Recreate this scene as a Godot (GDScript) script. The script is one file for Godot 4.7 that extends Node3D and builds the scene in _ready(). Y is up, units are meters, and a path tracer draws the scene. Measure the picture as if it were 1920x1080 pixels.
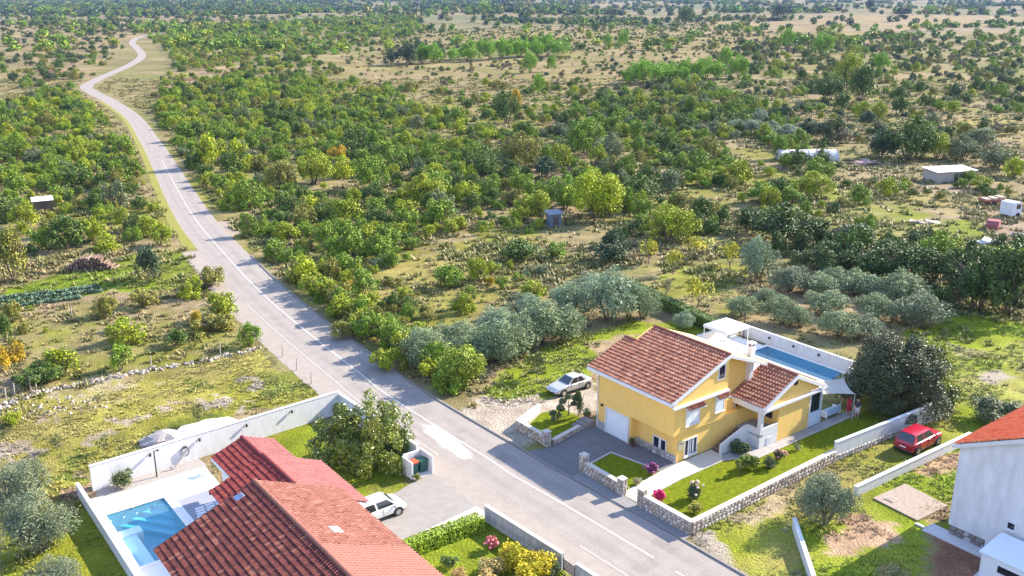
extends Node3D
# An aerial view of two red-roofed houses beside a country road that runs off through scrubland.
# Everything is in metres; x to the east, z to the south. The houses, walls and road share one turned grid, "the plot grid":
# x of that grid runs away from the road, z along it, and its origin is the road-side corner of the yellow house.

const PLOT_TURN := 0.64926
const PLOT_AT := Vector3(12.366, 0, -64)

var rng := RandomNumberGenerator.new()
var taken := {}
var tex := {}
var mats := {}

# ---------------------------------------------------------------- naming and nodes
func plot(u: float, v: float, h := 0.0) -> Vector3:
	return PLOT_AT + Vector3(cos(PLOT_TURN) * u + sin(PLOT_TURN) * v, h, -sin(PLOT_TURN) * u + cos(PLOT_TURN) * v)

func numbered(called: String) -> String:
	if not taken.has(called):
		taken[called] = 0
		return called
	taken[called] += 1
	return "%s_%03d" % [called, taken[called]]

func tag(o: Node3D, label: String, category: String, group := "") -> Node3D:
	o.set_meta("label", label)
	o.set_meta("category", category)
	if group != "":
		o.set_meta("group", group)
	return o

func thing(called: String, label: String, category: String, at: Vector3, turn := 0.0, group := "") -> Node3D:
	var o := Node3D.new()
	o.name = numbered(called)
	o.position = at
	o.rotation.y = turn
	add_child(o)
	tag(o, label, category, group)
	return o

func on_plot(called: String, label: String, category: String, u: float, v: float, group := "") -> Node3D:
	return thing(called, label, category, plot(u, v), PLOT_TURN, group)

func put(called: String, mesh: Mesh, m: Material, parent: Node3D, at := Vector3.ZERO, turn := 0.0) -> MeshInstance3D:
	var o := MeshInstance3D.new()
	o.name = called if parent != self else numbered(called)
	o.mesh = mesh
	o.material_override = m
	o.position = at
	o.rotation.y = turn
	parent.add_child(o, true)
	return o

func structure(called: String, mesh: Mesh, m: Material, at := Vector3.ZERO, turn := 0.0) -> MeshInstance3D:
	var o := put(called, mesh, m, self, at, turn)
	o.set_meta("kind", "structure")
	return o

func stuff(o: Node3D) -> Node3D:
	o.set_meta("kind", "stuff")
	return o

func copies(called: String, mesh: Mesh, m: Material, parent: Node3D, where: Array, tints: Array = []) -> MultiMeshInstance3D:
	var mm := MultiMesh.new()
	mm.transform_format = MultiMesh.TRANSFORM_3D
	mm.use_colors = tints.size() > 0
	mm.mesh = mesh
	mm.instance_count = where.size()
	for i in where.size():
		mm.set_instance_transform(i, where[i])
		if tints.size() > 0:
			mm.set_instance_color(i, tints[i])
	var o := MultiMeshInstance3D.new()
	o.name = called if parent != self else numbered(called)
	o.multimesh = mm
	o.material_override = m
	parent.add_child(o, true)
	o.set_meta("kind", "stuff")
	return o

# ---------------------------------------------------------------- materials
func lin(r: float, g: float, b: float, a := 1.0) -> Color:
	var c := Color(r, g, b).linear_to_srgb()
	c.a = a
	return c

func noise_tex(key: String, size: int, freq: float, low: float, high: float, octaves := 5, kind := FastNoiseLite.TYPE_SIMPLEX_SMOOTH) -> Texture2D:
	if tex.has(key):
		return tex[key]
	var n := FastNoiseLite.new()
	n.seed = key.hash() % 10000
	n.noise_type = kind
	n.frequency = freq
	n.fractal_octaves = octaves
	var t := NoiseTexture2D.new()
	t.width = size
	t.height = size
	t.seamless = true
	t.noise = n
	var ramp := Gradient.new()
	ramp.set_color(0, Color(low, low, low).linear_to_srgb())
	ramp.set_color(1, Color(high, high, high).linear_to_srgb())
	t.color_ramp = ramp
	tex[key] = t
	return t

func bump_tex(key: String, size: int, freq: float, strength: float) -> Texture2D:
	if tex.has(key):
		return tex[key]
	var n := FastNoiseLite.new()
	n.seed = key.hash() % 10000
	n.frequency = freq
	n.fractal_octaves = 5
	var t := NoiseTexture2D.new()
	t.width = size
	t.height = size
	t.seamless = true
	t.as_normal_map = true
	t.bump_strength = strength
	t.noise = n
	tex[key] = t
	return t

# worn: how dark the mottling goes (1 = plain); span: metres that one repeat of the mottling covers
func mat(r: float, g: float, b: float, rough := 0.85, worn := 1.0, span := 3.0, metal := 0.0) -> StandardMaterial3D:
	var key := "%f %f %f %f %f %f %f" % [r, g, b, rough, worn, span, metal]
	if mats.has(key):
		return mats[key]
	var m := StandardMaterial3D.new()
	m.albedo_color = lin(r, g, b)
	m.roughness = rough
	m.metallic = metal
	if worn < 1.0:
		m.albedo_texture = noise_tex("mottle%d" % int(worn * 20), 512, 0.012, worn, 1.0)
		m.uv1_triplanar = true
		m.uv1_world_triplanar = true
		m.uv1_scale = Vector3.ONE / span
	mats[key] = m
	return m

# rendered walls: faint streaks that run down with the rain
func plaster(r: float, g: float, b: float, worn: float, span: float) -> StandardMaterial3D:
	var m: StandardMaterial3D = mat(r, g, b, 0.9, worn, span * 1.013)
	m.uv1_scale = Vector3(1.0, 0.22, 1.0) / span
	m.detail_enabled = true
	m.detail_albedo = noise_tex("smudge", 512, 0.02, 0.86, 1.0, 4)
	m.detail_blend_mode = BaseMaterial3D.BLEND_MODE_MUL
	return m

func leaf_mat(r: float, g: float, b: float) -> StandardMaterial3D:
	var key := "leaf %f %f %f" % [r, g, b]
	if mats.has(key):
		return mats[key]
	var m := StandardMaterial3D.new()
	m.albedo_color = lin(r, g, b)
	m.vertex_color_use_as_albedo = true
	m.roughness = 0.55
	m.metallic_specular = 0.4
	m.cull_mode = BaseMaterial3D.CULL_DISABLED
	m.backlight_enabled = true
	m.backlight = Color(0.26, 0.29, 0.10)
	mats[key] = m
	return m

func glass() -> StandardMaterial3D:
	var m := mat(0.012, 0.016, 0.025, 0.06)
	m.metallic_specular = 0.7
	return m

func paint(r: float, g: float, b: float) -> StandardMaterial3D:
	var m := mat(r, g, b, 0.32, 1.0, 2.31)
	m.clearcoat_enabled = true
	m.clearcoat = 0.8
	m.clearcoat_roughness = 0.08
	return m

# ---------------------------------------------------------------- mesh builder
class Shape:
	var v := PackedVector3Array()
	var n := PackedVector3Array()
	var c := PackedColorArray()
	var tinted := false
	var tint := Color.WHITE

	func tri(a: Vector3, b: Vector3, d: Vector3, out: Vector3) -> void:
		var k := (b - a).cross(d - a)
		if k.length_squared() < 1e-14:
			return
		k = k.normalized()
		if k.dot(out) < 0.0:
			k = -k
			var t := b
			b = d
			d = t
		# front faces run clockwise
		for p in [a, d, b]:
			v.append(p)
			n.append(k)
			if tinted:
				c.append(tint)

	func quad(a: Vector3, b: Vector3, d: Vector3, e: Vector3, out: Vector3) -> void:
		tri(a, b, d, out)
		tri(a, d, e, out)

	func smooth_tri(p: Array, m: Array) -> void:
		var k: Vector3 = (p[1] - p[0]).cross(p[2] - p[0])
		if k.length_squared() < 1e-14:
			return
		var o := [0, 2, 1] if k.dot(m[0] + m[1] + m[2]) >= 0.0 else [0, 1, 2]
		for i in o:
			v.append(p[i])
			n.append(m[i])
			if tinted:
				c.append(tint)

	func smooth_quad(p: Array, m: Array) -> void:
		smooth_tri([p[0], p[1], p[2]], [m[0], m[1], m[2]])
		smooth_tri([p[0], p[2], p[3]], [m[0], m[2], m[3]])

	# a box from corner to corner, its edges cut back by bev
	func box(lo: Vector3, hi: Vector3, bev := 0.0, t := Transform3D()) -> Shape:
		var mid := (lo + hi) / 2
		var h := (hi - lo).abs() / 2
		bev = minf(bev, minf(h.x, minf(h.y, h.z)) * 0.9)
		var at := func(x: float, y: float, z: float, axis: int) -> Vector3:
			var q := Vector3(x * (h.x - (0.0 if axis == 0 else bev)), y * (h.y - (0.0 if axis == 1 else bev)), z * (h.z - (0.0 if axis == 2 else bev)))
			return t * (mid + q)
		for s in [-1.0, 1.0]:
			quad(at.call(s, -1, -1, 0), at.call(s, 1, -1, 0), at.call(s, 1, 1, 0), at.call(s, -1, 1, 0), t.basis * Vector3(s, 0, 0))
			quad(at.call(-1, s, -1, 1), at.call(1, s, -1, 1), at.call(1, s, 1, 1), at.call(-1, s, 1, 1), t.basis * Vector3(0, s, 0))
			quad(at.call(-1, -1, s, 2), at.call(1, -1, s, 2), at.call(1, 1, s, 2), at.call(-1, 1, s, 2), t.basis * Vector3(0, 0, s))
		if bev > 0.0:
			for a in [-1.0, 1.0]:
				for b in [-1.0, 1.0]:
					quad(at.call(a, b, -1, 0), at.call(a, b, 1, 0), at.call(a, b, 1, 1), at.call(a, b, -1, 1), t.basis * Vector3(a, b, 0))
					quad(at.call(a, -1, b, 0), at.call(a, 1, b, 0), at.call(a, 1, b, 2), at.call(a, -1, b, 2), t.basis * Vector3(a, 0, b))
					quad(at.call(-1, a, b, 1), at.call(1, a, b, 1), at.call(1, a, b, 2), at.call(-1, a, b, 2), t.basis * Vector3(0, a, b))
					for d in [-1.0, 1.0]:
						tri(at.call(a, b, d, 0), at.call(a, b, d, 1), at.call(a, b, d, 2), t.basis * Vector3(a, b, d))
		return self

	# a flat outline (x, y) pushed from z0 to z1
	func prism(outline: Array, z0: float, z1: float, t := Transform3D()) -> Shape:
		var pts := PackedVector2Array(outline)
		if Geometry2D.is_polygon_clockwise(pts):
			pts.reverse()
		var ids := Geometry2D.triangulate_polygon(pts)
		for i in range(0, ids.size(), 3):
			for z in [z0, z1]:
				var q := []
				for k in 3:
					q.append(t * Vector3(pts[ids[i + k]].x, pts[ids[i + k]].y, z))
				tri(q[0], q[1], q[2], t.basis * Vector3(0, 0, -1 if z == minf(z0, z1) else 1))
		for i in pts.size():
			var a := pts[i]
			var b := pts[(i + 1) % pts.size()]
			var d := b - a
			quad(t * Vector3(a.x, a.y, z0), t * Vector3(b.x, b.y, z0), t * Vector3(b.x, b.y, z1), t * Vector3(a.x, a.y, z1), t.basis * Vector3(d.y, -d.x, 0))
		return self

	# a flat sheet, outline (x, z), at height y with skirt thickness
	func slab(outline: Array, y0: float, y1: float) -> Shape:
		var pts := []
		for p in outline:
			pts.append(Vector2(p.x, p.y))
		return prism(pts, -y1, -y0, Transform3D(Basis(Vector3(1, 0, 0), Vector3(0, 0, 1), Vector3(0, -1, 0)), Vector3.ZERO))

	func tube(a: Vector3, b: Vector3, ra: float, rb: float, sides := 8, caps := true) -> Shape:
		var d := (b - a).normalized()
		var x := d.cross(Vector3.UP if absf(d.y) < 0.9 else Vector3.RIGHT).normalized()
		var z := d.cross(x)
		for i in sides:
			var m0 := x * cos(TAU * i / sides) + z * sin(TAU * i / sides)
			var m1 := x * cos(TAU * (i + 1) / sides) + z * sin(TAU * (i + 1) / sides)
			smooth_quad([a + m0 * ra, a + m1 * ra, b + m1 * rb, b + m0 * rb], [m0, m1, m1, m0])
			if caps:
				tri(a, a + m0 * ra, a + m1 * ra, -d)
				tri(b, b + m0 * rb, b + m1 * rb, d)
		return self

	# a turned profile: points (radius, height) about the y axis
	func lathe(profile: Array, sides := 12, at := Vector3.ZERO) -> Shape:
		for i in profile.size() - 1:
			var p: Vector2 = profile[i]
			var q: Vector2 = profile[i + 1]
			var e := (q - p).normalized()
			for k in sides:
				var a0 := TAU * k / sides
				var a1 := TAU * (k + 1) / sides
				var n0 := Vector3(cos(a0) * e.y, -e.x, sin(a0) * e.y)
				var n1 := Vector3(cos(a1) * e.y, -e.x, sin(a1) * e.y)
				smooth_quad([at + Vector3(cos(a0) * p.x, p.y, sin(a0) * p.x), at + Vector3(cos(a1) * p.x, p.y, sin(a1) * p.x), at + Vector3(cos(a1) * q.x, q.y, sin(a1) * q.x), at + Vector3(cos(a0) * q.x, q.y, sin(a0) * q.x)], [n0, n1, n1, n0])
		return self

	# a lumpy ball
	func blob(at: Vector3, r: Vector3, rough: float, seed_: int, rings := 6, sides := 9) -> Shape:
		var f := FastNoiseLite.new()
		f.seed = seed_
		f.frequency = 0.8
		var p := func(i: int, k: int) -> Vector3:
			var a := PI * i / rings
			var b := TAU * (k % sides) / sides
			var d := Vector3(sin(a) * cos(b), cos(a), sin(a) * sin(b))
			return at + d * r * (1.0 + rough * f.get_noise_3dv(d * 2.0 + Vector3.ONE * seed_))
		for i in rings:
			for k in sides:
				var q := [p.call(i, k), p.call(i, k + 1), p.call(i + 1, k + 1), p.call(i + 1, k)]
				quad(q[0], q[1], q[2], q[3], (q[0] + q[2]) / 2 - at)
		return self

	func mesh() -> ArrayMesh:
		var a := []
		a.resize(Mesh.ARRAY_MAX)
		a[Mesh.ARRAY_VERTEX] = v
		a[Mesh.ARRAY_NORMAL] = n
		if tinted:
			a[Mesh.ARRAY_COLOR] = c
		var m := ArrayMesh.new()
		m.add_surface_from_arrays(Mesh.PRIMITIVE_TRIANGLES, a)
		return m

func boxm(lo: Vector3, hi: Vector3, bev := 0.0) -> ArrayMesh:
	return Shape.new().box(lo, hi, bev).mesh()

func pairs(flat: Array) -> PackedVector2Array:
	var o := PackedVector2Array()
	for i in range(0, flat.size(), 2):
		o.append(Vector2(flat[i], flat[i + 1]))
	return o

func plot_pairs(flat: Array) -> Array:
	var o := []
	for i in range(0, flat.size(), 2):
		o.append(Vector2(flat[i], flat[i + 1]))
	return o

# a sheet on the plot grid, its top at height y
func plot_sheet(called: String, flat: Array, y0: float, y1: float, m: Material) -> MeshInstance3D:
	return structure(called, Shape.new().slab(plot_pairs(flat), y0, y1).mesh(), m, PLOT_AT, PLOT_TURN)

# ---------------------------------------------------------------- ground, road, paths
var zones: Array = []
var rough_noise := FastNoiseLite.new()
var patch_noise := FastNoiseLite.new()
var road_line := PackedVector2Array()
var road_cells := {}

func zone(flat: Array, col: Color, other: Color, wobble: float, share := 0.5) -> void:
	var p := pairs(flat)
	var box := Rect2(p[0], Vector2.ZERO)
	for q in p:
		box = box.expand(q)
	zones.append([p, box.grow(wobble), col, other, wobble, share])

func height(x: float, z: float) -> float:
	var r := smoothstep(700.0, 1300.0, -z)
	if r <= 0.0:
		return 0.0
	return r * (patch_noise.get_noise_2d(x * 0.05, z * 0.05) * 7.0 + 1.0)

func soil(x: float, z: float) -> Color:
	var far := smoothstep(300.0, 900.0, -z)
	var a := rough_noise.get_noise_2d(x, z)
	var b := patch_noise.get_noise_2d(x, z)
	var s := 1.0 if z > -300.0 else 0.25
	var b2 := patch_noise.get_noise_2d(x * 0.22 + 900.0, z * 0.22)
	var t := clampf(0.5 + 1.1 * b + 0.5 * a + 0.35 * b2, 0.0, 1.0)
	var base := Color(0.30, 0.235, 0.125).lerp(Color(0.20, 0.205, 0.06), t)
	var heath := Color(0.30, 0.235, 0.125).lerp(Color(0.20, 0.18, 0.075), clampf(0.4 + b + 0.4 * a, 0, 1))
	base = base.lerp(heath, far)
	if -z > 800.0:
		var band := patch_noise.get_noise_2d(x * 0.035 + 300.0, z * 0.16)
		base = base.lerp(Color(0.29, 0.23, 0.15) if band > 0.0 else Color(0.17, 0.19, 0.10), clampf(absf(band) * 3.0, 0, 0.85))
	for w in zones:
		var box: Rect2 = w[1]
		var p := Vector2(x, z)
		if not box.has_point(p):
			continue
		var j: float = w[4]
		p += Vector2(rough_noise.get_noise_2d(x * 1.7 + 50, z * 1.7), rough_noise.get_noise_2d(x * 1.7, z * 1.7 + 80)) * j * 1.6
		if Geometry2D.is_point_in_polygon(p, w[0]):
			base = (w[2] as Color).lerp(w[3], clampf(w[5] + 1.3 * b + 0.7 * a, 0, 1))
	return base * (1.0 + 0.42 * rough_noise.get_noise_2d(x * 2.3 + 7, z * 2.3) + 0.3 * rough_noise.get_noise_2d(x * 0.6 + 97, z * 0.6))

func ground_block(s: Shape, x0: float, x1: float, z0: float, z1: float, step: float, holes: Array = []) -> void:
	var nx := int(round((x1 - x0) / step))
	var nz := int(round((z1 - z0) / step))
	var base := s.v.size()
	var cols := PackedColorArray()
	var hs := PackedFloat32Array()
	cols.resize((nx + 1) * (nz + 1))
	hs.resize((nx + 1) * (nz + 1))
	for j in nz + 1:
		for i in nx + 1:
			cols[j * (nx + 1) + i] = soil(x0 + i * step, z0 + j * step)
			hs[j * (nx + 1) + i] = height(x0 + i * step, z0 + j * step)
	for j in nz:
		for i in nx:
			var x := x0 + i * step
			var z := z0 + j * step
			var skip := false
			for h in holes:
				if Geometry2D.is_point_in_polygon(Vector2(x + step / 2, z + step / 2), h):
					skip = true
			if skip:
				continue
			for k in [[0, 0], [1, 0], [1, 1], [0, 0], [1, 1], [0, 1]]:
				var at: int = (j + k[1]) * (nx + 1) + i + k[0]
				s.v.append(Vector3(x + k[0] * step, hs[at], z + k[1] * step))
				s.n.append(Vector3.UP)
				s.c.append(cols[at])

func plot_poly(flat: Array) -> PackedVector2Array:
	var o := PackedVector2Array()
	for i in range(0, flat.size(), 2):
		var p := plot(flat[i], flat[i + 1])
		o.append(Vector2(p.x, p.z))
	return o

func make_ground() -> void:
	rough_noise.seed = 11
	rough_noise.frequency = 0.16
	rough_noise.fractal_octaves = 4
	patch_noise.seed = 5
	patch_noise.frequency = 0.03
	patch_noise.fractal_octaves = 4
	var tan := Color(0.33, 0.25, 0.15)
	var olive := Color(0.225, 0.22, 0.045)
	var lush := Color(0.185, 0.25, 0.018)
	var pale := Color(0.42, 0.36, 0.28)
	var rust := Color(0.36, 0.24, 0.145)
	var straw := Color(0.32, 0.27, 0.085)
	# heath on the slopes behind, with its bare strips
	zone([-526.6, -1010.2, -460.3, -1195.9, -228.5, -592.5, -164.2, -362.1, -188.8, -379.6, -244.5, -463.3], Color(0.32, 0.245, 0.14), Color(0.27, 0.22, 0.10), 14)
	zone([-101.9, -463.3, -86.8, -566.3, -53.5, -818.8, 163.0, -937.3, 329.8, -818.8, 120.3, -404.0, 71.3, -379.6, 25.9, -290.9, 5.9, -357.9, -14.3, -321.1, -48.8, -338.5], Color(0.31, 0.24, 0.125), Color(0.24, 0.21, 0.075), 10)
	zone([190.2, -1095.3, 684.6, -1316.5, 503.4, -965.2, 141.0, -760.9], Color(0.33, 0.26, 0.10), Color(0.29, 0.225, 0.16), 12)
	zone([78.2, -203.3, 112.7, -254.7, 148.8, -277.8, 100.7, -184.4, 92.0, -203.3], straw, tan, 5)
	zone([109.1, -379.6, 213.9, -463.3, 152.3, -290.9, 105.5, -254.7, 76.4, -226.3], tan, olive, 5)
	zone([-129.1, -348.0, -137.5, -463.3, -102.8, -379.6, -112.1, -305.3], tan, rust, 4)
	zone([-207.4, -423.0, -202.4, -437.6, -183.8, -398.9, -190.1, -389.0], Color(0.35, 0.13, 0.08), rust, 2)
	# the thicket floor
	zone([-114.6, -305.3, -64.2, -178.9, -41.9, -133.5, -24.6, -103.7, -10.6, -78.9, -6.1, -93.0, -4.8, -136.7, 7.3, -140.1, 30.0, -140.1, 55.0, -178.9, 77.2, -265.8, 25.9, -290.9, -48.8, -338.5, -117.4, -379.6], olive, tan, 3, 0.35)
	zone([-171.1, -321.1, -149.9, -329.6, -112.9, -265.8, -59.7, -155.2, -61.6, -140.1, -84.4, -163.9, -81.5, -147.3], olive, tan, 3, 0.35)
	zone([-12.3, -116.9, -4.8, -136.7, 4.0, -136.7, 3.3, -112.2, -2.4, -101.7, -7.2, -93.0, -10.8, -89.8], straw, olive, 2)
	zone([-31.4, -122.0, -27.9, -133.5, -11.6, -124.7, -11.1, -103.7, -15.0, -96.3, -19.6, -96.3], straw, olive, 2)
	# left of the road
	zone([-82.3, -159.4, -71.3, -178.9, -53.5, -147.3, -46.1, -127.5, -55.3, -124.7, -69.8, -133.5], tan, olive, 2)
	zone([-60.6, -106.7, -55.8, -114.5, -50.1, -122.5, -45.1, -124.7, -39.4, -114.5, -39.8, -106.7, -48.0, -106.7, -55.9, -97.7], lush, olive, 0.8, 0.25)
	zone([-55.9, -97.7, -48.0, -106.7, -39.8, -106.7, -34.1, -106.7, -24.8, -87.6, -32.7, -81.4, -43.9, -74.3], tan, olive, 1.5, 0.45)
	zone([-43.9, -74.3, -39.7, -77.2, -32.7, -81.4, -24.8, -87.6, -16.9, -76.6, -24.6, -71.2, -31.3, -63.0, -29.8, -59.1, -34.9, -57.0], Color(0.275, 0.265, 0.04), straw, 1.5, 0.38)
	zone([-40.3, -67.3, -38.4, -68.7, -36.1, -65.5, -35.7, -61.4, -37.2, -61.4], pale, tan, 2.5, 0.3)
	zone([-39.4, -76.6, -34.4, -80.8, -32.8, -78.9, -36.1, -73.3], pale, straw, 3, 0.45)
	zone([-32.4, -59.5, -30.8, -61.4, -29.0, -58.0, -31.2, -57.7], Color(0.36, 0.25, 0.16), rust, 1)
	zone([-34.9, -57.0, -29.7, -58.8, -22.7, -49.6, -20.5, -43.7, -28.1, -43.7], Color(0.25, 0.26, 0.025), Color(0.19, 0.21, 0.02), 0.6, 0.3)
	# the garden of the tiled house and its neighbours
	zone([-19.6, -68.7, -16.0, -72.2, -10.4, -63.8, -7.8, -62.2, -7.2, -60.2, -9.9, -57.7, -14.0, -61.4], Color(0.20, 0.22, 0.02), lush, 0.4, 0.3)
	zone([-10.3, -60.2, -7.8, -61.4, -8.3, -59.5, -10.0, -58.4], Color(0.22, 0.24, 0.03), olive, 0.4, 0.3)
	zone([-6.9, -53.1, -2.0, -56.6, 3.3, -50.7, 3.1, -47.5, -5.6, -47.5], Color(0.20, 0.24, 0.02), lush, 0.3, 0.3)
	for q in [[-29.1, -75.2, -26.2, -76.4, -24.9, -75.2, -27.3, -73.9], [-33.0, -71.2, -29.7, -73.1, -28.5, -72.0, -31.3, -70.2], [-24.4, -73.3, -22.6, -75.2, -21.9, -74.1, -23.2, -72.4], [-40.1, -72.2, -37.9, -73.3, -37.4, -71.2, -38.9, -70.6], [-34.4, -68.3, -32.7, -69.4, -31.6, -67.7, -33.4, -67.0], [-25.1, -78.9, -22.6, -80.8, -21.8, -79.4, -23.8, -78.0]]:
		zone(q, pale, tan, 1.6, 0.3)
	for q in [[-24.1, -82.7, -19.8, -81.4, -17.9, -77.2, -21.4, -76.0], [-28.7, -70.2, -25.1, -72.7, -23.8, -71.2, -27.3, -68.7], [-34.0, -64.7, -32.4, -65.5, -30.6, -61.4, -32.2, -61.4], [-30.4, -78.9, -27.5, -80.8, -26.3, -78.3, -28.8, -77.2]]:
		zone(q, Color(0.16, 0.19, 0.03), olive, 1.4, 0.3)
	# beside and behind the yellow house
	zone([-3.2, -73.3, -0.5, -82.7, 4.3, -89.8, 13.2, -96.3, 20.9, -94.6, 19.4, -86.9, 7.5, -82.7, 7.2, -73.3, 2.7, -72.2], Color(0.22, 0.27, 0.02), Color(0.36, 0.30, 0.11), 0.7, 0.3)
	zone([-4.5, -73.1, -3.2, -75.7, 0.0, -75.5, 2.8, -75.2, 7.3, -79.6, 7.8, -74.3, 3.1, -71.2, 1.7, -67.3, -0.6, -67.2], Color(0.50, 0.42, 0.33), pale, 1.0, 0.35)
	zone([7.6, -89.8, 13.8, -92.2, 11.0, -86.9, 7.8, -86.1], tan, rust, 0.8)
	zone([-5.6, -84.1, -3.0, -81.4, -3.2, -74.3, -4.5, -73.3, -7.6, -77.7], Color(0.24, 0.21, 0.09), rust, 1)
	zone([13.5, -103.7, 20.0, -122.0, 31.5, -116.9, 38.4, -116.9, 45.5, -103.7, 35.7, -86.9, 25.3, -96.3, 19.1, -103.7], Color(0.36, 0.27, 0.16), olive, 1.5, 0.45)
	zone([18.0, -113.3, 26.6, -119.4, 31.5, -116.9, 26.7, -107.8, 18.4, -103.7], Color(0.26, 0.27, 0.05), olive, 1.2, 0.3)
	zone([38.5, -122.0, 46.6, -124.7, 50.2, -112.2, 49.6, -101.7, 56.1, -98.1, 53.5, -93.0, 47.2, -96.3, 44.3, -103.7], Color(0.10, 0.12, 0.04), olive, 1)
	zone([46.3, -155.2, 57.0, -166.2, 69.4, -163.9, 68.7, -153.1, 76.4, -147.3, 66.9, -124.7, 52.4, -124.7, 43.4, -133.5], Color(0.21, 0.24, 0.035), Color(0.30, 0.27, 0.1), 1.6, 0.3)
	zone([70.3, -168.6, 87.9, -171.1, 76.3, -143.6, 63.9, -141.8], Color(0.33, 0.25, 0.17), straw, 2)
	zone([78.4, -155.2, 87.8, -159.4, 71.3, -127.5, 66.1, -127.5], Color(0.36, 0.28, 0.2), tan, 1.5)
	# grass to the right of the yellow house
	zone([27.1, -73.3, 41.2, -93.0, 48.5, -98.1, 55.2, -96.3, 42.8, -72.2, 37.4, -69.2, 36.1, -73.3, 27.7, -67.3], Color(0.215, 0.265, 0.018), Color(0.34, 0.32, 0.09), 1.0, 0.32)
	zone([43.3, -81.4, 45.6, -82.5, 45.8, -80.4, 43.5, -78.7, 42.6, -79.4], Color(0.45, 0.37, 0.28), pale, 0.8)
	zone([44.3, -89.8, 46.7, -86.9, 44.3, -84.1, 43.2, -86.1], Color(0.32, 0.31, 0.12), straw, 1)
	zone([11.5, -54.2, 24.3, -64.7, 36.8, -72.7, 37.1, -68.7, 24.1, -59.5, 18.4, -55.3, 16.9, -47.5, 14.4, -47.5, 12.1, -51.9], Color(0.23, 0.265, 0.02), straw, 0.8, 0.38)
	zone([14.7, -56.0, 20.0, -61.0, 22.3, -62.2, 19.2, -58.0, 15.6, -55.3], Color(0.45, 0.35, 0.25), straw, 0.7, 0.25)
	zone([11.5, -54.2, 13.3, -54.3, 13.5, -51.9, 14.6, -48.5, 12.5, -50.7], Color(0.40, 0.34, 0.27), olive, 0.6, 0.3)
	zone([24.1, -59.4, 38.3, -70.2, 29.8, -55.3, 27.0, -54.1, 23.8, -47.5, 17.8, -47.5, 18.6, -55.3], Color(0.20, 0.27, 0.015), Color(0.30, 0.29, 0.05), 0.5, 0.3)
	zone([19.2, -51.9, 23.3, -57.0, 25.1, -56.0, 25.3, -53.7, 21.7, -52.5], Color(0.46, 0.32, 0.215), rust, 0.7, 0.25)
	zone([29.3, -63.0, 34.6, -66.0, 33.3, -63.0, 30.4, -61.8], Color(0.46, 0.31, 0.19), olive, 0.5, 0.25)
	zone([28.4, -57.0, 30.8, -58.4, 30.0, -56.6, 28.2, -55.6], Color(0.46, 0.31, 0.19), olive, 0.4, 0.25)
	zone([27.6, -54.3, 29.1, -53.7, 30.0, -50.7, 27.5, -47.5, 24.7, -47.5], Color(0.26, 0.13, 0.08), Color(0.30, 0.17, 0.11), 0.4)
	var s := Shape.new()
	s.tinted = true
	var pits := [plot_poly([-36.55, -18.35, -32.2, -18.35, -32.2, -10.4, -36.55, -10.4]), plot_poly([22.1, -11.6, 25.5, -11.6, 25.5, -1.9, 22.1, -1.9])]
	ground_block(s, -84, 84, -136, -36, 0.5, pits)
	ground_block(s, -272, 272, -424, -136, 1.6)
	ground_block(s, -1704, 1704, -4600, -424, 12)
	ground_block(s, -1704, -272, -424, 136, 20)
	ground_block(s, 272, 1704, -424, 136, 20)
	ground_block(s, -272, -84, -136, 136, 4)
	ground_block(s, 84, 272, -136, 136, 4)
	ground_block(s, -84, 84, -36, 136, 4)
	ground_block(s, -6704, -1704, -6600, 136, 100)
	ground_block(s, 1704, 6704, -6600, 136, 100)
	ground_block(s, -1704, 1704, -6600, -4600, 100)
	var m := StandardMaterial3D.new()
	m.vertex_color_use_as_albedo = true
	m.albedo_texture = noise_tex("turf", 1024, 0.02, 0.5, 1.0, 6)
	m.albedo_color = Color(1, 1, 1)
	m.normal_enabled = true
	m.normal_texture = bump_tex("turf bump", 512, 0.05, 6.0)
	m.normal_scale = 1.0
	m.uv1_triplanar = true
	m.uv1_world_triplanar = true
	m.uv1_scale = Vector3.ONE / 6.3
	m.roughness = 0.95
	m.metallic_specular = 0.2
	structure("ground", s.mesh(), m)

func smooth_line(flat: Array, step: float) -> PackedVector2Array:
	var c := Curve2D.new()
	c.bake_interval = step
	var p := pairs(flat)
	for i in p.size():
		var a := p[maxi(i - 1, 0)]
		var b := p[mini(i + 1, p.size() - 1)]
		var d := (b - a).normalized()
		var back := d * p[i].distance_to(a) / 3.0
		var on := d * p[i].distance_to(b) / 3.0
		c.add_point(p[i], -back, on)
	return c.get_baked_points()

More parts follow.
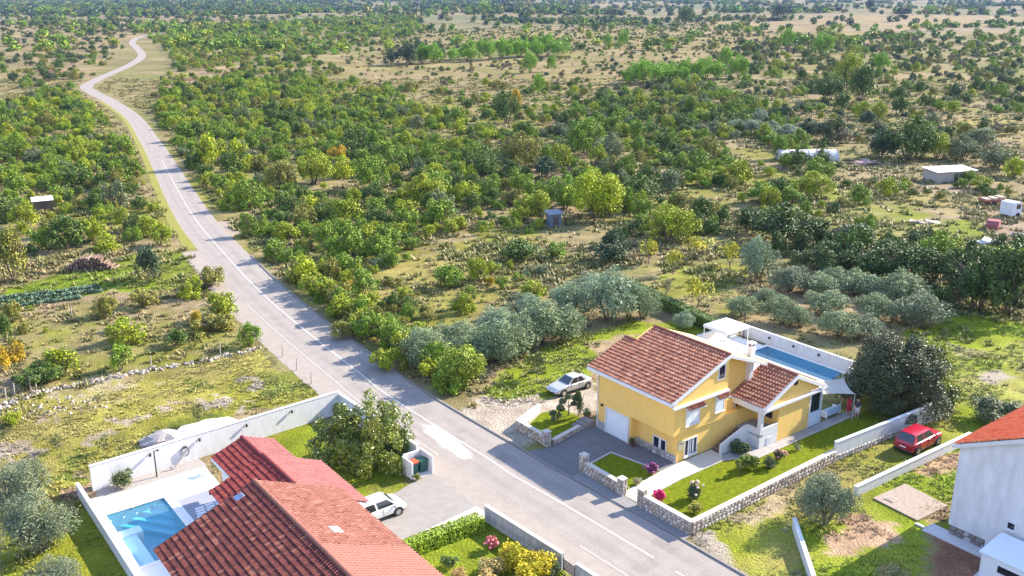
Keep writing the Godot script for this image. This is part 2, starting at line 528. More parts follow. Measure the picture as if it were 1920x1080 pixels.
# a strip beside the road's centre line, from offset a to offset b (positive to the right), between two places along it
func strip(line: PackedVector2Array, a: float, b: float, y0: float, y1: float, from_i: int, to_i: int, wobble := 0.0) -> ArrayMesh:
	var v := PackedVector3Array()
	var n := PackedVector3Array()
	var uv := PackedVector2Array()
	var last := []
	for i in range(maxi(from_i, 0), mini(to_i, line.size())):
		var d := (line[mini(i + 1, line.size() - 1)] - line[maxi(i - 1, 0)]).normalized()
		var r := Vector2(-d.y, d.x)
		var k := rough_noise.get_noise_2d(line[i].x * 4, line[i].y * 4) * wobble
		var p := line[i] + r * (a + (k if absf(a) > absf(b) else 0.0))
		var q := line[i] + r * (b + (k if absf(b) >= absf(a) else 0.0))
		var narrow := lerpf(1.0, 0.74, smoothstep(110.0, 260.0, -line[i].y))
		p = line[i] + (p - line[i]) * narrow
		q = line[i] + (q - line[i]) * narrow
		var h := height(line[i].x, line[i].y) + (0.25 if -line[i].y > 690.0 else 0.0)
		var side := Vector3(r.x, 0, r.y)
		var now := [Vector3(p.x, y1 + h, p.y), Vector3(q.x, y1 + h, q.y), Vector3(p.x, y0 + h, p.y), Vector3(q.x, y0 + h, q.y)]
		if last:
			for f in [[0, 1, Vector3.UP], [2, 0, -side], [1, 3, side]]:
				if f[0] != 0 and y1 - y0 < 0.02:
					continue
				var c := [[last, f[0], 0.0, 0], [last, f[1], 1.0, 0], [now, f[1], 1.0, 1], [now, f[0], 0.0, 1]]
				for t in [[0, 1, 2], [0, 2, 3]]:
					var e: Vector3 = c[t[1]][0][c[t[1]][1]] - c[t[0]][0][c[t[0]][1]]
					var g: Vector3 = c[t[2]][0][c[t[2]][1]] - c[t[0]][0][c[t[0]][1]]
					var order: Array = [t[0], t[2], t[1]] if e.cross(g).dot(f[2]) > 0.0 else t
					for o in order:
						v.append(c[o][0][c[o][1]])
						n.append(f[2])
						uv.append(Vector2(c[o][2], (i - 1 + c[o][3]) / 44.0))
		last = now
	var arr := []
	arr.resize(Mesh.ARRAY_MAX)
	arr[Mesh.ARRAY_VERTEX] = v
	arr[Mesh.ARRAY_NORMAL] = n
	arr[Mesh.ARRAY_TEX_UV] = uv
	var m := ArrayMesh.new()
	m.add_surface_from_arrays(Mesh.PRIMITIVE_TRIANGLES, arr)
	return m

# worn asphalt across (u) and along (v) the carriageway: wheel tracks, cracks, mended places, dusty edges
func worn_road(r: float, g: float, b: float) -> StandardMaterial3D:
	var w := 256
	var l := 1400
	var im := Image.create(w, l, false, Image.FORMAT_RGB8)
	var n := FastNoiseLite.new()
	n.seed = 3
	n.frequency = 0.02
	n.fractal_octaves = 5
	var c := FastNoiseLite.new()
	c.seed = 8
	c.frequency = 0.011
	c.fractal_octaves = 3
	var patches := []
	var rr := RandomNumberGenerator.new()
	rr.seed = 15
	for i in 7:
		patches.append(Rect2(rr.randf_range(0.04, 0.7), rr.randf_range(0.0, 0.95), rr.randf_range(0.12, 0.3), rr.randf_range(0.015, 0.07)))
	for y in l:
		var v := float(y) / l
		for x in w:
			var u := float(x) / w
			var t := 0.86 + 0.10 * n.get_noise_2d(x * 0.6, y * 0.5) + 0.10 * n.get_noise_2d(x * 4.0, y * 4.0)
			for k in [0.14, 0.37, 0.63, 0.86]:
				t += 0.05 * exp(-pow((u - k) / 0.05, 2.0)) * (0.7 + n.get_noise_2d(x, y * 0.1))
			t -= 0.04 * exp(-pow((u - 0.25) / 0.06, 2.0)) + 0.04 * exp(-pow((u - 0.75) / 0.06, 2.0))
			if absf(c.get_noise_2d(x * 1.3, y * 0.5)) < 0.006 or absf(c.get_noise_2d(x * 0.6 + 400, y * 1.6)) < 0.004:
				t -= 0.16
			for q in patches:
				if q.has_point(Vector2(u + 0.01 * n.get_noise_2d(y * 2.0, x), v)):
					t -= 0.09
			var dust := maxf(smoothstep(0.09, 0.0, u), smoothstep(0.91, 1.0, u)) * (0.5 + n.get_noise_2d(x * 2.0 + 90, y))
			t = clampf(t + dust * 0.12, 0.0, 1.0)
			var s := Color(t, t * (1.0 - 0.03 * dust), t * (1.0 - 0.09 * dust)).linear_to_srgb()
			im.set_pixel(x, y, s)
	var m := StandardMaterial3D.new()
	m.albedo_texture = ImageTexture.create_from_image(im)
	m.albedo_color = lin(r, g, b)
	m.roughness = 0.92
	m.metallic_specular = 0.3
	return m

func asphalt(r: float, g: float, b: float) -> StandardMaterial3D:
	var m := mat(r, g, b, 0.9, 0.82, 5.7)
	m.detail_enabled = true
	m.detail_albedo = noise_tex("grit", 512, 0.09, 0.75, 1.0, 4)
	m.detail_blend_mode = BaseMaterial3D.BLEND_MODE_MUL
	return m

func near_index(p: Vector3) -> int:
	var best := 0
	for i in road_line.size():
		if road_line[i].distance_squared_to(Vector2(p.x, p.z)) < road_line[best].distance_squared_to(Vector2(p.x, p.z)):
			best = i
	return best

func make_road() -> void:
	# the centre line, running away from the viewer
	road_line = smooth_line([15.6, -43.0, 10.4, -49.6, 8.9, -51.5, 4.0, -57.5, 0.0, -62.2, -1.5, -64.3, -6.9, -71.2, -11.2, -76.9, -14.1, -81.4, -22.8, -94.9, -30.4, -107.6, -37.9, -121.5, -48.4, -141.8, -58.6, -163.9, -73.2, -196.6, -86.0, -224.6, -105.6, -265.8, -128.8, -306.8, -146.3, -334.9, -156.3, -353.9, -165.0, -386.6, -176.3, -440.7, -189.1, -492.0, -202.8, -533.2, -227.9, -592.5, -253.9, -652.9, -272.1, -710.6, -279.8, -760.9, -286.6, -829.3, -295.4, -937.3], 1.0)
	var total := road_line.size()
	for i in total:
		var cell := Vector2i((road_line[i] / 8.0).floor())
		if not road_cells.has(cell):
			road_cells[cell] = []
		road_cells[cell].append(road_line[i])
	structure("road", strip(road_line, -2.85, 2.85, 0.0, 0.012, 0, total, 0.12), worn_road(0.30, 0.266, 0.241))
	var side := near_index(Vector3(-44.02, 0, -124.7))
	structure("roadside", strip(road_line, -5.1, -2.85, 0.0, 0.008, 0, side, 0.25), asphalt(0.345, 0.295, 0.255))
	var verge := structure("grass_verge", strip(road_line, -4.3, -2.85, 0.0, 0.03, side + 1, near_index(Vector3(-128.79, 0, -306.78)), 0.5), mat(0.26, 0.25, 0.03, 0.95, 0.5, 2.1))
	verge.set_meta("kind", "structure")
	var kerb_end := near_index(Vector3(-37.08, 0, -121.99))
	structure("kerb", strip(road_line, 2.86, 3.02, -0.02, 0.11, 0, kerb_end), mat(0.24, 0.22, 0.21, 0.9, 0.7, 2.0))
	# a lay-by where a track leaves the road
	structure("track", Shape.new().slab(Array(pairs([-45.6, -140.8, -43.1, -143.6, -37.4, -140.8, -38.6, -136.1, -40.3, -133.5, -40.0, -129.9])), 0.0, 0.006).mesh(), asphalt(0.34, 0.27, 0.20))
	# painted lines
	var white := mat(0.66, 0.64, 0.61, 0.7, 0.55, 1.3)
	var dash_from := near_index(Vector3(8.85, 0, -51.46))
	put_line("centre_line", -0.055, 0.055, dash_from, near_index(Vector3(-73.2, 0, -196.64)), white)
	put_line("centre_line", -0.055, 0.055, dash_from - 7, dash_from - 2, white)
	put_line("centre_line", -0.055, 0.055, dash_from - 14, dash_from - 10, white)
	put_line("edge_line", -2.70, -2.61, near_index(Vector3(-3.75, 0, -66.88)) , near_index(Vector3(-28.28, 0, -103.68)), mat(0.52, 0.50, 0.47, 0.7, 0.5, 1.3))
	put_line("edge_line", -2.70, -2.61, 0, near_index(Vector3(4.52, 0, -56.64)) - 2, mat(0.55, 0.53, 0.5, 0.7, 0.5, 1.3))

func put_line(called: String, a: float, b: float, from_i: int, to_i: int, m: Material) -> void:
	structure(called, strip(road_line, a, b, 0.0, 0.017, from_i, to_i), m)

# ---------------------------------------------------------------- building kit
func tile_mesh(w: float, l: float) -> ArrayMesh:
	var key := "tile %f %f" % [w, l]
	if mats.has(key):
		return mats[key]
	var p := [Vector2(0, 0.03), Vector2(0.1 * w, 0.004), Vector2(0.36 * w, 0.0), Vector2(0.46 * w, 0.06), Vector2(0.66 * w, 0.09), Vector2(0.86 * w, 0.06), Vector2(1.0 * w, 0.012)]
	var s := Shape.new()
	for i in p.size() - 1:
		var a: Vector2 = p[i]
		var b: Vector2 = p[i + 1]
		s.quad(Vector3(a.x, a.y + 0.012, -0.03), Vector3(b.x, b.y + 0.012, -0.03), Vector3(b.x, b.y + 0.075, l), Vector3(a.x, a.y + 0.075, l), Vector3.UP)
		s.quad(Vector3(a.x, a.y + 0.075, l), Vector3(b.x, b.y + 0.075, l), Vector3(b.x, b.y + 0.012, l - 0.012), Vector3(a.x, a.y + 0.012, l - 0.012), Vector3(0, 0, 1))
	mats[key] = s.mesh()
	return mats[key]

# tiles on a slope: eave is one end of the lower edge, along runs along it, up climbs the slope (all in the parent's axes)
func lay_tiles(parent: Node3D, eave: Vector3, along: Vector3, up: Vector3, run: float, climb: float, w: float, l: float, tones: Array, singles: int, inside := PackedVector2Array()) -> void:
	var x := along.normalized()
	var z := -up.normalized()
	var y := z.cross(x)
	if y.y < 0.0:
		y = -y
	var flip := x.cross(y).dot(z) < 0.0
	var cols := int(round(run / w))
	var rows := int(round(climb / l))
	var tw := run / cols
	var tl := climb / rows
	var mesh := tile_mesh(w, l)
	var rest := []
	for t in tones:
		rest.append([])
	var count := 0
	for jj in rows:
		var j := rows - 1 - jj
		for i in cols:
			if inside.size() and not Geometry2D.is_point_in_polygon(Vector2((i + 0.5) * tw, (j + 0.5) * tl), inside):
				continue
			var xx := -x if flip else x
			var from := eave + x * (tw * (i + 1 if flip else i)) - z * (tl * (j + 1))
			var k := rng.randi() % (tones.size() * 3)
			var tone := k if k < tones.size() else (rng.randi() % 2)
			var b := Basis(xx * (tw / w), y, z * (tl / l))
			b = b.rotated(y, rng.randf_range(-0.02, 0.02)).rotated(x, rng.randf_range(-0.02, 0.02))
			var tf := Transform3D(b, from + y * rng.randf_range(0.0, 0.014))
			if count < singles:
				var o := put("tile", mesh, tones[tone], parent)
				o.transform = tf
				count += 1
			else:
				rest[tone].append(tf)
	for t in tones.size():
		if rest[t].size():
			copies("tile_field", mesh, tones[t], parent, rest[t])

func ridge_tiles(parent: Node3D, a: Vector3, b: Vector3, m: Material, r := 0.13) -> void:
	var n := int(a.distance_to(b) / 0.4)
	var d := (b - a) / n
	var s := Shape.new()
	var dir := Vector3(0, 0, 1)
	for i in 6:
		var p := []
		for k in [i, i + 1]:
			var g: float = PI * k / 6.0
			p.append(Vector3(cos(g), sin(g), 0))
		s.quad(p[0] * r * 1.1, p[1] * r * 1.1, p[1] * r * 0.92 + dir * 0.44, p[0] * r * 0.92 + dir * 0.44, p[0] + p[1])
		s.tri(Vector3.ZERO, p[0] * r * 1.1, p[1] * r * 1.1, -dir)
	var mesh := s.mesh()
	for i in n:
		var o := put("ridge_tile", mesh, m, parent)
		o.transform = Transform3D(Basis.looking_at(-d.normalized(), Vector3.UP), a + d * i)

# a window at a place on a wall; turn 0 faces the grid's +z, -PI/2 its -x
func window(parent: Node3D, at: Vector3, turn: float, w: float, h: float, frame: Material, lights := 2, called := "window") -> Node3D:
	var s := Shape.new()
	var t := 0.09
	s.box(Vector3(-w / 2 - t, -h / 2 - t, -0.02), Vector3(-w / 2, h / 2 + t, 0.07), 0.012)
	s.box(Vector3(w / 2, -h / 2 - t, -0.02), Vector3(w / 2 + t, h / 2 + t, 0.07), 0.012)
	s.box(Vector3(-w / 2, h / 2, -0.02), Vector3(w / 2, h / 2 + t, 0.066), 0.012)
	s.box(Vector3(-w / 2, -h / 2 - t, -0.02), Vector3(w / 2, -h / 2, 0.066), 0.012)
	var o := put(called, s.mesh(), frame, parent, at, turn)
	for i in lights:
		var a := -w / 2 + w * i / lights
		var b := -w / 2 + w * (i + 1) / lights
		put("pane", boxm(Vector3(a + 0.012, -h / 2 + 0.005, -0.01), Vector3(b - 0.012, h / 2 - 0.005, 0.015)), glass(), o)
		if i > 0:
			put("mullion", boxm(Vector3(a - 0.03, -h / 2, -0.01), Vector3(a + 0.03, h / 2, 0.05), 0.008), frame, o)
	put("sill", boxm(Vector3(-w / 2 - 0.14, -h / 2 - t - 0.06, -0.01), Vector3(w / 2 + 0.14, -h / 2 - t, 0.13), 0.01), frame, o)
	return o

var stone_meshes: Array = []
var stone_tones: Array = []

func stones_ready() -> void:
	for i in 5:
		var s := Shape.new()
		var r := RandomNumberGenerator.new()
		r.seed = 40 + i
		# an irregular block, half a metre in each direction, its rim cut back
		var rim := []
		var n := 6 + i % 2
		for k in n:
			var g := TAU * (k + r.randf_range(-0.25, 0.25)) / n
			var q := Vector2(cos(g), sin(g))
			q /= maxf(absf(q.x), absf(q.y)) * r.randf_range(1.0, 1.15)
			rim.append(q * 0.5)
		for k in n:
			var a: Vector2 = rim[k]
			var b: Vector2 = rim[(k + 1) % n]
			var top := 0.5 + r.randf_range(-0.08, 0.05)
			s.quad(Vector3(a.x, a.y, -0.5), Vector3(b.x, b.y, -0.5), Vector3(b.x, b.y, 0.25), Vector3(a.x, a.y, 0.25), Vector3(a.x + b.x, a.y + b.y, 0))
			s.quad(Vector3(a.x, a.y, 0.25), Vector3(b.x, b.y, 0.25), Vector3(b.x * 0.72, b.y * 0.72, 0.5), Vector3(a.x * 0.72, a.y * 0.72, 0.5), Vector3(a.x + b.x, a.y + b.y, 1))
			s.tri(Vector3(a.x * 0.72, a.y * 0.72, 0.5), Vector3(b.x * 0.72, b.y * 0.72, 0.5), Vector3(0, 0, top + 0.04), Vector3(0, 0, 1))
		stone_meshes.append(s.mesh())
	stone_tones = [mat(0.50, 0.43, 0.36, 0.9, 0.6, 0.9), mat(0.60, 0.54, 0.46, 0.9, 0.6, 0.9), mat(0.38, 0.32, 0.27, 0.9, 0.6, 0.9), mat(0.55, 0.44, 0.34, 0.9, 0.6, 0.9), mat(0.66, 0.62, 0.56, 0.9, 0.7, 0.9)]

# stones set into a wall face: x along the face, y up, z out of it
func face_stones(parent: Node3D, t: Transform3D, run: float, y0: float, y1: float, size: float) -> void:
	var rows := maxi(1, int(round((y1 - y0) / (size * 0.72))))
	var rh := (y1 - y0) / rows
	for j in rows:
		var x := 0.0
		while x < run - 0.08:
			var w := minf(size * rng.randf_range(0.75, 1.45), run - x)
			if run - x - w < size * 0.4:
				w = run - x
			var hh := rh * rng.randf_range(0.82, 0.95)
			var o := put("stone", stone_meshes[rng.randi() % 5], stone_tones[rng.randi() % 5], parent)
			var b := Basis(Vector3(0, 0, 1), rng.randf_range(-0.07, 0.07) + (PI if rng.randf() < 0.5 else 0.0)).scaled_local(Vector3(w * 0.9, hh, rng.randf_range(0.09, 0.15)))
			o.transform = t * Transform3D(b, Vector3(x + w / 2, y0 + rh * (j + 0.5) + rng.randf_range(-0.012, 0.012), rng.randf_range(0.0, 0.02)))
			x += w

# a wall of field stones with a coping, from one point of the plot grid to another; its stones face side (+1: to the right of the way from start to end)
func stone_wall(label: String, u0: float, v0: float, u1: float, v1: float, h: float, thick: float, pillars: Array, both: bool, size := 0.34) -> Node3D:
	var d := Vector2(u1 - u0, v1 - v0)
	var turn := atan2(-d.y, d.x)
	var o := thing("stone_wall", label, "stone wall", plot(u0, v0), PLOT_TURN + turn, "field stone garden walls")
	var run := d.length()
	put("mortar", boxm(Vector3(0, -0.1, -thick / 2), Vector3(run, h, thick / 2)), mat(0.34, 0.29, 0.24, 0.95, 0.6, 0.8), o)
	put("coping", boxm(Vector3(-0.02, h, -thick / 2 - 0.05), Vector3(run + 0.02, h + 0.06, thick / 2 + 0.05), 0.015), mat(0.60, 0.54, 0.46, 0.9, 0.65, 1.2), o)
	face_stones(o, Transform3D(Basis(), Vector3(0, 0, thick / 2)), run, 0.0, h, size)
	if both:
		face_stones(o, Transform3D(Basis(Vector3.UP, PI), Vector3(run, 0, -thick / 2)), run, h * 0.35, h, size)
	for p in pillars:
		var c: float = p[0]
		var ph: float = p[1]
		var w := 0.24
		put("pillar", boxm(Vector3(c - w, -0.1, -w), Vector3(c + w, ph, w)), mat(0.34, 0.29, 0.24, 0.95, 0.6, 0.8), o)
		put("pillar_cap", boxm(Vector3(c - w - 0.05, ph, -w - 0.05), Vector3(c + w + 0.05, ph + 0.07, w + 0.05), 0.02), mat(0.60, 0.54, 0.46, 0.9, 0.65, 1.2), o)
		face_stones(o, Transform3D(Basis(), Vector3(c - w, 0, w)), w * 2, 0.0, ph, 0.26)
		face_stones(o, Transform3D(Basis(Vector3.UP, PI / 2), Vector3(c + w, 0, w)), w * 2, 0.0, ph, 0.26)
		face_stones(o, Transform3D(Basis(Vector3.UP, PI), Vector3(c + w, 0, -w)), w * 2, 0.0, ph, 0.26)
	return o

# a rendered wall between two points of the plot grid, with a coping
func plain_wall(called: String, label: String, u0: float, v0: float, u1: float, v1: float, h: float, thick: float, m: Material, cap: Material, y0 := -0.1) -> Node3D:
	var d := Vector2(u1 - u0, v1 - v0)
	var o := thing(called, label, "garden wall", plot(u0, v0), PLOT_TURN + atan2(-d.y, d.x))
	put("wall_face", boxm(Vector3(0, y0, -thick / 2), Vector3(d.length(), h, thick / 2), 0.01), m, o)
	put("coping", boxm(Vector3(-0.02, h, -thick / 2 - 0.03), Vector3(d.length() + 0.02, h + 0.05, thick / 2 + 0.03), 0.012), cap, o)
	return o

# ---------------------------------------------------------------- the yellow house
func make_yellow_house() -> void:
	var yellow := plaster(0.92, 0.60, 0.165, 0.93, 2.4)
	var white := mat(0.72, 0.71, 0.70, 0.7, 0.88, 2.0)
	var cream := mat(0.62, 0.43, 0.22, 0.9, 0.85, 2.6)  # sun glare on the far tile slopes, put into the colour
	var grey := mat(0.40, 0.38, 0.37, 0.9, 0.7, 1.6)
	var clay := [mat(0.37, 0.135, 0.075, 0.8, 0.6, 0.9), mat(0.44, 0.18, 0.105, 0.8, 0.6, 0.9), mat(0.27, 0.085, 0.05, 0.8, 0.6, 0.9), mat(0.52, 0.25, 0.16, 0.8, 0.6, 0.9)]
	var h := on_plot("yellow_house", "yellow rendered two-storey house with ribbed clay roof, white garage door and porch stair", "house", 0, 0)
	# lower storey: the garage stands forward of the room at the corner
	put("wall", boxm(Vector3(-0.62, -0.1, -8.05), Vector3(9.6, 2.45, -4.3)), yellow, h)
	put("wall", boxm(Vector3(0, -0.1, -4.3), Vector3(9.6, 2.45, -0.005)), yellow, h)
	put("wall", Shape.new().prism([Vector2(-0.65, 2.35), Vector2(9.4, 2.35), Vector2(9.4, 5.72), Vector2(5.15, 7.42), Vector2(-0.65, 5.1)], -8.25, -0.9).mesh(), yellow, h)
	put("wall", Shape.new().prism([Vector2(-0.65, 2.352), Vector2(5.2, 2.352), Vector2(5.2, 7.38), Vector2(5.14, 7.40), Vector2(-0.65, 5.098)], -0.902, 0.12).mesh(), yellow, h)
	# roof
	var rise := Vector3(6.15, 2.37, 0).normalized()
	var roof := put("roof", Shape.new().prism([Vector2(-1.1, 5.08), Vector2(5.0, 7.44), Vector2(9.5, 5.72), Vector2(9.5, 5.86), Vector2(5.0, 7.62), Vector2(-1.1, 5.24)], -7.72, 0.32).mesh(), white, h)
	put("roof_step", Shape.new().prism([Vector2(-1.1, 5.082), Vector2(2.9, 6.63), Vector2(9.5, 4.1), Vector2(9.5, 4.25), Vector2(2.9, 6.79), Vector2(-1.1, 5.242)], -8.95, -7.722).mesh(), white, h)
	lay_tiles(roof, Vector3(-1.16, 5.235, 0.30), Vector3(0, 0, -1), rise, 7.98, 6.6, 0.275, 0.365, clay, 190)
	lay_tiles(roof, Vector3(-1.16, 5.237, -7.68), Vector3(0, 0, -1), rise, 1.28, 4.36, 0.275, 0.365, clay, 20)
	ridge_tiles(roof, Vector3(5.0, 7.66, 0.32), Vector3(5.0, 7.66, -7.7), clay[2])
	ridge_tiles(roof, Vector3(2.92, 6.86, -7.7), Vector3(2.92, 6.86, -8.95), clay[2])
	# the far slope: sunlit glare of its tiles painted as cream strips, nearly edge on
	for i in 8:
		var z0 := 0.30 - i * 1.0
		put("sunlit_roof_strip", Shape.new().prism([Vector2(5.06, 7.60), Vector2(9.62, 5.82), Vector2(9.62, 5.87), Vector2(5.06, 7.65)], z0 - 0.985, z0).mesh(), cream, roof)
	put("gutter", boxm(Vector3(9.52, 5.70, -7.7), Vector3(9.66, 5.80, 0.3), 0.02), mat(0.06, 0.05, 0.05, 0.6), h)
	put("fascia", boxm(Vector3(-1.2, 4.94, -8.97), Vector3(-1.08, 5.22, 0.36), 0.02), white, h)
	put("downpipe", Shape.new().tube(Vector3(-0.7, 0.1, -8.1), Vector3(-0.7, 5.0, -8.1), 0.05, 0.05, 8).mesh(), white, h)
	put("downpipe", Shape.new().tube(Vector3(12.75, 0.1, 2.36), Vector3(12.75, 3.1, 2.36), 0.045, 0.045, 8).mesh(), white, h)
	put("soffit", boxm(Vector3(-1.078, 4.95, -8.9), Vector3(-0.64, 5.07, 0.3)), white, h)
	put("verge_board", Shape.new().prism([Vector2(-1.1, 5.02), Vector2(5.0, 7.38), Vector2(5.0, 7.64), Vector2(-1.1, 5.26)], 0.322, 0.40).mesh(), white, h)
	put("verge_board", Shape.new().prism([Vector2(5.0, 7.38), Vector2(9.5, 5.66), Vector2(9.5, 5.87), Vector2(5.0, 7.64)], 0.324, 0.39).mesh(), white, h)
	put("string_course", boxm(Vector3(-0.9, 4.62, 0.10), Vector3(5.2, 4.78, 0.36), 0.015), white, h)
	put("corner_trim", boxm(Vector3(5.195, 2.6, -0.9), Vector3(5.215, 7.2, 0.118)), yellow, h)
	# chimney
	var ch := put("chimney", boxm(Vector3(8.45, 2.0, -0.893), Vector3(8.93, 7.2, -0.45), 0.02), white, h)
	put("chimney_cap", boxm(Vector3(8.38, 7.42, -0.96), Vector3(9.0, 7.52, -0.38), 0.025), white, ch)
	for c in [[8.46, -0.885], [8.82, -0.885], [8.46, -0.56], [8.82, -0.56]]:
		put("chimney_post", boxm(Vector3(c[0], 7.2, c[1]), Vector3(c[0] + 0.1, 7.42, c[1] + 0.1)), white, ch)
	put("flue", boxm(Vector3(8.56, 7.2, -0.78), Vector3(8.82, 7.36, -0.56)), mat(0.02, 0.02, 0.02), ch)
	# garage door, windows
	var door := put("garage_door", boxm(Vector3(-0.68, 0.02, -7.0), Vector3(-0.60, 2.08, -4.62), 0.01), mat(0.74, 0.77, 0.80, 0.5, 0.94, 2.0), h)
	for i in 4:
		put("door_panel", boxm(Vector3(-0.70, 0.06 + i * 0.51, -6.95), Vector3(-0.66, 0.53 + i * 0.51, -4.67), 0.012), mat(0.74, 0.77, 0.80, 0.5, 0.94, 2.0), door)
	put("door_frame", Shape.new().box(Vector3(-0.76, 0, -7.14), Vector3(-0.6, 2.2, -7.0), 0.01).box(Vector3(-0.76, 0, -4.62), Vector3(-0.6, 2.2, -4.48), 0.01).box(Vector3(-0.76, 2.08, -7.0), Vector3(-0.6, 2.2, -4.62), 0.01).mesh(), white, h)
	put("wall_lamp", Shape.new().box(Vector3(-0.82, 2.1, -7.66), Vector3(-0.64, 2.3, -7.5), 0.03).mesh(), mat(0.03, 0.03, 0.03, 0.5), h)
	var wx := window(h, Vector3(0, 0.92, -1.78), -PI / 2, 1.25, 0.82, white)
	put("curtain", boxm(Vector3(-0.1, -0.4, 0.016), Vector3(0.14, 0.4, 0.024)), white, wx)
	var wz := window(h, Vector3(1.45, 0.95, 0.0), 0, 1.25, 1.25, white)
	for x in [-0.2, 0.28]:
		put("curtain", boxm(Vector3(x - 0.08, -0.6, 0.016), Vector3(x + 0.1, 0.6, 0.024)), white, wz)
	var big := window(h, Vector3(1.35, 3.62, 0.12), 0, 1.35, 1.3, white)
	for x in [-0.68, 0.0]:
		put("shutter", boxm(Vector3(x + 0.02, -0.63, 0.02), Vector3(x + 0.64, 0.63, 0.06), 0.01), mat(0.72, 0.77, 0.80, 0.6), big)
	var mid := window(h, Vector3(4.35, 3.75, 0.12), 0, 0.85, 1.15, white, 1)
	put("shutter", boxm(Vector3(-0.4, -0.55, 0.02), Vector3(0.4, 0.55, 0.06), 0.01), mat(0.70, 0.76, 0.82, 0.6), mid)
	for c in [[1.35, 4.5, 1.9], [4.35, 4.52, 1.3]]:
		var cn := put("window_canopy", Shape.new().prism([Vector2(0.0, 0.0), Vector2(0.5, -0.24), Vector2(0.5, -0.16), Vector2(0.0, 0.1)], -c[2] / 2, c[2] / 2, Transform3D(Basis(Vector3(0, 0, 1), Vector3.UP, Vector3(1, 0, 0)), Vector3(c[0], c[1], 0.13))).mesh(), white, h)
		lay_tiles(cn, Vector3(c[0] - c[2] / 2, c[1] - 0.16, 0.65), Vector3(1, 0, 0), Vector3(0, 0.26, -0.52), c[2], 0.58, 0.24, 0.29, clay, 10)
	var arch := []
	for i in 9:
		arch.append(Vector2(cos(PI * i / 8) * 0.3, 0.35 + sin(PI * i / 8) * 0.3))
	var aw := put("arched_window", Shape.new().prism([Vector2(-0.42, -0.62), Vector2(0.42, -0.62), Vector2(0.42, 0.72), Vector2(-0.42, 0.72)], 0.0, 0.05).mesh(), white, h, Vector3(4.35, 6.35, 0.12))
	put("pane", Shape.new().prism([Vector2(0.3, -0.5), Vector2(0.3, 0.35)] + arch.slice(1, 8) + [Vector2(-0.3, 0.35), Vector2(-0.3, -0.5)], 0.05, 0.065).mesh(), glass(), aw)
	var box := put("meter_cabinet", boxm(Vector3(0.06, 0.98, 0.0), Vector3(0.62, 1.7, 0.09), 0.012), mat(0.52, 0.46, 0.30, 0.7, 0.8, 0.7), h)
	for x in [0.2, 0.4]:
		put("dial_window", boxm(Vector3(x, 1.48, 0.085), Vector3(x + 0.12, 1.58, 0.10)), mat(0.05, 0.05, 0.05), box)
	# stone cladding along the foot of the front
	var plinth := put("plinth", boxm(Vector3(-0.16, 0, -4.28), Vector3(0.0, 0.52, 0.0), 0.01), mat(0.42, 0.40, 0.40, 0.9, 0.6, 0.8), h)
	face_stones(plinth, Transform3D(Basis(Vector3.UP, -PI / 2), Vector3(-0.16, 0, -4.28)), 4.28, 0.0, 0.5, 0.4)
	put("plinth", boxm(Vector3(-0.72, 0, -8.06), Vector3(-0.6, 0.7, -7.15), 0.01), mat(0.45, 0.43, 0.42, 0.9, 0.6, 0.8), h)
	# ---- the wing with the porch
	put("wall", boxm(Vector3(8.9, -0.1, -0.898), Vector3(12.85, 3.3, 2.3)), yellow, h)
	put("wall", boxm(Vector3(6.95, -0.1, -0.897), Vector3(8.9, 1.0, 1.9)), yellow, h)
	put("wall", boxm(Vector3(5.21, -0.1, -0.896), Vector3(8.9, 3.28, -0.6)), yellow, h)
	put("gable", Shape.new().prism([Vector2(6.95, 3.28), Vector2(13.9, 3.28), Vector2(13.9, 3.5), Vector2(10.6, 5.02), Vector2(6.95, 3.35)], -0.895, 2.3).mesh(), yellow, h)
	var wroof := put("wing_roof", Shape.new().prism([Vector2(6.85, 3.28), Vector2(10.6, 5.06), Vector2(14.3, 3.32), Vector2(14.3, 3.46), Vector2(10.6, 5.22), Vector2(6.85, 3.44)], -0.95, 2.5).mesh(), white, h)
	lay_tiles(wroof, Vector3(6.8, 3.435, 2.46), Vector3(0, 0, -1), Vector3(3.75, 1.78, 0), 3.36, 4.15, 0.275, 0.365, clay, 70)
	ridge_tiles(wroof, Vector3(10.6, 5.27, 2.48), Vector3(10.6, 5.27, -0.95), clay[2])
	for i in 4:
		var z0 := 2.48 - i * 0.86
		put("sunlit_roof_strip", Shape.new().prism([Vector2(10.66, 5.21), Vector2(14.4, 3.44), Vector2(14.4, 3.49), Vector2(10.66, 5.26)], z0 - 0.845, z0).mesh(), cream, wroof)  # cream here too is sunlit tile glare put into the colour
	put("gutter", boxm(Vector3(14.32, 3.30, -0.95), Vector3(14.45, 3.40, 2.5), 0.02), mat(0.06, 0.05, 0.05, 0.6), h)
	put("verge_board", Shape.new().prism([Vector2(6.85, 3.18), Vector2(10.6, 4.98), Vector2(10.6, 5.26), Vector2(6.85, 3.46)], 2.502, 2.58).mesh(), white, h)
	put("verge_board", Shape.new().prism([Vector2(10.6, 4.98), Vector2(14.3, 3.24), Vector2(14.3, 3.48), Vector2(10.6, 5.26)], 2.502, 2.57).mesh(), white, h)
	put("fascia", boxm(Vector3(6.72, 2.95, -0.9), Vector3(6.86, 3.42, 2.56), 0.015), white, h)
	put("string_course", boxm(Vector3(6.9, 3.02, 2.28), Vector3(14.1, 3.24, 2.52), 0.015), white, h)
	put("porch_ceiling", boxm(Vector3(6.87, 3.1, -0.6), Vector3(8.9, 3.27, 2.28)), white, h)
	put("arched_window", boxm(Vector3(10.5, 4.35, 2.3), Vector3(10.95, 4.8, 2.34), 0.01), glass(), h)
	put("porch_floor", boxm(Vector3(6.7, 1.0, -0.6), Vector3(8.9, 1.14, 2.3)), grey, h)
	put("column", boxm(Vector3(6.72, 1.14, 1.98), Vector3(7.06, 3.02, 2.32), 0.02), white, h)
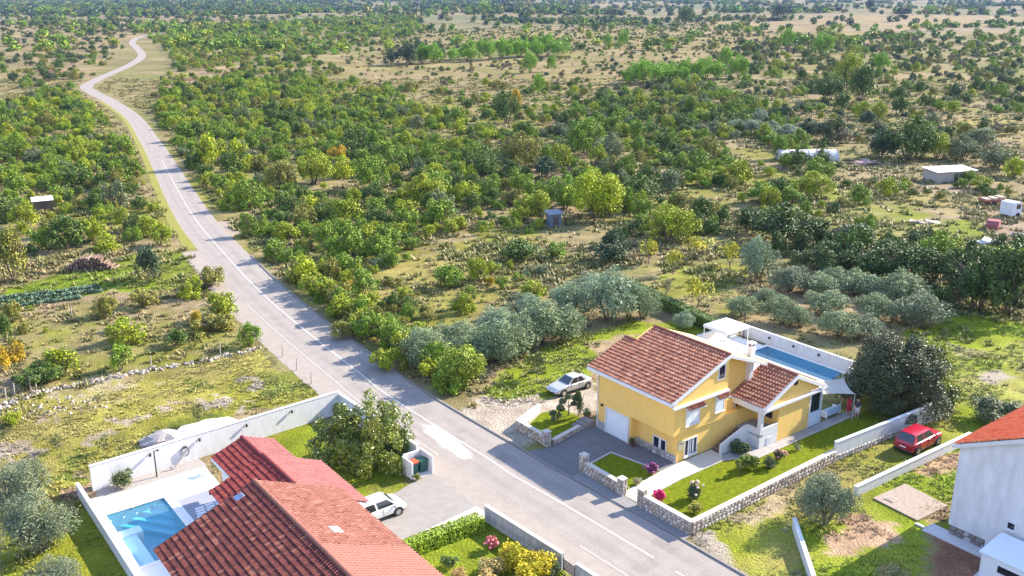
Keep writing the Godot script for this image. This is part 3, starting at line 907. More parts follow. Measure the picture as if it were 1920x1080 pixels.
	put("parapet", boxm(Vector3(7.06, 0.9, 2.14), Vector3(8.9, 1.62, 2.31), 0.015), white, h)
	put("parapet", boxm(Vector3(6.71, 0.9, 0.95), Vector3(6.88, 1.62, 1.98), 0.015), white, h)
	put("lower_wall", boxm(Vector3(6.72, -0.1, 1.0), Vector3(8.9, 0.9, 2.308), 0.01), white, h)
	put("cellar_door", boxm(Vector3(7.6, 0.0, 2.30), Vector3(8.15, 0.72, 2.34), 0.01), mat(0.55, 0.58, 0.62, 0.6), h)
	var pd := put("porch_door", boxm(Vector3(7.0, 1.14, -0.62), Vector3(7.85, 2.95, -0.55), 0.01), mat(0.62, 0.68, 0.74, 0.5), h)
	put("pane", boxm(Vector3(7.12, 1.7, -0.56), Vector3(7.4, 2.75, -0.535)), glass(), pd)
	put("pane", boxm(Vector3(7.46, 1.7, -0.56), Vector3(7.73, 2.75, -0.535)), glass(), pd)
	var pw := put("porch_window", boxm(Vector3(8.84, 1.75, 0.3), Vector3(8.88, 2.8, 1.7)), glass(), h)
	put("mullion", boxm(Vector3(8.82, 1.75, 0.96), Vector3(8.86, 2.8, 1.04)), white, pw)
	# stair from the path up to the porch, behind a sloping parapet
	for i in 6:
		put("step", boxm(Vector3(3.85 + i * 0.47, -0.05, 0.13), Vector3(6.7, 0.165 * (i + 1), 1.0 + 0.001 * i), 0.01), mat(0.22, 0.15, 0.12, 0.9, 0.7, 0.8), h)
	put("stair_parapet", Shape.new().prism([Vector2(3.6, -0.05), Vector2(6.72, -0.05), Vector2(6.72, 1.64), Vector2(6.3, 1.64), Vector2(3.6, 0.85)], 1.02, 1.18).mesh(), white, h)
	# ---- white annex at the far end
	put("annex_wall", boxm(Vector3(12.852, -0.1, 0.4), Vector3(13.1, 3.0, 2.25), 0.01), white, h)
	put("annex_wall", boxm(Vector3(13.1, -0.1, 2.05), Vector3(14.6, 1.15, 2.25), 0.01), mat(0.62, 0.70, 0.76, 0.6), h)
	put("annex_post", boxm(Vector3(14.45, 1.15, 2.07), Vector3(14.58, 3.0, 2.23), 0.01), mat(0.55, 0.64, 0.72, 0.6), h)
	put("annex_wall", boxm(Vector3(12.86, -0.1, -0.6), Vector3(14.6, 3.0, 0.39), 0.01), mat(0.62, 0.70, 0.76, 0.6), h)
	put("pane", boxm(Vector3(13.1, 1.15, 2.1), Vector3(14.45, 2.95, 2.13)), glass(), h)

func make_yellow_plot() -> void:
	var white := plaster(0.70, 0.70, 0.70, 0.8, 1.7)
	var paving := mat(0.36, 0.34, 0.33, 0.9, 0.65, 1.7)
	var pale := mat(0.60, 0.54, 0.45, 0.9, 0.75, 1.4)
	var turf := grass_mat(0.205, 0.25, 0.008)
	# drive, paths and lawns, each a little above the one below
	plot_sheet("driveway", [-7.8, -8.3, -6.2, -7.7, -2.3, -8.5, -0.62, -8.2, -0.62, -4.3, 0, -4.3, 0, 0.1, -2.0, 0.2, -2.6, -4.1, -6.2, -3.5, -7.85, -3.0], 0.0, 0.028, asphalt(0.165, 0.16, 0.165))
	plot_sheet("path", [-6.5, 0.85, -1.9, 0.22, 0.0, 0.13, 3.7, 0.13, 3.7, 1.25, 3.6, 1.3, 3.0, 1.9, -1.7, 1.95, -6.4, 2.35], 0.0, 0.032, pale)
	plot_sheet("path", [3.0, 1.9, 3.6, 1.3, 6.7, 1.3, 6.7, 2.35, 15.5, 2.35, 18.6, 2.35, 18.6, 3.2, 15, 3.2, 6.4, 3.25, 5.4, 3.25, 4.4, 2.5], 0.0, 0.036, paving)
	for i in 5:
		structure("drive_joint", boxm(Vector3(0, 0.028, 0), Vector3(0.03, 0.031, 4.4)), mat(0.06, 0.055, 0.055, 0.95), plot(-6.4 + i * 1.2, -7.8 + i * 0.1), PLOT_TURN)
	for i in 10:
		structure("path_joint", boxm(Vector3(0, 0.036, 0), Vector3(0.025, 0.039, 0.84)), mat(0.16, 0.15, 0.145, 0.95), plot(7.6 + i * 1.05, 2.36), PLOT_TURN)
	for i in 7:
		# flagstones of the garden path
		put_flag(-6.0 + i * 0.68, 0.9 - i * 0.09, pale)
	plot_sheet("front_lawn", [-5.95, -3.6, -2.9, -4.1, -2.0, 0.0, -6.0, 0.8], 0.0, 0.02, turf)
	plot_sheet("side_lawn", [-6.3, 2.4, -1.7, 1.97, 3.0, 1.92, 4.4, 2.52, 5.4, 3.27, 22.5, 3.25, 22.5, 7.1, -6.2, 7.1], 0.0, 0.024, turf)
	plot_sheet("corner_lawn", [-5.6, -11.4, -2.6, -13.0, -0.5, -12.6, -0.7, -8.4, -2.1, -8.75, -5.6, -8.2], 0.0, 0.02, turf)
	plot_sheet("pavement", [-7.8, -3.1, -6.6, -3.3, -6.55, 2.7, -6.6, 7.5, -7.3, 7.6, -7.85, 1.0], 0.0, 0.05, mat(0.28, 0.27, 0.27, 0.95, 0.45, 0.9))
	var edge := mat(0.5, 0.47, 0.44, 0.9, 0.7, 1.0)
	plot_sheet("lawn_edging", [-6.0, -3.72, -2.78, -4.22, -1.86, 0.0, -1.98, 0.0, -2.88, -4.08, -6.0, -3.58], 0.0, 0.09, edge)
	plot_sheet("lawn_edging", [-6.2, 2.36, -1.7, 1.93, 3.02, 1.88, 4.42, 2.48, 5.42, 3.22, 18.6, 3.2, 18.6, 3.28, 5.4, 3.3, 4.4, 2.56, 3.0, 1.96, -1.7, 2.01, -6.2, 2.44], 0.0, 0.075, edge)
	# garden walls of field stone
	stone_wall("field stone wall with two posts between the driveway and the garden path", -6.45, -3.3, -6.5, 1.05, 0.85, 0.3, [[0.1, 1.4], [4.2, 1.25]], false)
	stone_wall("field stone wall along the road from the gate post to the corner", -6.55, 2.75, -6.45, 7.45, 0.95, 0.32, [[0.2, 1.35]], false)
	stone_wall("long field stone wall with pale coping along the grassy lane", -6.42, 7.3, 9.7, 6.95, 0.85, 0.32, [], false, 0.36)
	stone_wall("curved end of field stone wall by the gravel forecourt, one post", -5.95, -11.85, -5.95, -8.05, 0.75, 0.3, [[3.7, 1.2]], false)
	stone_wall("low field stone kerb wall between the shaped shrubs and the driveway", -5.5, -7.95, -2.2, -8.6, 0.4, 0.28, [], false, 0.3)
	plain_wall("white_wall", "short white rendered wall sloping behind the cloud-pruned shrubs", -5.9, -11.95, -2.6, -13.2, 0.7, 0.16, white, white)
	var lane := plain_wall("white_wall", "white rendered lane wall on a stone foot beside the red car", 9.75, 6.95, 23.8, 7.75, 1.55, 0.22, white, white)
	face_stones(lane, Transform3D(Basis(), Vector3(0, 0, 0.115)), 14.0, 0.0, 0.5, 0.34)
	# forecourt steps beside the garage
	var st := on_plot("entrance_steps", "three low stone steps beside the white garage door", "steps", -2.1, -8.5)
	for i in 3:
		put("step", boxm(Vector3(0.0 + i * 0.42, 0.0, -1.15), Vector3(1.45, 0.15 * (i + 1), 0.1 - i * 0.03), 0.015), mat(0.30, 0.25, 0.23, 0.9, 0.6, 0.8), st)
	make_pool_terrace(white)

func put_flag(u: float, v: float, m: Material) -> void:
	var o := structure("paving_slab", Shape.new().box(Vector3(0, 0.0, 0), Vector3(0.64, 0.045, 1.02), 0.01).mesh(), m, plot(u + 0.02, v + 0.12), PLOT_TURN + 0.06)

func grass_mat(r: float, g: float, b: float) -> StandardMaterial3D:
	var m := mat(r, g, b, 0.95, 0.5, 2.9)
	m.metallic_specular = 0.2
	m.normal_enabled = true
	m.normal_texture = bump_tex("turf bump", 512, 0.05, 6.0)
	m.detail_enabled = true
	m.detail_albedo = noise_tex("grit", 512, 0.09, 0.6, 1.0, 4)
	m.detail_blend_mode = BaseMaterial3D.BLEND_MODE_MUL
	return m

func water_mat() -> StandardMaterial3D:
	var m := StandardMaterial3D.new()
	m.transparency = BaseMaterial3D.TRANSPARENCY_ALPHA
	m.albedo_color = Color(0.75, 0.93, 1.0, 0.1)
	m.roughness = 0.03
	m.metallic_specular = 0.3
	m.normal_enabled = true
	m.normal_texture = bump_tex("ripple", 512, 0.02, 3.0)
	m.normal_scale = 0.25
	m.uv1_triplanar = true
	m.uv1_world_triplanar = true
	m.uv1_scale = Vector3.ONE / 3.5
	return m

# a sunken basin: lining, coping and water; x0..x1, z0..z1 in the node's axes
func basin(parent: Node3D, x0: float, z0: float, x1: float, z1: float, depth: float, lining: Material, coping: Material) -> void:
	var s := Shape.new()
	s.quad(Vector3(x0, -depth, z0), Vector3(x1, -depth, z0), Vector3(x1, -depth, z1), Vector3(x0, -depth, z1), Vector3.UP)
	s.quad(Vector3(x0, -depth, z0), Vector3(x0, 0, z0), Vector3(x0, 0, z1), Vector3(x0, -depth, z1), Vector3.RIGHT)
	s.quad(Vector3(x1, -depth, z0), Vector3(x1, 0, z0), Vector3(x1, 0, z1), Vector3(x1, -depth, z1), Vector3.LEFT)
	s.quad(Vector3(x0, -depth, z0), Vector3(x1, -depth, z0), Vector3(x1, 0, z0), Vector3(x0, 0, z0), Vector3.BACK)
	s.quad(Vector3(x0, -depth, z1), Vector3(x1, -depth, z1), Vector3(x1, 0, z1), Vector3(x0, 0, z1), Vector3.FORWARD)
	put("lining", s.mesh(), lining, parent)
	var c := 0.34
	var r := Shape.new()
	r.box(Vector3(x0 - c, -0.03, z0 - c), Vector3(x1 + c, 0.06, z0 + 0.02), 0.015)
	r.box(Vector3(x0 - c, -0.03, z1 - 0.02), Vector3(x1 + c, 0.06, z1 + c), 0.015)
	r.box(Vector3(x0 - c, -0.03, z0 + 0.02), Vector3(x0 + 0.02, 0.06, z1 - 0.02), 0.015)
	r.box(Vector3(x1 - 0.02, -0.03, z0 + 0.02), Vector3(x1 + c, 0.06, z1 - 0.02), 0.015)
	put("coping", r.mesh(), coping, parent)
	var w := Shape.new()
	w.quad(Vector3(x0, -0.08, z0), Vector3(x1, -0.08, z0), Vector3(x1, -0.08, z1), Vector3(x0, -0.08, z1), Vector3.UP)
	put("water", w.mesh(), water_mat(), parent)

func wall_light(label: String, at: Vector3, turn: float) -> void:
	var o := thing("wall_light", label, "wall light", at, turn, "black lights on the pool walls")
	put("bracket", boxm(Vector3(-0.05, -0.08, 0.0), Vector3(0.05, 0.08, 0.03), 0.01), mat(0.02, 0.02, 0.02, 0.5), o)
	put("lamp_head", Shape.new().lathe([Vector2(0, -0.13), Vector2(0.09, -0.11), Vector2(0.1, 0.07), Vector2(0.0, 0.13)], 8, Vector3(0, 0, 0.14)).mesh(), mat(0.02, 0.02, 0.02, 0.5), o)

func make_pool_terrace(white: Material) -> void:
	var deck := mat(0.80, 0.77, 0.73, 0.85, 0.85, 1.6)
	plot_sheet("terrace", [17.5, -15.4, 25.1, -15.6, 25.1, -11.9, 21.6, -11.9, 21.6, -1.6, 18.0, -1.6], 0.0, 0.02, deck)
	var p := on_plot("swimming_pool", "long turquoise swimming pool half in shade behind the yellow house", "swimming pool", 0, 0)
	basin(p, 22.2, -11.5, 25.25, -2.0, 1.3, mat(0.003, 0.23, 0.40, 0.4, 0.9, 1.5), deck)
	plain_wall("white_wall", "white pool wall with three lights behind the yellow house", 25.75, -15.3, 25.75, -1.5, 1.2, 0.2, white, white)
	plain_wall("white_wall", "short white end wall behind the gazebo at the pool terrace", 19.4, -15.6, 25.6, -15.6, 1.2, 0.2, white, white)
	for i in 3:
		wall_light(["wall light on the shaded white pool wall, next to the lamp post", "middle wall light on the shaded white pool wall", "wall light on the shaded white pool wall, next to the round tree"][i], plot(25.64, -11.6 + i * 2.9, 0.8), PLOT_TURN - PI / 2)
	# gazebo
	var g := on_plot("gazebo", "square white fabric gazebo on the pool terrace behind the yellow house", "gazebo", 21.9, -14.1)
	var cloth := mat(0.84, 0.83, 0.80, 0.9)
	var top := Shape.new()
	var c := [Vector3(-1.7, 2.25, -1.5), Vector3(1.7, 2.25, -1.5), Vector3(1.7, 2.25, 1.5), Vector3(-1.7, 2.25, 1.5)]
	for i in 4:
		top.tri(c[i], c[(i + 1) % 4], Vector3(0, 2.95, 0), Vector3(0, 1, 0))
		top.tri(c[i] - Vector3(0, 0.02, 0), c[(i + 1) % 4] - Vector3(0, 0.02, 0), Vector3(0, 2.93, 0), Vector3(0, -1, 0))
		var d: Vector3 = (c[i] + c[(i + 1) % 4]) / 2
		d.y = 0
		top.quad(c[i], c[(i + 1) % 4], c[(i + 1) % 4] - Vector3(0, 0.28, 0), c[i] - Vector3(0, 0.28, 0), d)
	put("canopy", top.mesh(), cloth, g)
	for i in 4:
		put("post", Shape.new().tube(Vector3(c[i].x * 0.95, 0, c[i].z * 0.95), Vector3(c[i].x * 0.95, 2.25, c[i].z * 0.95), 0.04, 0.04).mesh(), cloth, g)
	var table := on_plot("garden_table", "round white garden table under the fabric gazebo", "table", 21.6, -13.9)
	put("table_top", Shape.new().lathe([Vector2(0, 0.7), Vector2(0.55, 0.7), Vector2(0.55, 0.74), Vector2(0, 0.74)], 14).mesh(), cloth, table)
	put("leg", Shape.new().lathe([Vector2(0.3, 0.0), Vector2(0.05, 0.06), Vector2(0.05, 0.7)], 10).mesh(), cloth, table)
	var lp := on_plot("lamp_post", "slim black lamp post at the corner of the white pool wall", "lamp post", 25.05, -14.4)
	put("pole", Shape.new().tube(Vector3(0, 0, 0), Vector3(0, 2.45, 0), 0.06, 0.05).mesh(), mat(0.02, 0.02, 0.02, 0.5), lp)
	put("lamp_head", Shape.new().lathe([Vector2(0.05, 2.45), Vector2(0.13, 2.5), Vector2(0.13, 2.68), Vector2(0.0, 2.74)], 10).mesh(), mat(0.02, 0.02, 0.02, 0.5), lp)
	# shade sail over the seating at the end of the house
	var sail := on_plot("shade_sail", "cream shade sail stretched between the annex and the round tree", "shade sail", 0, 0)
	var sm := Shape.new()
	var e := [Vector3(15.6, 2.95, 0.8), Vector3(14.2, 2.7, 2.5), Vector3(16.9, 2.4, 3.7), Vector3(18.4, 2.75, 1.6)]
	var n := 8
	var at := func(i: int, k: int) -> Vector3:
		var a := float(i) / n
		var b := float(k) / n
		var q: Vector3 = (e[0] as Vector3).lerp(e[1], a).lerp((e[3] as Vector3).lerp(e[2], a), b)
		var mid: Vector3 = (e[0] + e[1] + e[2] + e[3]) / 4.0
		var pull := (0.25 - (a - 0.5) * (a - 0.5)) * 0.5 * absf(b - 0.5) * 2.0 + (0.25 - (b - 0.5) * (b - 0.5)) * 0.5 * absf(a - 0.5) * 2.0
		q = q.lerp(Vector3(mid.x, q.y, mid.z), pull)
		q.y -= 1.6 * a * (1 - a) * b * (1 - b)
		return q
	for i in n:
		for k in n:
			sm.quad(at.call(i, k), at.call(i + 1, k), at.call(i + 1, k + 1), at.call(i, k + 1), Vector3.UP)
	put("cloth", sm.mesh(), mat(0.46, 0.42, 0.36, 0.9, 0.9, 1.0), sail)
	for q in e:
		put("mast", Shape.new().tube(Vector3(q.x, 0, q.z), Vector3(q.x, q.y + 0.05, q.z), 0.035, 0.03).mesh(), mat(0.45, 0.45, 0.45, 0.5), sail)
	var bench := on_plot("garden_sofa", "pale blue garden sofa beneath the cream shade sail", "sofa", 16.4, 1.9)
	var blue := mat(0.38, 0.50, 0.62, 0.8)
	put("seat", boxm(Vector3(-0.9, 0.2, -0.4), Vector3(0.9, 0.45, 0.4), 0.04), blue, bench)
	put("backrest", boxm(Vector3(-0.9, 0.45, 0.22), Vector3(0.9, 0.85, 0.4), 0.04), blue, bench)
	for x in [-0.98, 0.9]:
		put("armrest", boxm(Vector3(x, 0.1, -0.4), Vector3(x + 0.08, 0.62, 0.4), 0.02), mat(0.7, 0.72, 0.74, 0.6), bench)
	for x in [-0.9, 0.82]:
		for z in [-0.36, 0.3]:
			put("leg", boxm(Vector3(x, 0.03, z), Vector3(x + 0.07, 0.22, z + 0.07)), mat(0.7, 0.72, 0.74, 0.6), bench)


# ---------------------------------------------------------------- the house with the red roof and its garden
func make_red_house() -> void:
	var white := mat(0.76, 0.74, 0.71, 0.8, 0.85, 2.2)
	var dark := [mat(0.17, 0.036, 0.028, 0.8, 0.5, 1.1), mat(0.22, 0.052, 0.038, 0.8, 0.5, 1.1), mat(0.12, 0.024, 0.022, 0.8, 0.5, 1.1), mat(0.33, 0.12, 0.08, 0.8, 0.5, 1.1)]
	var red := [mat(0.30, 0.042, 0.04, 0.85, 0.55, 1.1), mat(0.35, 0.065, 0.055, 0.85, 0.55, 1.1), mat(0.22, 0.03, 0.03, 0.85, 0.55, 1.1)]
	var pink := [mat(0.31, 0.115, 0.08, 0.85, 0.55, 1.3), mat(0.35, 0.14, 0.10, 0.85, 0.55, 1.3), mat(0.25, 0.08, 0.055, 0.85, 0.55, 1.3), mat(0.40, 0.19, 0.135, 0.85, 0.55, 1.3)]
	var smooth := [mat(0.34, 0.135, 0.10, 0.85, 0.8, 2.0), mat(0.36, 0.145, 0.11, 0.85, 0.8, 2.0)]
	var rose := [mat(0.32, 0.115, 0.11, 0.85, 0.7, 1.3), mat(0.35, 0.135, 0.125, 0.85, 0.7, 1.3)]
	var h := on_plot("red_house", "sprawling white house under stepped dark red tiled roofs, beside the square pool", "house", 0, 0)
	put("wall", Shape.new().prism([Vector2(-35.3, -0.1), Vector2(-25.2, -0.1), Vector2(-25.2, 3.25), Vector2(-30, 5.3), Vector2(-35.3, 3.3)], -6.2, 13.0).mesh(), white, h)
	put("wall", Shape.new().prism([Vector2(-30.4, -0.1), Vector2(-23.9, -0.1), Vector2(-23.9, 2.7), Vector2(-27.4, 4.15), Vector2(-30.4, 3.05)], -11.3, -6.201).mesh(), white, h)
	put("wall", Shape.new().prism([Vector2(-29.2, -0.1), Vector2(-25.6, -0.1), Vector2(-25.6, 3.35), Vector2(-27.4, 3.98), Vector2(-29.2, 3.3)], -15.0, -11.301).mesh(), white, h)
	var up_left := Vector3(6.2, 2.34, 0)
	var up_right := Vector3(-5.5, 2.36, 0)
	var main := put("roof", Shape.new().prism([Vector2(-36.25, 3.0), Vector2(-30, 5.36), Vector2(-24.5, 3.0), Vector2(-24.5, 3.16), Vector2(-30, 5.52), Vector2(-36.25, 3.16)], -6.75, 13.4).mesh(), white, h)
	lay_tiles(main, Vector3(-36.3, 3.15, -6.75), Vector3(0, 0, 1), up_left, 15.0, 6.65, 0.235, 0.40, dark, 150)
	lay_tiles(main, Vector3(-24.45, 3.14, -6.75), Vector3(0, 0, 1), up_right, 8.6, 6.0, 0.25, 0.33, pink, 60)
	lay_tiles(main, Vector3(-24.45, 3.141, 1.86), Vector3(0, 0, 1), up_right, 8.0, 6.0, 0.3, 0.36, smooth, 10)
	ridge_tiles(main, Vector3(-30, 5.56, -6.75), Vector3(-30, 5.56, 8.5), pink[0], 0.15)
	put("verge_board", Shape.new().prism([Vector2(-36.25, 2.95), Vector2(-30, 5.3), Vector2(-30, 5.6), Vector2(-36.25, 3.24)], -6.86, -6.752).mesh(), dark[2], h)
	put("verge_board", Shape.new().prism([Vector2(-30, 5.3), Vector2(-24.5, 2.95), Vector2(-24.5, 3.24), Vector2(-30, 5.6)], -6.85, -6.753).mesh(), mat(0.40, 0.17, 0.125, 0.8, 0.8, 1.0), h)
	put("gutter", boxm(Vector3(-24.48, 2.98, -6.8), Vector3(-24.36, 3.1, 13), 0.02), mat(0.05, 0.04, 0.04, 0.6), h)
	var second := put("roof", Shape.new().prism([Vector2(-31.15, 2.82), Vector2(-27.4, 4.21), Vector2(-23.4, 2.47), Vector2(-23.4, 2.61), Vector2(-27.4, 4.36), Vector2(-31.15, 2.96)], -11.8, -6.87).mesh(), red[2], h)
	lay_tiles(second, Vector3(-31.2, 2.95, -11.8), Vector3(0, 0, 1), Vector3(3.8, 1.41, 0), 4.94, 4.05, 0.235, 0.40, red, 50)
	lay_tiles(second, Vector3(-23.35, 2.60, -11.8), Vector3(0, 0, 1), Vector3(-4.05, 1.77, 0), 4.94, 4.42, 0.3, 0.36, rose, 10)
	var lean_to := put("roof", Shape.new().prism([Vector2(-24.52, 2.95), Vector2(-23.4, 2.46), Vector2(-23.4, 2.60), Vector2(-24.52, 3.09)], -6.86, -4.9).mesh(), white, h)
	lay_tiles(lean_to, Vector3(-23.35, 2.59, -6.86), Vector3(0, 0, 1), Vector3(-4.05, 1.77, 0), 1.98, 1.15, 0.3, 0.36, rose, 4)
	put("wall", boxm(Vector3(-25.2, -0.1, -6.2), Vector3(-23.9, 2.55, -5.1)), white, h)
	ridge_tiles(second, Vector3(-27.4, 4.41, -11.8), Vector3(-27.4, 4.41, -6.9), red[2], 0.15)
	var first := put("roof", Shape.new().prism([Vector2(-29.6, 3.22), Vector2(-27.4, 4.05), Vector2(-25.2, 3.22), Vector2(-25.2, 3.37), Vector2(-27.4, 4.20), Vector2(-29.6, 3.37)], -15.5, -11.802).mesh(), red[2], h)
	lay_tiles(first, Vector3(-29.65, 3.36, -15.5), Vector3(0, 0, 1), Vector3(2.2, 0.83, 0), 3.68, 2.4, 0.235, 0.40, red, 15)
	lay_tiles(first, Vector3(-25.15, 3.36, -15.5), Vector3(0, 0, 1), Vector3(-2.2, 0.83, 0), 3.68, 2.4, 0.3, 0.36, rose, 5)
	ridge_tiles(first, Vector3(-27.4, 4.25, -15.5), Vector3(-27.4, 4.25, -11.8), red[2], 0.15)
	put("fascia", boxm(Vector3(-29.66, 3.08, -15.5), Vector3(-29.58, 3.34, -11.81), 0.01), white, h)
	put("verge_board", boxm(Vector3(-31.2, 2.7, -11.9), Vector3(-29.7, 2.98, -11.802), 0.01), red[2], h)
	# roof lights
	var lean := Basis(Vector3(0, 0, 1), -atan2(2.34, 6.2))
	var hatch := put("roof_light", Shape.new().box(Vector3(-0.36, 0.0, -0.42), Vector3(0.36, 0.14, 0.42), 0.02, Transform3D(lean, Vector3.ZERO)).mesh(), mat(0.30, 0.29, 0.28, 0.5), h, Vector3(-28.1, 4.72, 0.0))
	put("pane", Shape.new().box(Vector3(-0.26, 0.12, -0.32), Vector3(0.26, 0.155, 0.32), 0.0, Transform3D(lean, Vector3.ZERO)).mesh(), mat(0.26, 0.28, 0.30, 0.15), hatch)
	var lean2 := Basis(Vector3(0, 0, 1), atan2(2.34, 6.2))
	var light2 := put("roof_light", Shape.new().box(Vector3(-0.3, 0.0, -0.3), Vector3(0.3, 0.13, 0.3), 0.02, Transform3D(lean2, Vector3.ZERO)).mesh(), mat(0.35, 0.45, 0.55, 0.4), h, Vector3(-31.2, 5.06, -6.2))
	put("pane", Shape.new().box(Vector3(-0.22, 0.11, -0.22), Vector3(0.22, 0.15, 0.22), 0.0, Transform3D(lean2, Vector3.ZERO)).mesh(), mat(0.10, 0.22, 0.42, 0.08), light2)
	var door := put("terrace_door", boxm(Vector3(-30.46, 0.0, -10.2), Vector3(-30.38, 2.2, -8.4), 0.01), mat(0.5, 0.58, 0.62, 0.4), h)
	put("pane", boxm(Vector3(-30.48, 0.1, -10.1), Vector3(-30.44, 2.1, -9.35)), glass(), door)
	put("pane", boxm(Vector3(-30.48, 0.1, -9.25), Vector3(-30.44, 2.1, -8.5)), glass(), door)
	put("terrace_door", boxm(Vector3(-29.26, 0.0, -13.8), Vector3(-29.18, 2.2, -12.5), 0.01), mat(0.5, 0.58, 0.62, 0.4), h)

func make_red_plot() -> void:
	var white := plaster(0.74, 0.74, 0.74, 0.82, 1.9)
	var deck := mat(0.82, 0.79, 0.75, 0.85, 0.86, 1.5)
	var grey := mat(0.27, 0.28, 0.33, 0.85, 0.8, 1.4)
	# paving
	plot_sheet("pool_deck", [-36.95, -21.0, -28.45, -21.4, -28.55, -17.6, -29.4, -17.6, -29.4, -18.5, -36.95, -18.5], 0.0, 0.02, deck)
	plot_sheet("pool_deck", [-32.2, -18.51, -28.7, -18.51, -28.7, -17.5, -29.5, -14.2, -29.5, 0, -32.2, 0], 0.0, 0.016, deck)
	plot_sheet("pool_deck", [-36.95, -10.41, -32.21, -10.41, -32.21, 0.0, -36.95, 0.0], 0.0, 0.02, deck)
	plot_sheet("pool_deck", [-36.95, -18.49, -36.45, -18.49, -36.45, -10.42, -36.95, -10.42], 0.0, 0.02, deck)
	plot_sheet("terrace", [-31.75, -17.2, -28.7, -17.4, -29.5, -14.0, -29.5, -6.3, -31.75, -6.3], 0.0, 0.028, grey)
	plot_sheet("gravel_strip", [-35.9, -22.05, -28.4, -22.5, -28.3, -20.9, -36.2, -20.7], 0.0, 0.03, mat(0.50, 0.45, 0.42, 0.95, 0.3, 0.8))
	plot_sheet("driveway", [-15.6, -9.75, -17.9, -9.3, -20.4, -8.5, -24.6, -8.3, -24.6, -3.0, -15.6, -3.9], 0.0, 0.02, asphalt(0.31, 0.28, 0.255))
	plot_sheet("driveway_edging", [-24.6, -3.0, -15.6, -3.9, -15.6, -2.2, -16.6, -2.3, -24.6, -2.35], 0.0, 0.06, mat(0.58, 0.52, 0.46, 0.9, 0.75, 1.2))
	var p := on_plot("swimming_pool", "square blue swimming pool with white ledge and corner steps beside the red roof", "swimming pool", 0, 0)
	var tiles := mat(0.022, 0.29, 0.42, 0.35, 0.85, 1.2)
	basin(p, -36.3, -18.2, -32.38, -10.6, 1.45, tiles, deck)
	put("ledge", boxm(Vector3(-36.29, -1.44, -15.95), Vector3(-34.75, -0.22, -15.1), 0.03), mat(0.55, 0.68, 0.68, 0.5), p)
	put("ledge", boxm(Vector3(-36.29, -1.44, -15.09), Vector3(-35.2, -0.30, -10.61), 0.03), mat(0.40, 0.64, 0.68, 0.5), p)
	for i in 4:
		var d := 0.5 + i * 0.52
		put("pool_step", Shape.new().prism([Vector2(-32.39, -18.19), Vector2(-32.39 - d * 1.5, -18.19), Vector2(-32.39, -18.19 + d * 1.9)], -1.44, -0.3 - i * 0.27, Transform3D(Basis(Vector3(1, 0, 0), Vector3(0, 0, 1), Vector3(0, 1, 0)), Vector3.ZERO)).mesh(), mat(0.05, 0.36, 0.50, 0.4), p)
	for i in 4:
		put("pool_light", Shape.new().tube(Vector3(-36.0 + i * 0.85, -0.55, -18.19), Vector3(-36.0 + i * 0.85, -0.55, -18.15), 0.06, 0.06, 10).mesh(), mat(0.8, 0.85, 0.8, 0.4), p)
	# walls
	plain_wall("white_wall", "long white rendered wall behind the square pool, with wall lights", -36.1, -22.15, -16.0, -23.3, 1.95, 0.22, white, white)
	plain_wall("white_wall", "white rendered wall along the roadside behind the two broad-leaved trees", -16.0, -23.4, -15.75, -11.3, 1.75, 0.22, white, white)
	plain_wall("white_wall", "low white wall between pool deck and the lower lawn", -37.05, -22.1, -37.05, 0.0, 0.95, 0.2, white, white)
	var lights := [[-31.95, "wall light above the rounded shrub, on the long white pool wall"], [-28.2, "wall light beside the hose reel on the long white wall"], [-24.4, "wall light above the small red roof on the long white wall"], [-20.5, "wall light nearest the road corner on the long white wall"]]
	for q in lights:
		var v: float = -22.15 - 1.15 * (q[0] + 36.1) / 20.1
		wall_light(q[1], plot(q[0], v + 0.13, 1.55), PLOT_TURN)
	var sp := on_plot("shower_post", "black garden shower post on the gravel by the pool wall", "shower", -31.83, -21.43)
	put("post", Shape.new().tube(Vector3.ZERO, Vector3(0, 2.1, 0), 0.055, 0.045).mesh(), mat(0.02, 0.02, 0.02, 0.5), sp)
	put("shower_head", Shape.new().tube(Vector3(0, 2.08, 0), Vector3(0.28, 2.14, 0), 0.03, 0.03).tube(Vector3(0.28, 2.06, 0), Vector3(0.28, 2.14, 0), 0.1, 0.06).mesh(), mat(0.02, 0.02, 0.02, 0.5), sp)
	var hose := on_plot("hose_reel", "coiled garden hose hanging on the long white wall", "hose", -29.35, -22.4)
	var hs := Shape.new()
	for i in 14:
		var a := TAU * i / 14
		var b := TAU * (i + 1) / 14
		hs.tube(Vector3(cos(a) * 0.28, 0.95 + sin(a) * 0.36, 0.1), Vector3(cos(b) * 0.28, 0.95 + sin(b) * 0.36, 0.1), 0.045, 0.045, 6, false)
	put("hose_coil", hs.mesh(), mat(0.16, 0.17, 0.18, 0.6), hose)
	put("bracket", boxm(Vector3(-0.14, 1.2, -0.02), Vector3(0.14, 1.34, 0.16), 0.03), mat(0.02, 0.02, 0.02, 0.5), hose)
	put("hose_end", Shape.new().tube(Vector3(-0.2, 0.62, 0.1), Vector3(-1.2, 0.05, 0.6), 0.02, 0.02, 6).tube(Vector3(-1.2, 0.05, 0.6), Vector3(-2.0, 0.05, 0.5), 0.02, 0.02, 6).mesh(), mat(0.05, 0.05, 0.05, 0.6), hose)
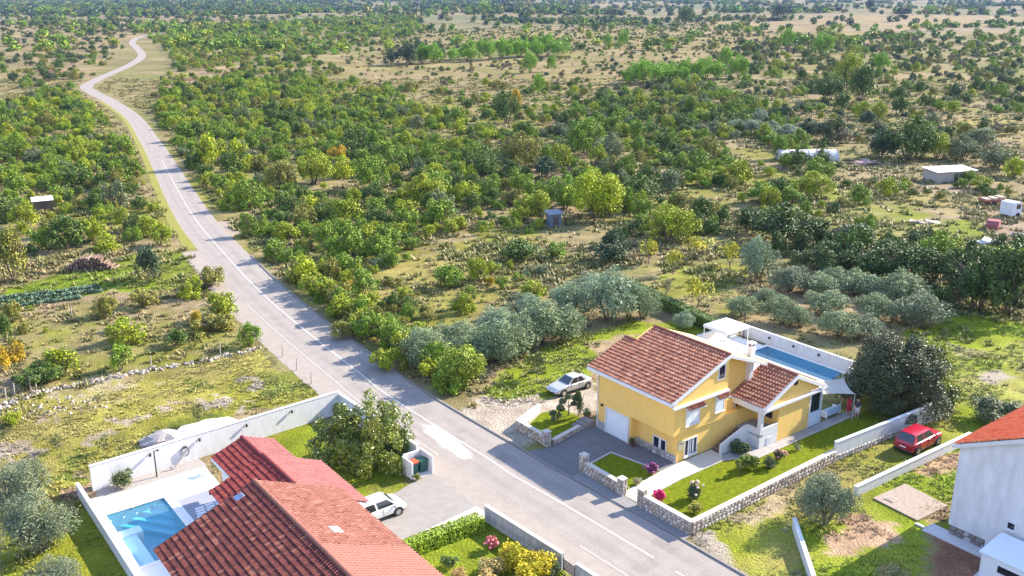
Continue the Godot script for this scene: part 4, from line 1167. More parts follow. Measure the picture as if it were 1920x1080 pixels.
	# loungers stacked in the shade
	for i in 3:
		var o := on_plot("sun_lounger", ["white plastic sun lounger closest to the pool, on the shaded terrace", "middle white plastic sun lounger on the shaded terrace", "white plastic sun lounger closest to the house wall"][i], "sun lounger", -31.25 + i * 0.72, -13.1 - i * 0.1, "white sun loungers")
		var pl := mat(0.74, 0.77, 0.80, 0.5)
		for k in 7:
			put("slat", boxm(Vector3(-0.3, 0.30, -0.55 + k * 0.19), Vector3(0.3, 0.335, -0.41 + k * 0.19), 0.01), pl, o)
		for k in 4:
			put("slat", Shape.new().box(Vector3(-0.3, 0.0, 0), Vector3(0.3, 0.035, 0.15), 0.01, Transform3D(Basis(Vector3.RIGHT, 0.75), Vector3(0, 0.36 + k * 0.13, -0.62 - k * 0.14))).mesh(), pl, o)
		for x in [-0.33, 0.29]:
			put("rail", boxm(Vector3(x, 0.26, -0.6), Vector3(x + 0.04, 0.33, 0.8), 0.01), pl, o)
			for z in [-0.55, 0.7]:
				put("leg", boxm(Vector3(x, 0.02, z), Vector3(x + 0.04, 0.28, z + 0.05), 0.01), pl, o)
	# bin shelter
	var e := on_plot("bin_shelter", "white three-sided bin shelter between the trees and the driveway", "bin shelter", -16.3, -10.4)
	put("side_wall", boxm(Vector3(-0.92, 0, -0.75), Vector3(-0.78, 1.35, 0.62), 0.015), white, e)
	put("side_wall", boxm(Vector3(0.72, 0, -0.9), Vector3(0.88, 1.45, 0.75), 0.015), white, e)
	put("back_wall", boxm(Vector3(-0.77, 0, -0.9), Vector3(0.71, 1.4, -0.75), 0.015), white, e)
	put("floor", boxm(Vector3(-0.77, 0, -0.74), Vector3(0.71, 0.05, 0.7), 0.01), mat(0.7, 0.66, 0.6, 0.9), e)
	for i in 2:
		var bin := on_plot("wheelie_bin", ["green wheeled rubbish bin with orange-red lid in the white shelter", "dark green wheeled bin with green lid in the white shelter"][i], "bin", -16.68 + i * 0.72, -10.5 + i * 0.08)
		var green := mat(0.02, 0.10, 0.075, 0.5)
		var body := Shape.new()
		var lo := [Vector3(-0.24, 0.1, -0.26), Vector3(0.24, 0.1, -0.26), Vector3(0.24, 0.1, 0.24), Vector3(-0.24, 0.1, 0.24)]
		var hi := [Vector3(-0.3, 1.0, -0.34), Vector3(0.3, 1.0, -0.34), Vector3(0.3, 1.0, 0.34), Vector3(-0.3, 1.0, 0.34)]
		for k in 4:
			var mid: Vector3 = lo[k] + lo[(k + 1) % 4]
			body.quad(lo[k], lo[(k + 1) % 4], hi[(k + 1) % 4], hi[k], Vector3(mid.x, 0, mid.z))
		body.quad(lo[0], lo[1], lo[2], lo[3], Vector3.DOWN)
		put("body", body.mesh(), green, bin)
		put("lid", Shape.new().prism([Vector2(-0.38, 1.0), Vector2(0.38, 1.0), Vector2(0.38, 1.04), Vector2(-0.3, 1.12), Vector2(-0.38, 1.1)], -0.33, 0.33, Transform3D(Basis(Vector3(0, 0, -1), Vector3.UP, Vector3(1, 0, 0)), Vector3.ZERO)).mesh(), mat(0.62, 0.09, 0.035, 0.5) if i == 0 else green, bin)
		for x in [-0.26, 0.2]:
			put("wheel", Shape.new().tube(Vector3(x, 0.1, -0.26), Vector3(x + 0.06, 0.1, -0.26), 0.1, 0.1, 12).mesh(), mat(0.02, 0.02, 0.02, 0.7), bin)
		put("handle", Shape.new().tube(Vector3(-0.22, 0.98, -0.4), Vector3(0.22, 0.98, -0.4), 0.02, 0.02, 6).mesh(), green, bin)
	# wall and gate along the road
	var stained := plaster(0.60, 0.62, 0.63, 0.4, 1.1)
	plain_wall("roadside_wall", "weathered concrete wall with dark streaks between road and the yellow-leaved shrubs", -16.15, -2.1, -15.7, 5.35, 1.15, 0.22, stained, mat(0.66, 0.62, 0.58, 0.9, 0.7, 1.0))
	plain_wall("roadside_wall", "second piece of weathered roadside wall beyond the slatted gate", -15.7, 6.65, -15.6, 11.0, 1.15, 0.22, stained, mat(0.66, 0.62, 0.58, 0.9, 0.7, 1.0))
	var gate := on_plot("slatted_gate", "low dark slatted gate between two pieces of roadside wall", "gate", -15.72, 5.45)
	for i in 6:
		put("slat", boxm(Vector3(-0.03, 0.12 + i * 0.13, 0.0), Vector3(0.01, 0.2 + i * 0.13, 1.1), 0.008), mat(0.05, 0.045, 0.06, 0.5), gate)
	for z in [0.0, 1.06]:
		put("post", boxm(Vector3(-0.04, 0, z), Vector3(0.03, 0.95, z + 0.05), 0.01), mat(0.05, 0.045, 0.06, 0.5), gate)

# ---------------------------------------------------------------- the white house and its garden
func make_white_house() -> void:
	var white := plaster(0.78, 0.79, 0.82, 0.74, 3.6)
	var clay := [mat(0.82, 0.19, 0.06, 0.8, 0.75, 0.9), mat(0.85, 0.24, 0.085, 0.8, 0.75, 0.9), mat(0.72, 0.13, 0.04, 0.8, 0.75, 0.9)]
	var h := on_plot("white_house", "tall white gabled house with bright orange roof and stone foot", "house", 7.0, 17.45)
	put("wall", Shape.new().prism([Vector2(0, 0.72), Vector2(11, 0.72), Vector2(11, 6.5), Vector2(5.5, 9.2), Vector2(0, 6.5)], 0, 9.5, Transform3D(Basis(Vector3(0, 0, 1), Vector3.UP, Vector3(1, 0, 0)), Vector3.ZERO)).mesh(), white, h)
	put("wall", boxm(Vector3(0.12, -0.1, 0.1), Vector3(9.4, 0.72, 10.9)), mat(0.25, 0.22, 0.21, 0.95, 0.6, 0.9), h)
	var foot := put("plinth", boxm(Vector3(0.06, -0.05, 0.1), Vector3(0.12, 0.70, 2.4)), mat(0.22, 0.2, 0.19, 0.95, 0.6, 0.9), h)
	var keep := stone_tones
	stone_tones = [mat(0.30, 0.26, 0.235, 0.95, 0.6, 0.9), mat(0.24, 0.21, 0.20, 0.95, 0.6, 0.9), mat(0.34, 0.30, 0.28, 0.95, 0.6, 0.9), mat(0.28, 0.25, 0.24, 0.95, 0.6, 0.9), mat(0.5, 0.47, 0.46, 0.95, 0.6, 0.9)]
	face_stones(foot, Transform3D(Basis(Vector3.UP, -PI / 2), Vector3(0.06, 0, 0.1)), 2.3, 0.0, 0.7, 0.42)
	stone_tones = keep
	put("pilaster", boxm(Vector3(-0.02, -0.05, 2.45), Vector3(0.12, 0.74, 2.85), 0.01), white, h)
	put("cellar_opening", boxm(Vector3(0.08, 0.02, 3.0), Vector3(0.13, 0.6, 4.2), 0.01), mat(0.04, 0.035, 0.035, 0.9), h)
	var roof := put("roof", Shape.new().prism([Vector2(-0.28, 6.2), Vector2(5.5, 9.04), Vector2(11.3, 6.2), Vector2(11.3, 6.36), Vector2(5.5, 9.22), Vector2(-0.28, 6.36)], -0.18, 9.7, Transform3D(Basis(Vector3(0, 0, 1), Vector3.UP, Vector3(1, 0, 0)), Vector3.ZERO)).mesh(), white, h)
	lay_tiles(roof, Vector3(-0.2, 6.37, -0.32), Vector3(1, 0, 0), Vector3(0, 2.86, 5.8), 9.9, 6.46, 0.25, 0.36, clay, 200)
	put("verge_board", Shape.new().prism([Vector2(-0.3, 6.1), Vector2(5.5, 8.96), Vector2(11.3, 6.1), Vector2(11.3, 6.38), Vector2(5.5, 9.24), Vector2(-0.3, 6.38)], -0.22, -0.182, Transform3D(Basis(Vector3(0, 0, 1), Vector3.UP, Vector3(1, 0, 0)), Vector3.ZERO)).mesh(), white, h)
	put("gutter", boxm(Vector3(-0.2, 6.16, -0.46), Vector3(9.7, 6.28, -0.33), 0.02), mat(0.5, 0.5, 0.52, 0.5), h)
	window(h, Vector3(0, 2.42, 3.82), -PI / 2, 0.42, 0.42, white, 1)
	var grey := mat(0.56, 0.54, 0.55, 0.9, 0.75, 1.5)
	plot_sheet("house_path", [6.0, 16.25, 7.3, 16.3, 7.3, 28, 3.4, 28, 3.6, 21.0, 4.6, 20.9, 6.0, 21.0], 0.0, 0.07, grey)
	var pad := on_plot("concrete_slab", "square concrete slab with small hatch on the lawn before the white house", "slab", 0, 0)
	put("slab", Shape.new().slab([Vector2(7.05, 12.0), Vector2(10.7, 12.25), Vector2(10.25, 15.7), Vector2(6.8, 15.5)], -0.05, 0.1).mesh(), mat(0.36, 0.285, 0.23, 0.95, 0.62, 1.6), pad)
	put("hatch_frame", Shape.new().box(Vector3(7.5, 0.1, 12.5), Vector3(8.2, 0.15, 13.25), 0.01).mesh(), mat(0.44, 0.36, 0.30, 0.95, 0.7, 0.8), pad)
	put("hatch", boxm(Vector3(7.6, 0.15, 12.6), Vector3(8.1, 0.17, 13.15), 0.005), mat(0.32, 0.25, 0.21, 0.9, 0.7, 0.8), pad)
	var kerb := mat(0.68, 0.64, 0.6, 0.9, 0.8, 1.0)
	var step := put("kerb_stone", boxm(Vector3(6.3, 0, 15.6), Vector3(6.5, 0.12, 16.3), 0.02), kerb, self, PLOT_AT, PLOT_TURN)
	tag(step, "pale kerb stone from the concrete slab to the white house path", "kerb stone")
	var white2 := plaster(0.70, 0.70, 0.70, 0.8, 1.7)
	plain_wall("white_wall", "low white wall between grassy lane and the white house garden", 6.35, 11.0, 21.0, 11.5, 0.75, 0.25, white2, white2)
	plain_wall("white_wall", "narrow white wall running down from the olive tree by the road", -0.5, 11.0, -5.6, 16.4, 0.75, 0.22, white2, white2)
	var c := on_plot("white_cabin", "small white cabin with a dark window beside the white house", "cabin", 5.2, 22.6)
	put("wall", boxm(Vector3(-1.3, 0, -1.5), Vector3(1.2, 1.75, 3.0), 0.12), mat(0.74, 0.76, 0.78, 0.7, 0.9, 3.0), c)
	put("roof", Shape.new().prism([Vector2(-1.38, 1.68), Vector2(1.28, 1.95), Vector2(1.28, 2.05), Vector2(-1.38, 1.78)], -1.6, 3.1).mesh(), mat(0.70, 0.75, 0.80, 0.6, 0.9, 2.0), c)
	var w := put("window", boxm(Vector3(-1.34, 0.85, -0.5), Vector3(-1.28, 1.45, 1.9), 0.01), mat(0.7, 0.72, 0.75, 0.5), c)
	put("pane", boxm(Vector3(-1.36, 0.93, -0.4), Vector3(-1.33, 1.37, 1.8)), glass(), w)

# ---------------------------------------------------------------- cars
# stations from tail to nose: x, half width low, half width high, underside, shoulder height
func make_car(called: String, label: String, u: float, v: float, turn: float, col: Material, kind: String, tinted := true) -> Node3D:
	var o := thing(called, label, "car", plot(u, v), PLOT_TURN + turn)
	var L := 4.0
	var W := 1.72
	var H := 1.46
	var belt := 0.92
	var nose := 0.72
	var bonnet := 1.0      # where the windscreen meets the bonnet
	var top_front := 0.35
	var top_back := -1.45
	var tail_glass := -1.85
	var tail_h := 0.95
	if kind == "hatchback":
		bonnet = 1.3; top_front = 0.62; top_back = -1.4; tail_glass = -1.86
	if kind == "sedan":
		L = 4.3; W = 1.68; H = 1.38; belt = 0.88; nose = 0.66; bonnet = 0.78; top_front = 0.1; top_back = -0.85; tail_glass = -1.5; tail_h = 0.92
	elif kind == "suv":
		L = 4.35; W = 1.82; H = 1.62; belt = 1.04; nose = 0.9; bonnet = 1.05; top_front = 0.42; top_back = -1.55; tail_glass = -1.98; tail_h = 1.04
	var hl := L / 2
	var hw := W / 2
	# body: rings across the car, rounded towards the ends
	var st := []
	var n := 18
	for i in n + 1:
		var x := -hl + L * i / n
		var q := absf(x) / hl
		var plan := 1.0 - 0.16 * pow(q, 6.0)
		var y := belt
		if x > bonnet:
			y = lerpf(belt, nose, pow((x - bonnet) / (hl - bonnet), 1.3))
		elif x < tail_glass:
			y = lerpf(belt, tail_h, (tail_glass - x) / (hl + tail_glass + 0.001))
		if q > 0.97:
			y -= 0.16
			plan -= 0.05
		st.append([x, hw * plan, 0.24 + 0.1 * pow(q, 8.0), y])
	var ring := func(s: Array) -> Array:
		var x: float = s[0]
		var w: float = s[1]
		var b: float = s[2]
		var t: float = s[3]
		return [Vector3(x, b, -w * 0.86), Vector3(x, b + 0.1, -w * 0.98), Vector3(x, lerpf(b, t, 0.62), -w), Vector3(x, t - 0.06, -w * 0.95), Vector3(x, t, -w * 0.86), Vector3(x, t + 0.02, 0), Vector3(x, t, w * 0.86), Vector3(x, t - 0.06, w * 0.95), Vector3(x, lerpf(b, t, 0.62), w), Vector3(x, b + 0.1, w * 0.98), Vector3(x, b, w * 0.86)]
	var body := Shape.new()
	for i in n:
		var a: Array = ring.call(st[i])
		var b: Array = ring.call(st[i + 1])
		for k in a.size():
			var k2 := (k + 1) % a.size()
			var mid: Vector3 = (a[k] + a[k2] + b[k] + b[k2]) / 4.0
			body.quad(a[k], a[k2], b[k2], b[k], Vector3(0, mid.y - 0.55, mid.z))
	for e in [0, n]:
		var a: Array = ring.call(st[e])
		for k in range(1, a.size() - 1):
			body.tri(a[0], a[k], a[k + 1], Vector3(-1 if e == 0 else 1, 0, 0))
	put("body", body.mesh(), col, o)
	# cabin: four corners low and high, each side a little tumbled in
	var cw := hw * 0.86
	var rw := hw * 0.68
	var low := [Vector3(tail_glass, belt - 0.01, -cw), Vector3(bonnet, belt - 0.01, -cw), Vector3(bonnet, belt - 0.01, cw), Vector3(tail_glass, belt - 0.01, cw)]
	var high := [Vector3(top_back, H - 0.04, -rw), Vector3(top_front, H - 0.05, -rw), Vector3(top_front, H - 0.05, rw), Vector3(top_back, H - 0.04, rw)]
	var cab := Shape.new()
	for k in 4:
		var m: Vector3 = (low[k] + low[(k + 1) % 4]) / 2.0 - Vector3(-0.4, belt, 0)
		m.y = 0.3
		cab.quad(low[k], low[(k + 1) % 4], high[(k + 1) % 4], high[k], m)
	put("pillars", cab.mesh(), col, o)
	var roof := Shape.new()
	var grid := []
	for i in 7:
		var row := []
		for k in 7:
			var a := i / 6.0
			var b := k / 6.0 * 2.0 - 1.0
			row.append(Vector3(lerpf(top_back - 0.04, top_front + 0.04, a), H - 0.05 + 0.065 * (1.0 - pow(absf(b), 2.6)) * (0.55 + 0.45 * sin(PI * a)) , b * rw * 1.03))
		grid.append(row)
	for i in 6:
		for k in 6:
			roof.quad(grid[i][k], grid[i + 1][k], grid[i + 1][k + 1], grid[i][k + 1], Vector3.UP)
	put("roof", roof.mesh(), col, o)
	# glass, a finger proud of the pillars
	var pane := func(called2: String, a: Vector3, b: Vector3, c2: Vector3, d: Vector3, out: Vector3, inset: float) -> void:
		var mid := (a + b + c2 + d) / 4.0
		var s := Shape.new()
		var q := []
		for p in [a, b, c2, d]:
			q.append(p.lerp(mid, inset) + out.normalized() * 0.012)
		s.quad(q[0], q[1], q[2], q[3], out)
		put(called2, s.mesh(), glass(), o)
	pane.call("windscreen", low[1], low[2], high[2], high[1], Vector3(1, 0.9, 0), 0.1)
	pane.call("rear_window", low[3], low[0], high[0], high[3], Vector3(-1, 0.6, 0), 0.12)
	for s in [0, 1]:
		var la: Vector3 = low[3] if s else low[0]
		var lb: Vector3 = low[2] if s else low[1]
		var ha: Vector3 = high[3] if s else high[0]
		var hb: Vector3 = high[2] if s else high[1]
		var out := Vector3(0, 0.35, 1 if s else -1)
		pane.call("side_window", la.lerp(lb, 0.13), la.lerp(lb, 0.48), ha.lerp(hb, 0.48), ha.lerp(hb, 0.06), out, 0.09)
		pane.call("side_window", la.lerp(lb, 0.5), la.lerp(lb, 0.93), ha.lerp(hb, 0.95), ha.lerp(hb, 0.5), out, 0.09)
		var z := (1.0 if s else -1.0)
		put("mirror", Shape.new().blob(Vector3(bonnet - 0.22, belt + 0.06, z * (hw + 0.04)), Vector3(0.08, 0.07, 0.1), 0.0, 1, 5, 7).mesh(), col, o)
		for x in [hl - 0.78, -hl + 0.72]:
			var r := 0.31 if kind != "suv" else 0.35
			var arch := Shape.new().tube(Vector3(x, r, z * (hw - 0.2)), Vector3(x, r, z * (hw + 0.004)), r * 1.22, r * 1.22, 20)
			put("wheel_arch", arch.mesh(), mat(0.015, 0.015, 0.015, 0.9), o)
			var w := put("wheel", Shape.new().tube(Vector3(x, r, z * (hw - 0.19)), Vector3(x, r, z * (hw + 0.018)), r, r, 20).mesh(), mat(0.025, 0.025, 0.026, 0.8), o)
			put("rim", Shape.new().tube(Vector3(x, r, z * (hw - 0.05)), Vector3(x, r, z * (hw + 0.03)), r * 0.66, r * 0.6, 14).mesh(), mat(0.5, 0.5, 0.52, 0.35, 1.0, 1.0, 0.8), w)
		put("headlight", Shape.new().blob(Vector3(hl - 0.17, nose - 0.10, z * hw * 0.66), Vector3(0.12, 0.075, 0.2), 0.0, 1, 5, 7).mesh(), mat(0.7, 0.72, 0.75, 0.1), o)
		put("tail_light", Shape.new().blob(Vector3(-hl + 0.12, tail_h - 0.14, z * hw * 0.76), Vector3(0.1, 0.11, 0.14), 0.0, 1, 5, 7).mesh(), mat(0.35, 0.01, 0.012, 0.2), o)
		put("door_handle", boxm(Vector3(-0.05, belt - 0.13, z * hw * 0.985 - 0.015), Vector3(0.12, belt - 0.1, z * hw * 0.985 + 0.03), 0.008), col, o)
		for x in [bonnet - 0.28, bonnet - 1.22, tail_glass + 0.72]:
			put("door_seam", boxm(Vector3(x, 0.4, z * hw * 0.97 - 0.03), Vector3(x + 0.014, belt - 0.03, z * hw * 0.97 + 0.032)), mat(0.03, 0.03, 0.03, 0.8), o)
		put("sill_trim", boxm(Vector3(-hl + 1.1, 0.3, z * hw * 0.985 - 0.01), Vector3(hl - 1.2, 0.36, z * hw * 0.985 + 0.012), 0.006), mat(0.02, 0.02, 0.02, 0.7), o)
	put("number_plate", boxm(Vector3(-hl - 0.012, 0.6, -0.26), Vector3(-hl + 0.02, 0.71, 0.26), 0.005), mat(0.72, 0.72, 0.70, 0.5), o)
	put("number_plate", boxm(Vector3(hl - 0.02, 0.4, -0.26), Vector3(hl + 0.012, 0.5, 0.26), 0.005), mat(0.72, 0.72, 0.70, 0.5), o)
	put("bumper", Shape.new().box(Vector3(-hl - 0.03, 0.28, -hw * 0.78), Vector3(-hl + 0.1, 0.46, hw * 0.78), 0.04).mesh(), mat(0.03, 0.03, 0.03, 0.6) if kind == "suv" else col, o)
	put("grille", boxm(Vector3(hl - 0.03, nose - 0.33, -hw * 0.42), Vector3(hl + 0.006, nose - 0.2, hw * 0.42), 0.01), mat(0.02, 0.02, 0.02, 0.5), o)
	put("underbody", boxm(Vector3(-hl + 0.2, 0.17, -hw * 0.8), Vector3(hl - 0.2, 0.3, hw * 0.8)), mat(0.02, 0.02, 0.02, 0.9), o)
	return o

# ---------------------------------------------------------------- people
func smin(a: float, b: float, k: float) -> float:
	var h := maxf(k - absf(a - b), 0.0) / k
	return minf(a, b) - h * h * k * 0.25

# one continuous skin round tapered bones: each bone is [from, to, radius at from, radius at to]
func skin(bones: Array, cell: float, blend: float) -> ArrayMesh:
	var lo := Vector3.INF
	var hi := -Vector3.INF
	for b in bones:
		for k in 2:
			lo = lo.min(b[k] - Vector3.ONE * (b[2 + k] + cell * 3))
			hi = hi.max(b[k] + Vector3.ONE * (b[2 + k] + cell * 3))
	var nx := int((hi.x - lo.x) / cell) + 2
	var ny := int((hi.y - lo.y) / cell) + 2
	var nz := int((hi.z - lo.z) / cell) + 2
	var d := PackedFloat32Array()
	d.resize(nx * ny * nz)
	d.fill(1.0)
	for b in bones:
		var a0: Vector3 = b[0]
		var a1: Vector3 = b[1]
		var grow := Vector3.ONE * (maxf(b[2], b[3]) + cell * 3)
		var p0 := ((a0.min(a1) - grow - lo) / cell).floor()
		var p1 := ((a0.max(a1) + grow - lo) / cell).ceil()
		var ax := a1 - a0
		var len2 := maxf(ax.length_squared(), 1e-9)
		for k in range(maxi(0, int(p0.z)), mini(nz, int(p1.z) + 1)):
			for j in range(maxi(0, int(p0.y)), mini(ny, int(p1.y) + 1)):
				for i in range(maxi(0, int(p0.x)), mini(nx, int(p1.x) + 1)):
					var p := lo + Vector3(i, j, k) * cell
					var t := clampf((p - a0).dot(ax) / len2, 0, 1)
					var e := p.distance_to(a0 + ax * t) - lerpf(b[2], b[3], t)
					var at := (k * ny + j) * nx + i
					d[at] = smin(d[at], e, blend) if d[at] < 0.9 else e
	var ids := {}
	var s := Shape.new()
	var pos := PackedVector3Array()
	for k in nz - 1:
		for j in ny - 1:
			for i in nx - 1:
				var sum := Vector3.ZERO
				var cuts := 0
				for ed in [[0, 0, 0, 1, 0, 0], [0, 1, 0, 1, 1, 0], [0, 0, 1, 1, 0, 1], [0, 1, 1, 1, 1, 1], [0, 0, 0, 0, 1, 0], [1, 0, 0, 1, 1, 0], [0, 0, 1, 0, 1, 1], [1, 0, 1, 1, 1, 1], [0, 0, 0, 0, 0, 1], [1, 0, 0, 1, 0, 1], [0, 1, 0, 0, 1, 1], [1, 1, 0, 1, 1, 1]]:
					var f0 := d[((k + ed[2]) * ny + j + ed[1]) * nx + i + ed[0]]
					var f1 := d[((k + ed[5]) * ny + j + ed[4]) * nx + i + ed[3]]
					if (f0 < 0.0) != (f1 < 0.0):
						sum += Vector3(ed[0], ed[1], ed[2]).lerp(Vector3(ed[3], ed[4], ed[5]), f0 / (f0 - f1))
						cuts += 1
				if cuts:
					ids[(k * ny + j) * nx + i] = pos.size()
					pos.append(lo + (Vector3(i, j, k) + sum / cuts) * cell)
	for k in range(1, nz - 1):
		for j in range(1, ny - 1):
			for i in range(1, nx - 1):
				var at := (k * ny + j) * nx + i
				for ax in 3:
					var step: int = [1, nx, nx * ny][ax]
					if (d[at] < 0.0) == (d[at + step] < 0.0):
						continue
					var u: int = [nx, nx * ny, 1][ax]
					var w: int = [nx * ny, 1, nx][ax]
					var q := [at, at - u, at - u - w, at - w]
					var ok := true
					for c in q:
						ok = ok and ids.has(c)
					if not ok:
						continue
					var out := Vector3.ZERO
					out[ax] = 1.0 if d[at] < 0.0 else -1.0
					s.quad(pos[ids[q[0]]], pos[ids[q[1]]], pos[ids[q[2]]], pos[ids[q[3]]], out)
	return s.mesh()

func make_person(label: String, at: Vector3, turn: float, skin_tone: Material, hair: Material, top: Material, bottom: Material, dress: bool) -> void:
	var o := thing("person", label, "person", at, turn)
	var bones := [[Vector3(0, 1.56, 0.01), Vector3(0, 1.66, 0.02), 0.085, 0.095], [Vector3(0, 1.40, 0), Vector3(0, 1.55, 0.01), 0.055, 0.052], [Vector3(0, 1.0, 0), Vector3(0, 1.32, 0), 0.125, 0.145], [Vector3(-0.14, 1.37, 0), Vector3(0.14, 1.37, 0), 0.07, 0.07], [Vector3(-0.07, 0.93, 0), Vector3(0.07, 0.93, 0), 0.12, 0.12], [Vector3(0, 1.59, 0.105), Vector3(0, 1.565, 0.115), 0.014, 0.016]]
	for s in [-1.0, 1.0]:
		bones.append([Vector3(s * 0.19, 1.37, 0), Vector3(s * 0.25, 1.10, -0.02), 0.052, 0.042])
		bones.append([Vector3(s * 0.25, 1.10, -0.02), Vector3(s * 0.22, 0.87, 0.12), 0.04, 0.028])
		bones.append([Vector3(s * 0.22, 0.87, 0.12), Vector3(s * 0.21, 0.80, 0.15), 0.03, 0.034])
		for f in 4:
			bones.append([Vector3(s * (0.19 + f * 0.014), 0.79, 0.15), Vector3(s * (0.19 + f * 0.013), 0.735 + absf(f - 1.5) * 0.006, 0.165), 0.0095, 0.008])
		bones.append([Vector3(s * 0.185, 0.83, 0.155), Vector3(s * 0.165, 0.79, 0.185), 0.011, 0.009])
		bones.append([Vector3(s * 0.09, 0.92, 0), Vector3(s * 0.11, 0.50, 0.02 * s), 0.085, 0.058])
		bones.append([Vector3(s * 0.11, 0.50, 0.02 * s), Vector3(s * 0.115, 0.09, 0.0), 0.055, 0.036])
		bones.append([Vector3(s * 0.115, 0.045, -0.03), Vector3(s * 0.125, 0.035, 0.15), 0.045, 0.032])
		bones.append([Vector3(s * 0.095, 1.6, 0.01), Vector3(s * 0.098, 1.63, 0.0), 0.018, 0.02])
	put("body", skin(bones, 0.014, 0.03), skin_tone, o)
	put("hair", skin([[Vector3(0, 1.67, -0.012), Vector3(0, 1.70, 0.0), 0.107, 0.092], [Vector3(0, 1.62, -0.05), Vector3(0, 1.52 if dress else 1.6, -0.07), 0.08, 0.06]], 0.02, 0.03), hair, o)
	for s in [-0.033, 0.033]:
		put("eye", Shape.new().blob(Vector3(s, 1.645, 0.105), Vector3(0.014, 0.009, 0.01), 0.0, 1, 4, 6).mesh(), mat(0.02, 0.015, 0.01, 0.3), o)
	put("mouth", Shape.new().blob(Vector3(0, 1.535, 0.093), Vector3(0.024, 0.007, 0.01), 0.0, 1, 4, 6).mesh(), mat(0.3, 0.08, 0.07, 0.5), o)
	var shirt := [[Vector3(0, 1.0, 0), Vector3(0, 1.32, 0), 0.142, 0.16], [Vector3(-0.14, 1.37, 0), Vector3(0.14, 1.37, 0), 0.085, 0.085]]
	for s in [-1.0, 1.0]:
		shirt.append([Vector3(s * 0.19, 1.37, 0), Vector3(s * 0.225, 1.21, -0.01), 0.068, 0.062])
	if dress:
		shirt.append([Vector3(0, 0.98, 0), Vector3(0, 0.56, 0), 0.17, 0.21])
		shirt.append([Vector3(-0.07, 0.93, 0), Vector3(0.07, 0.93, 0), 0.142, 0.142])
	put("dress" if dress else "shirt", skin(shirt, 0.02, 0.04), top, o)
	if not dress:
		var pants := [[Vector3(-0.07, 0.93, 0), Vector3(0.07, 0.93, 0), 0.135, 0.135]]
		for s in [-1.0, 1.0]:
			pants.append([Vector3(s * 0.09, 0.9, 0), Vector3(s * 0.11, 0.56, 0.01 * s), 0.105, 0.09])
		put("shorts", skin(pants, 0.02, 0.03), bottom, o)

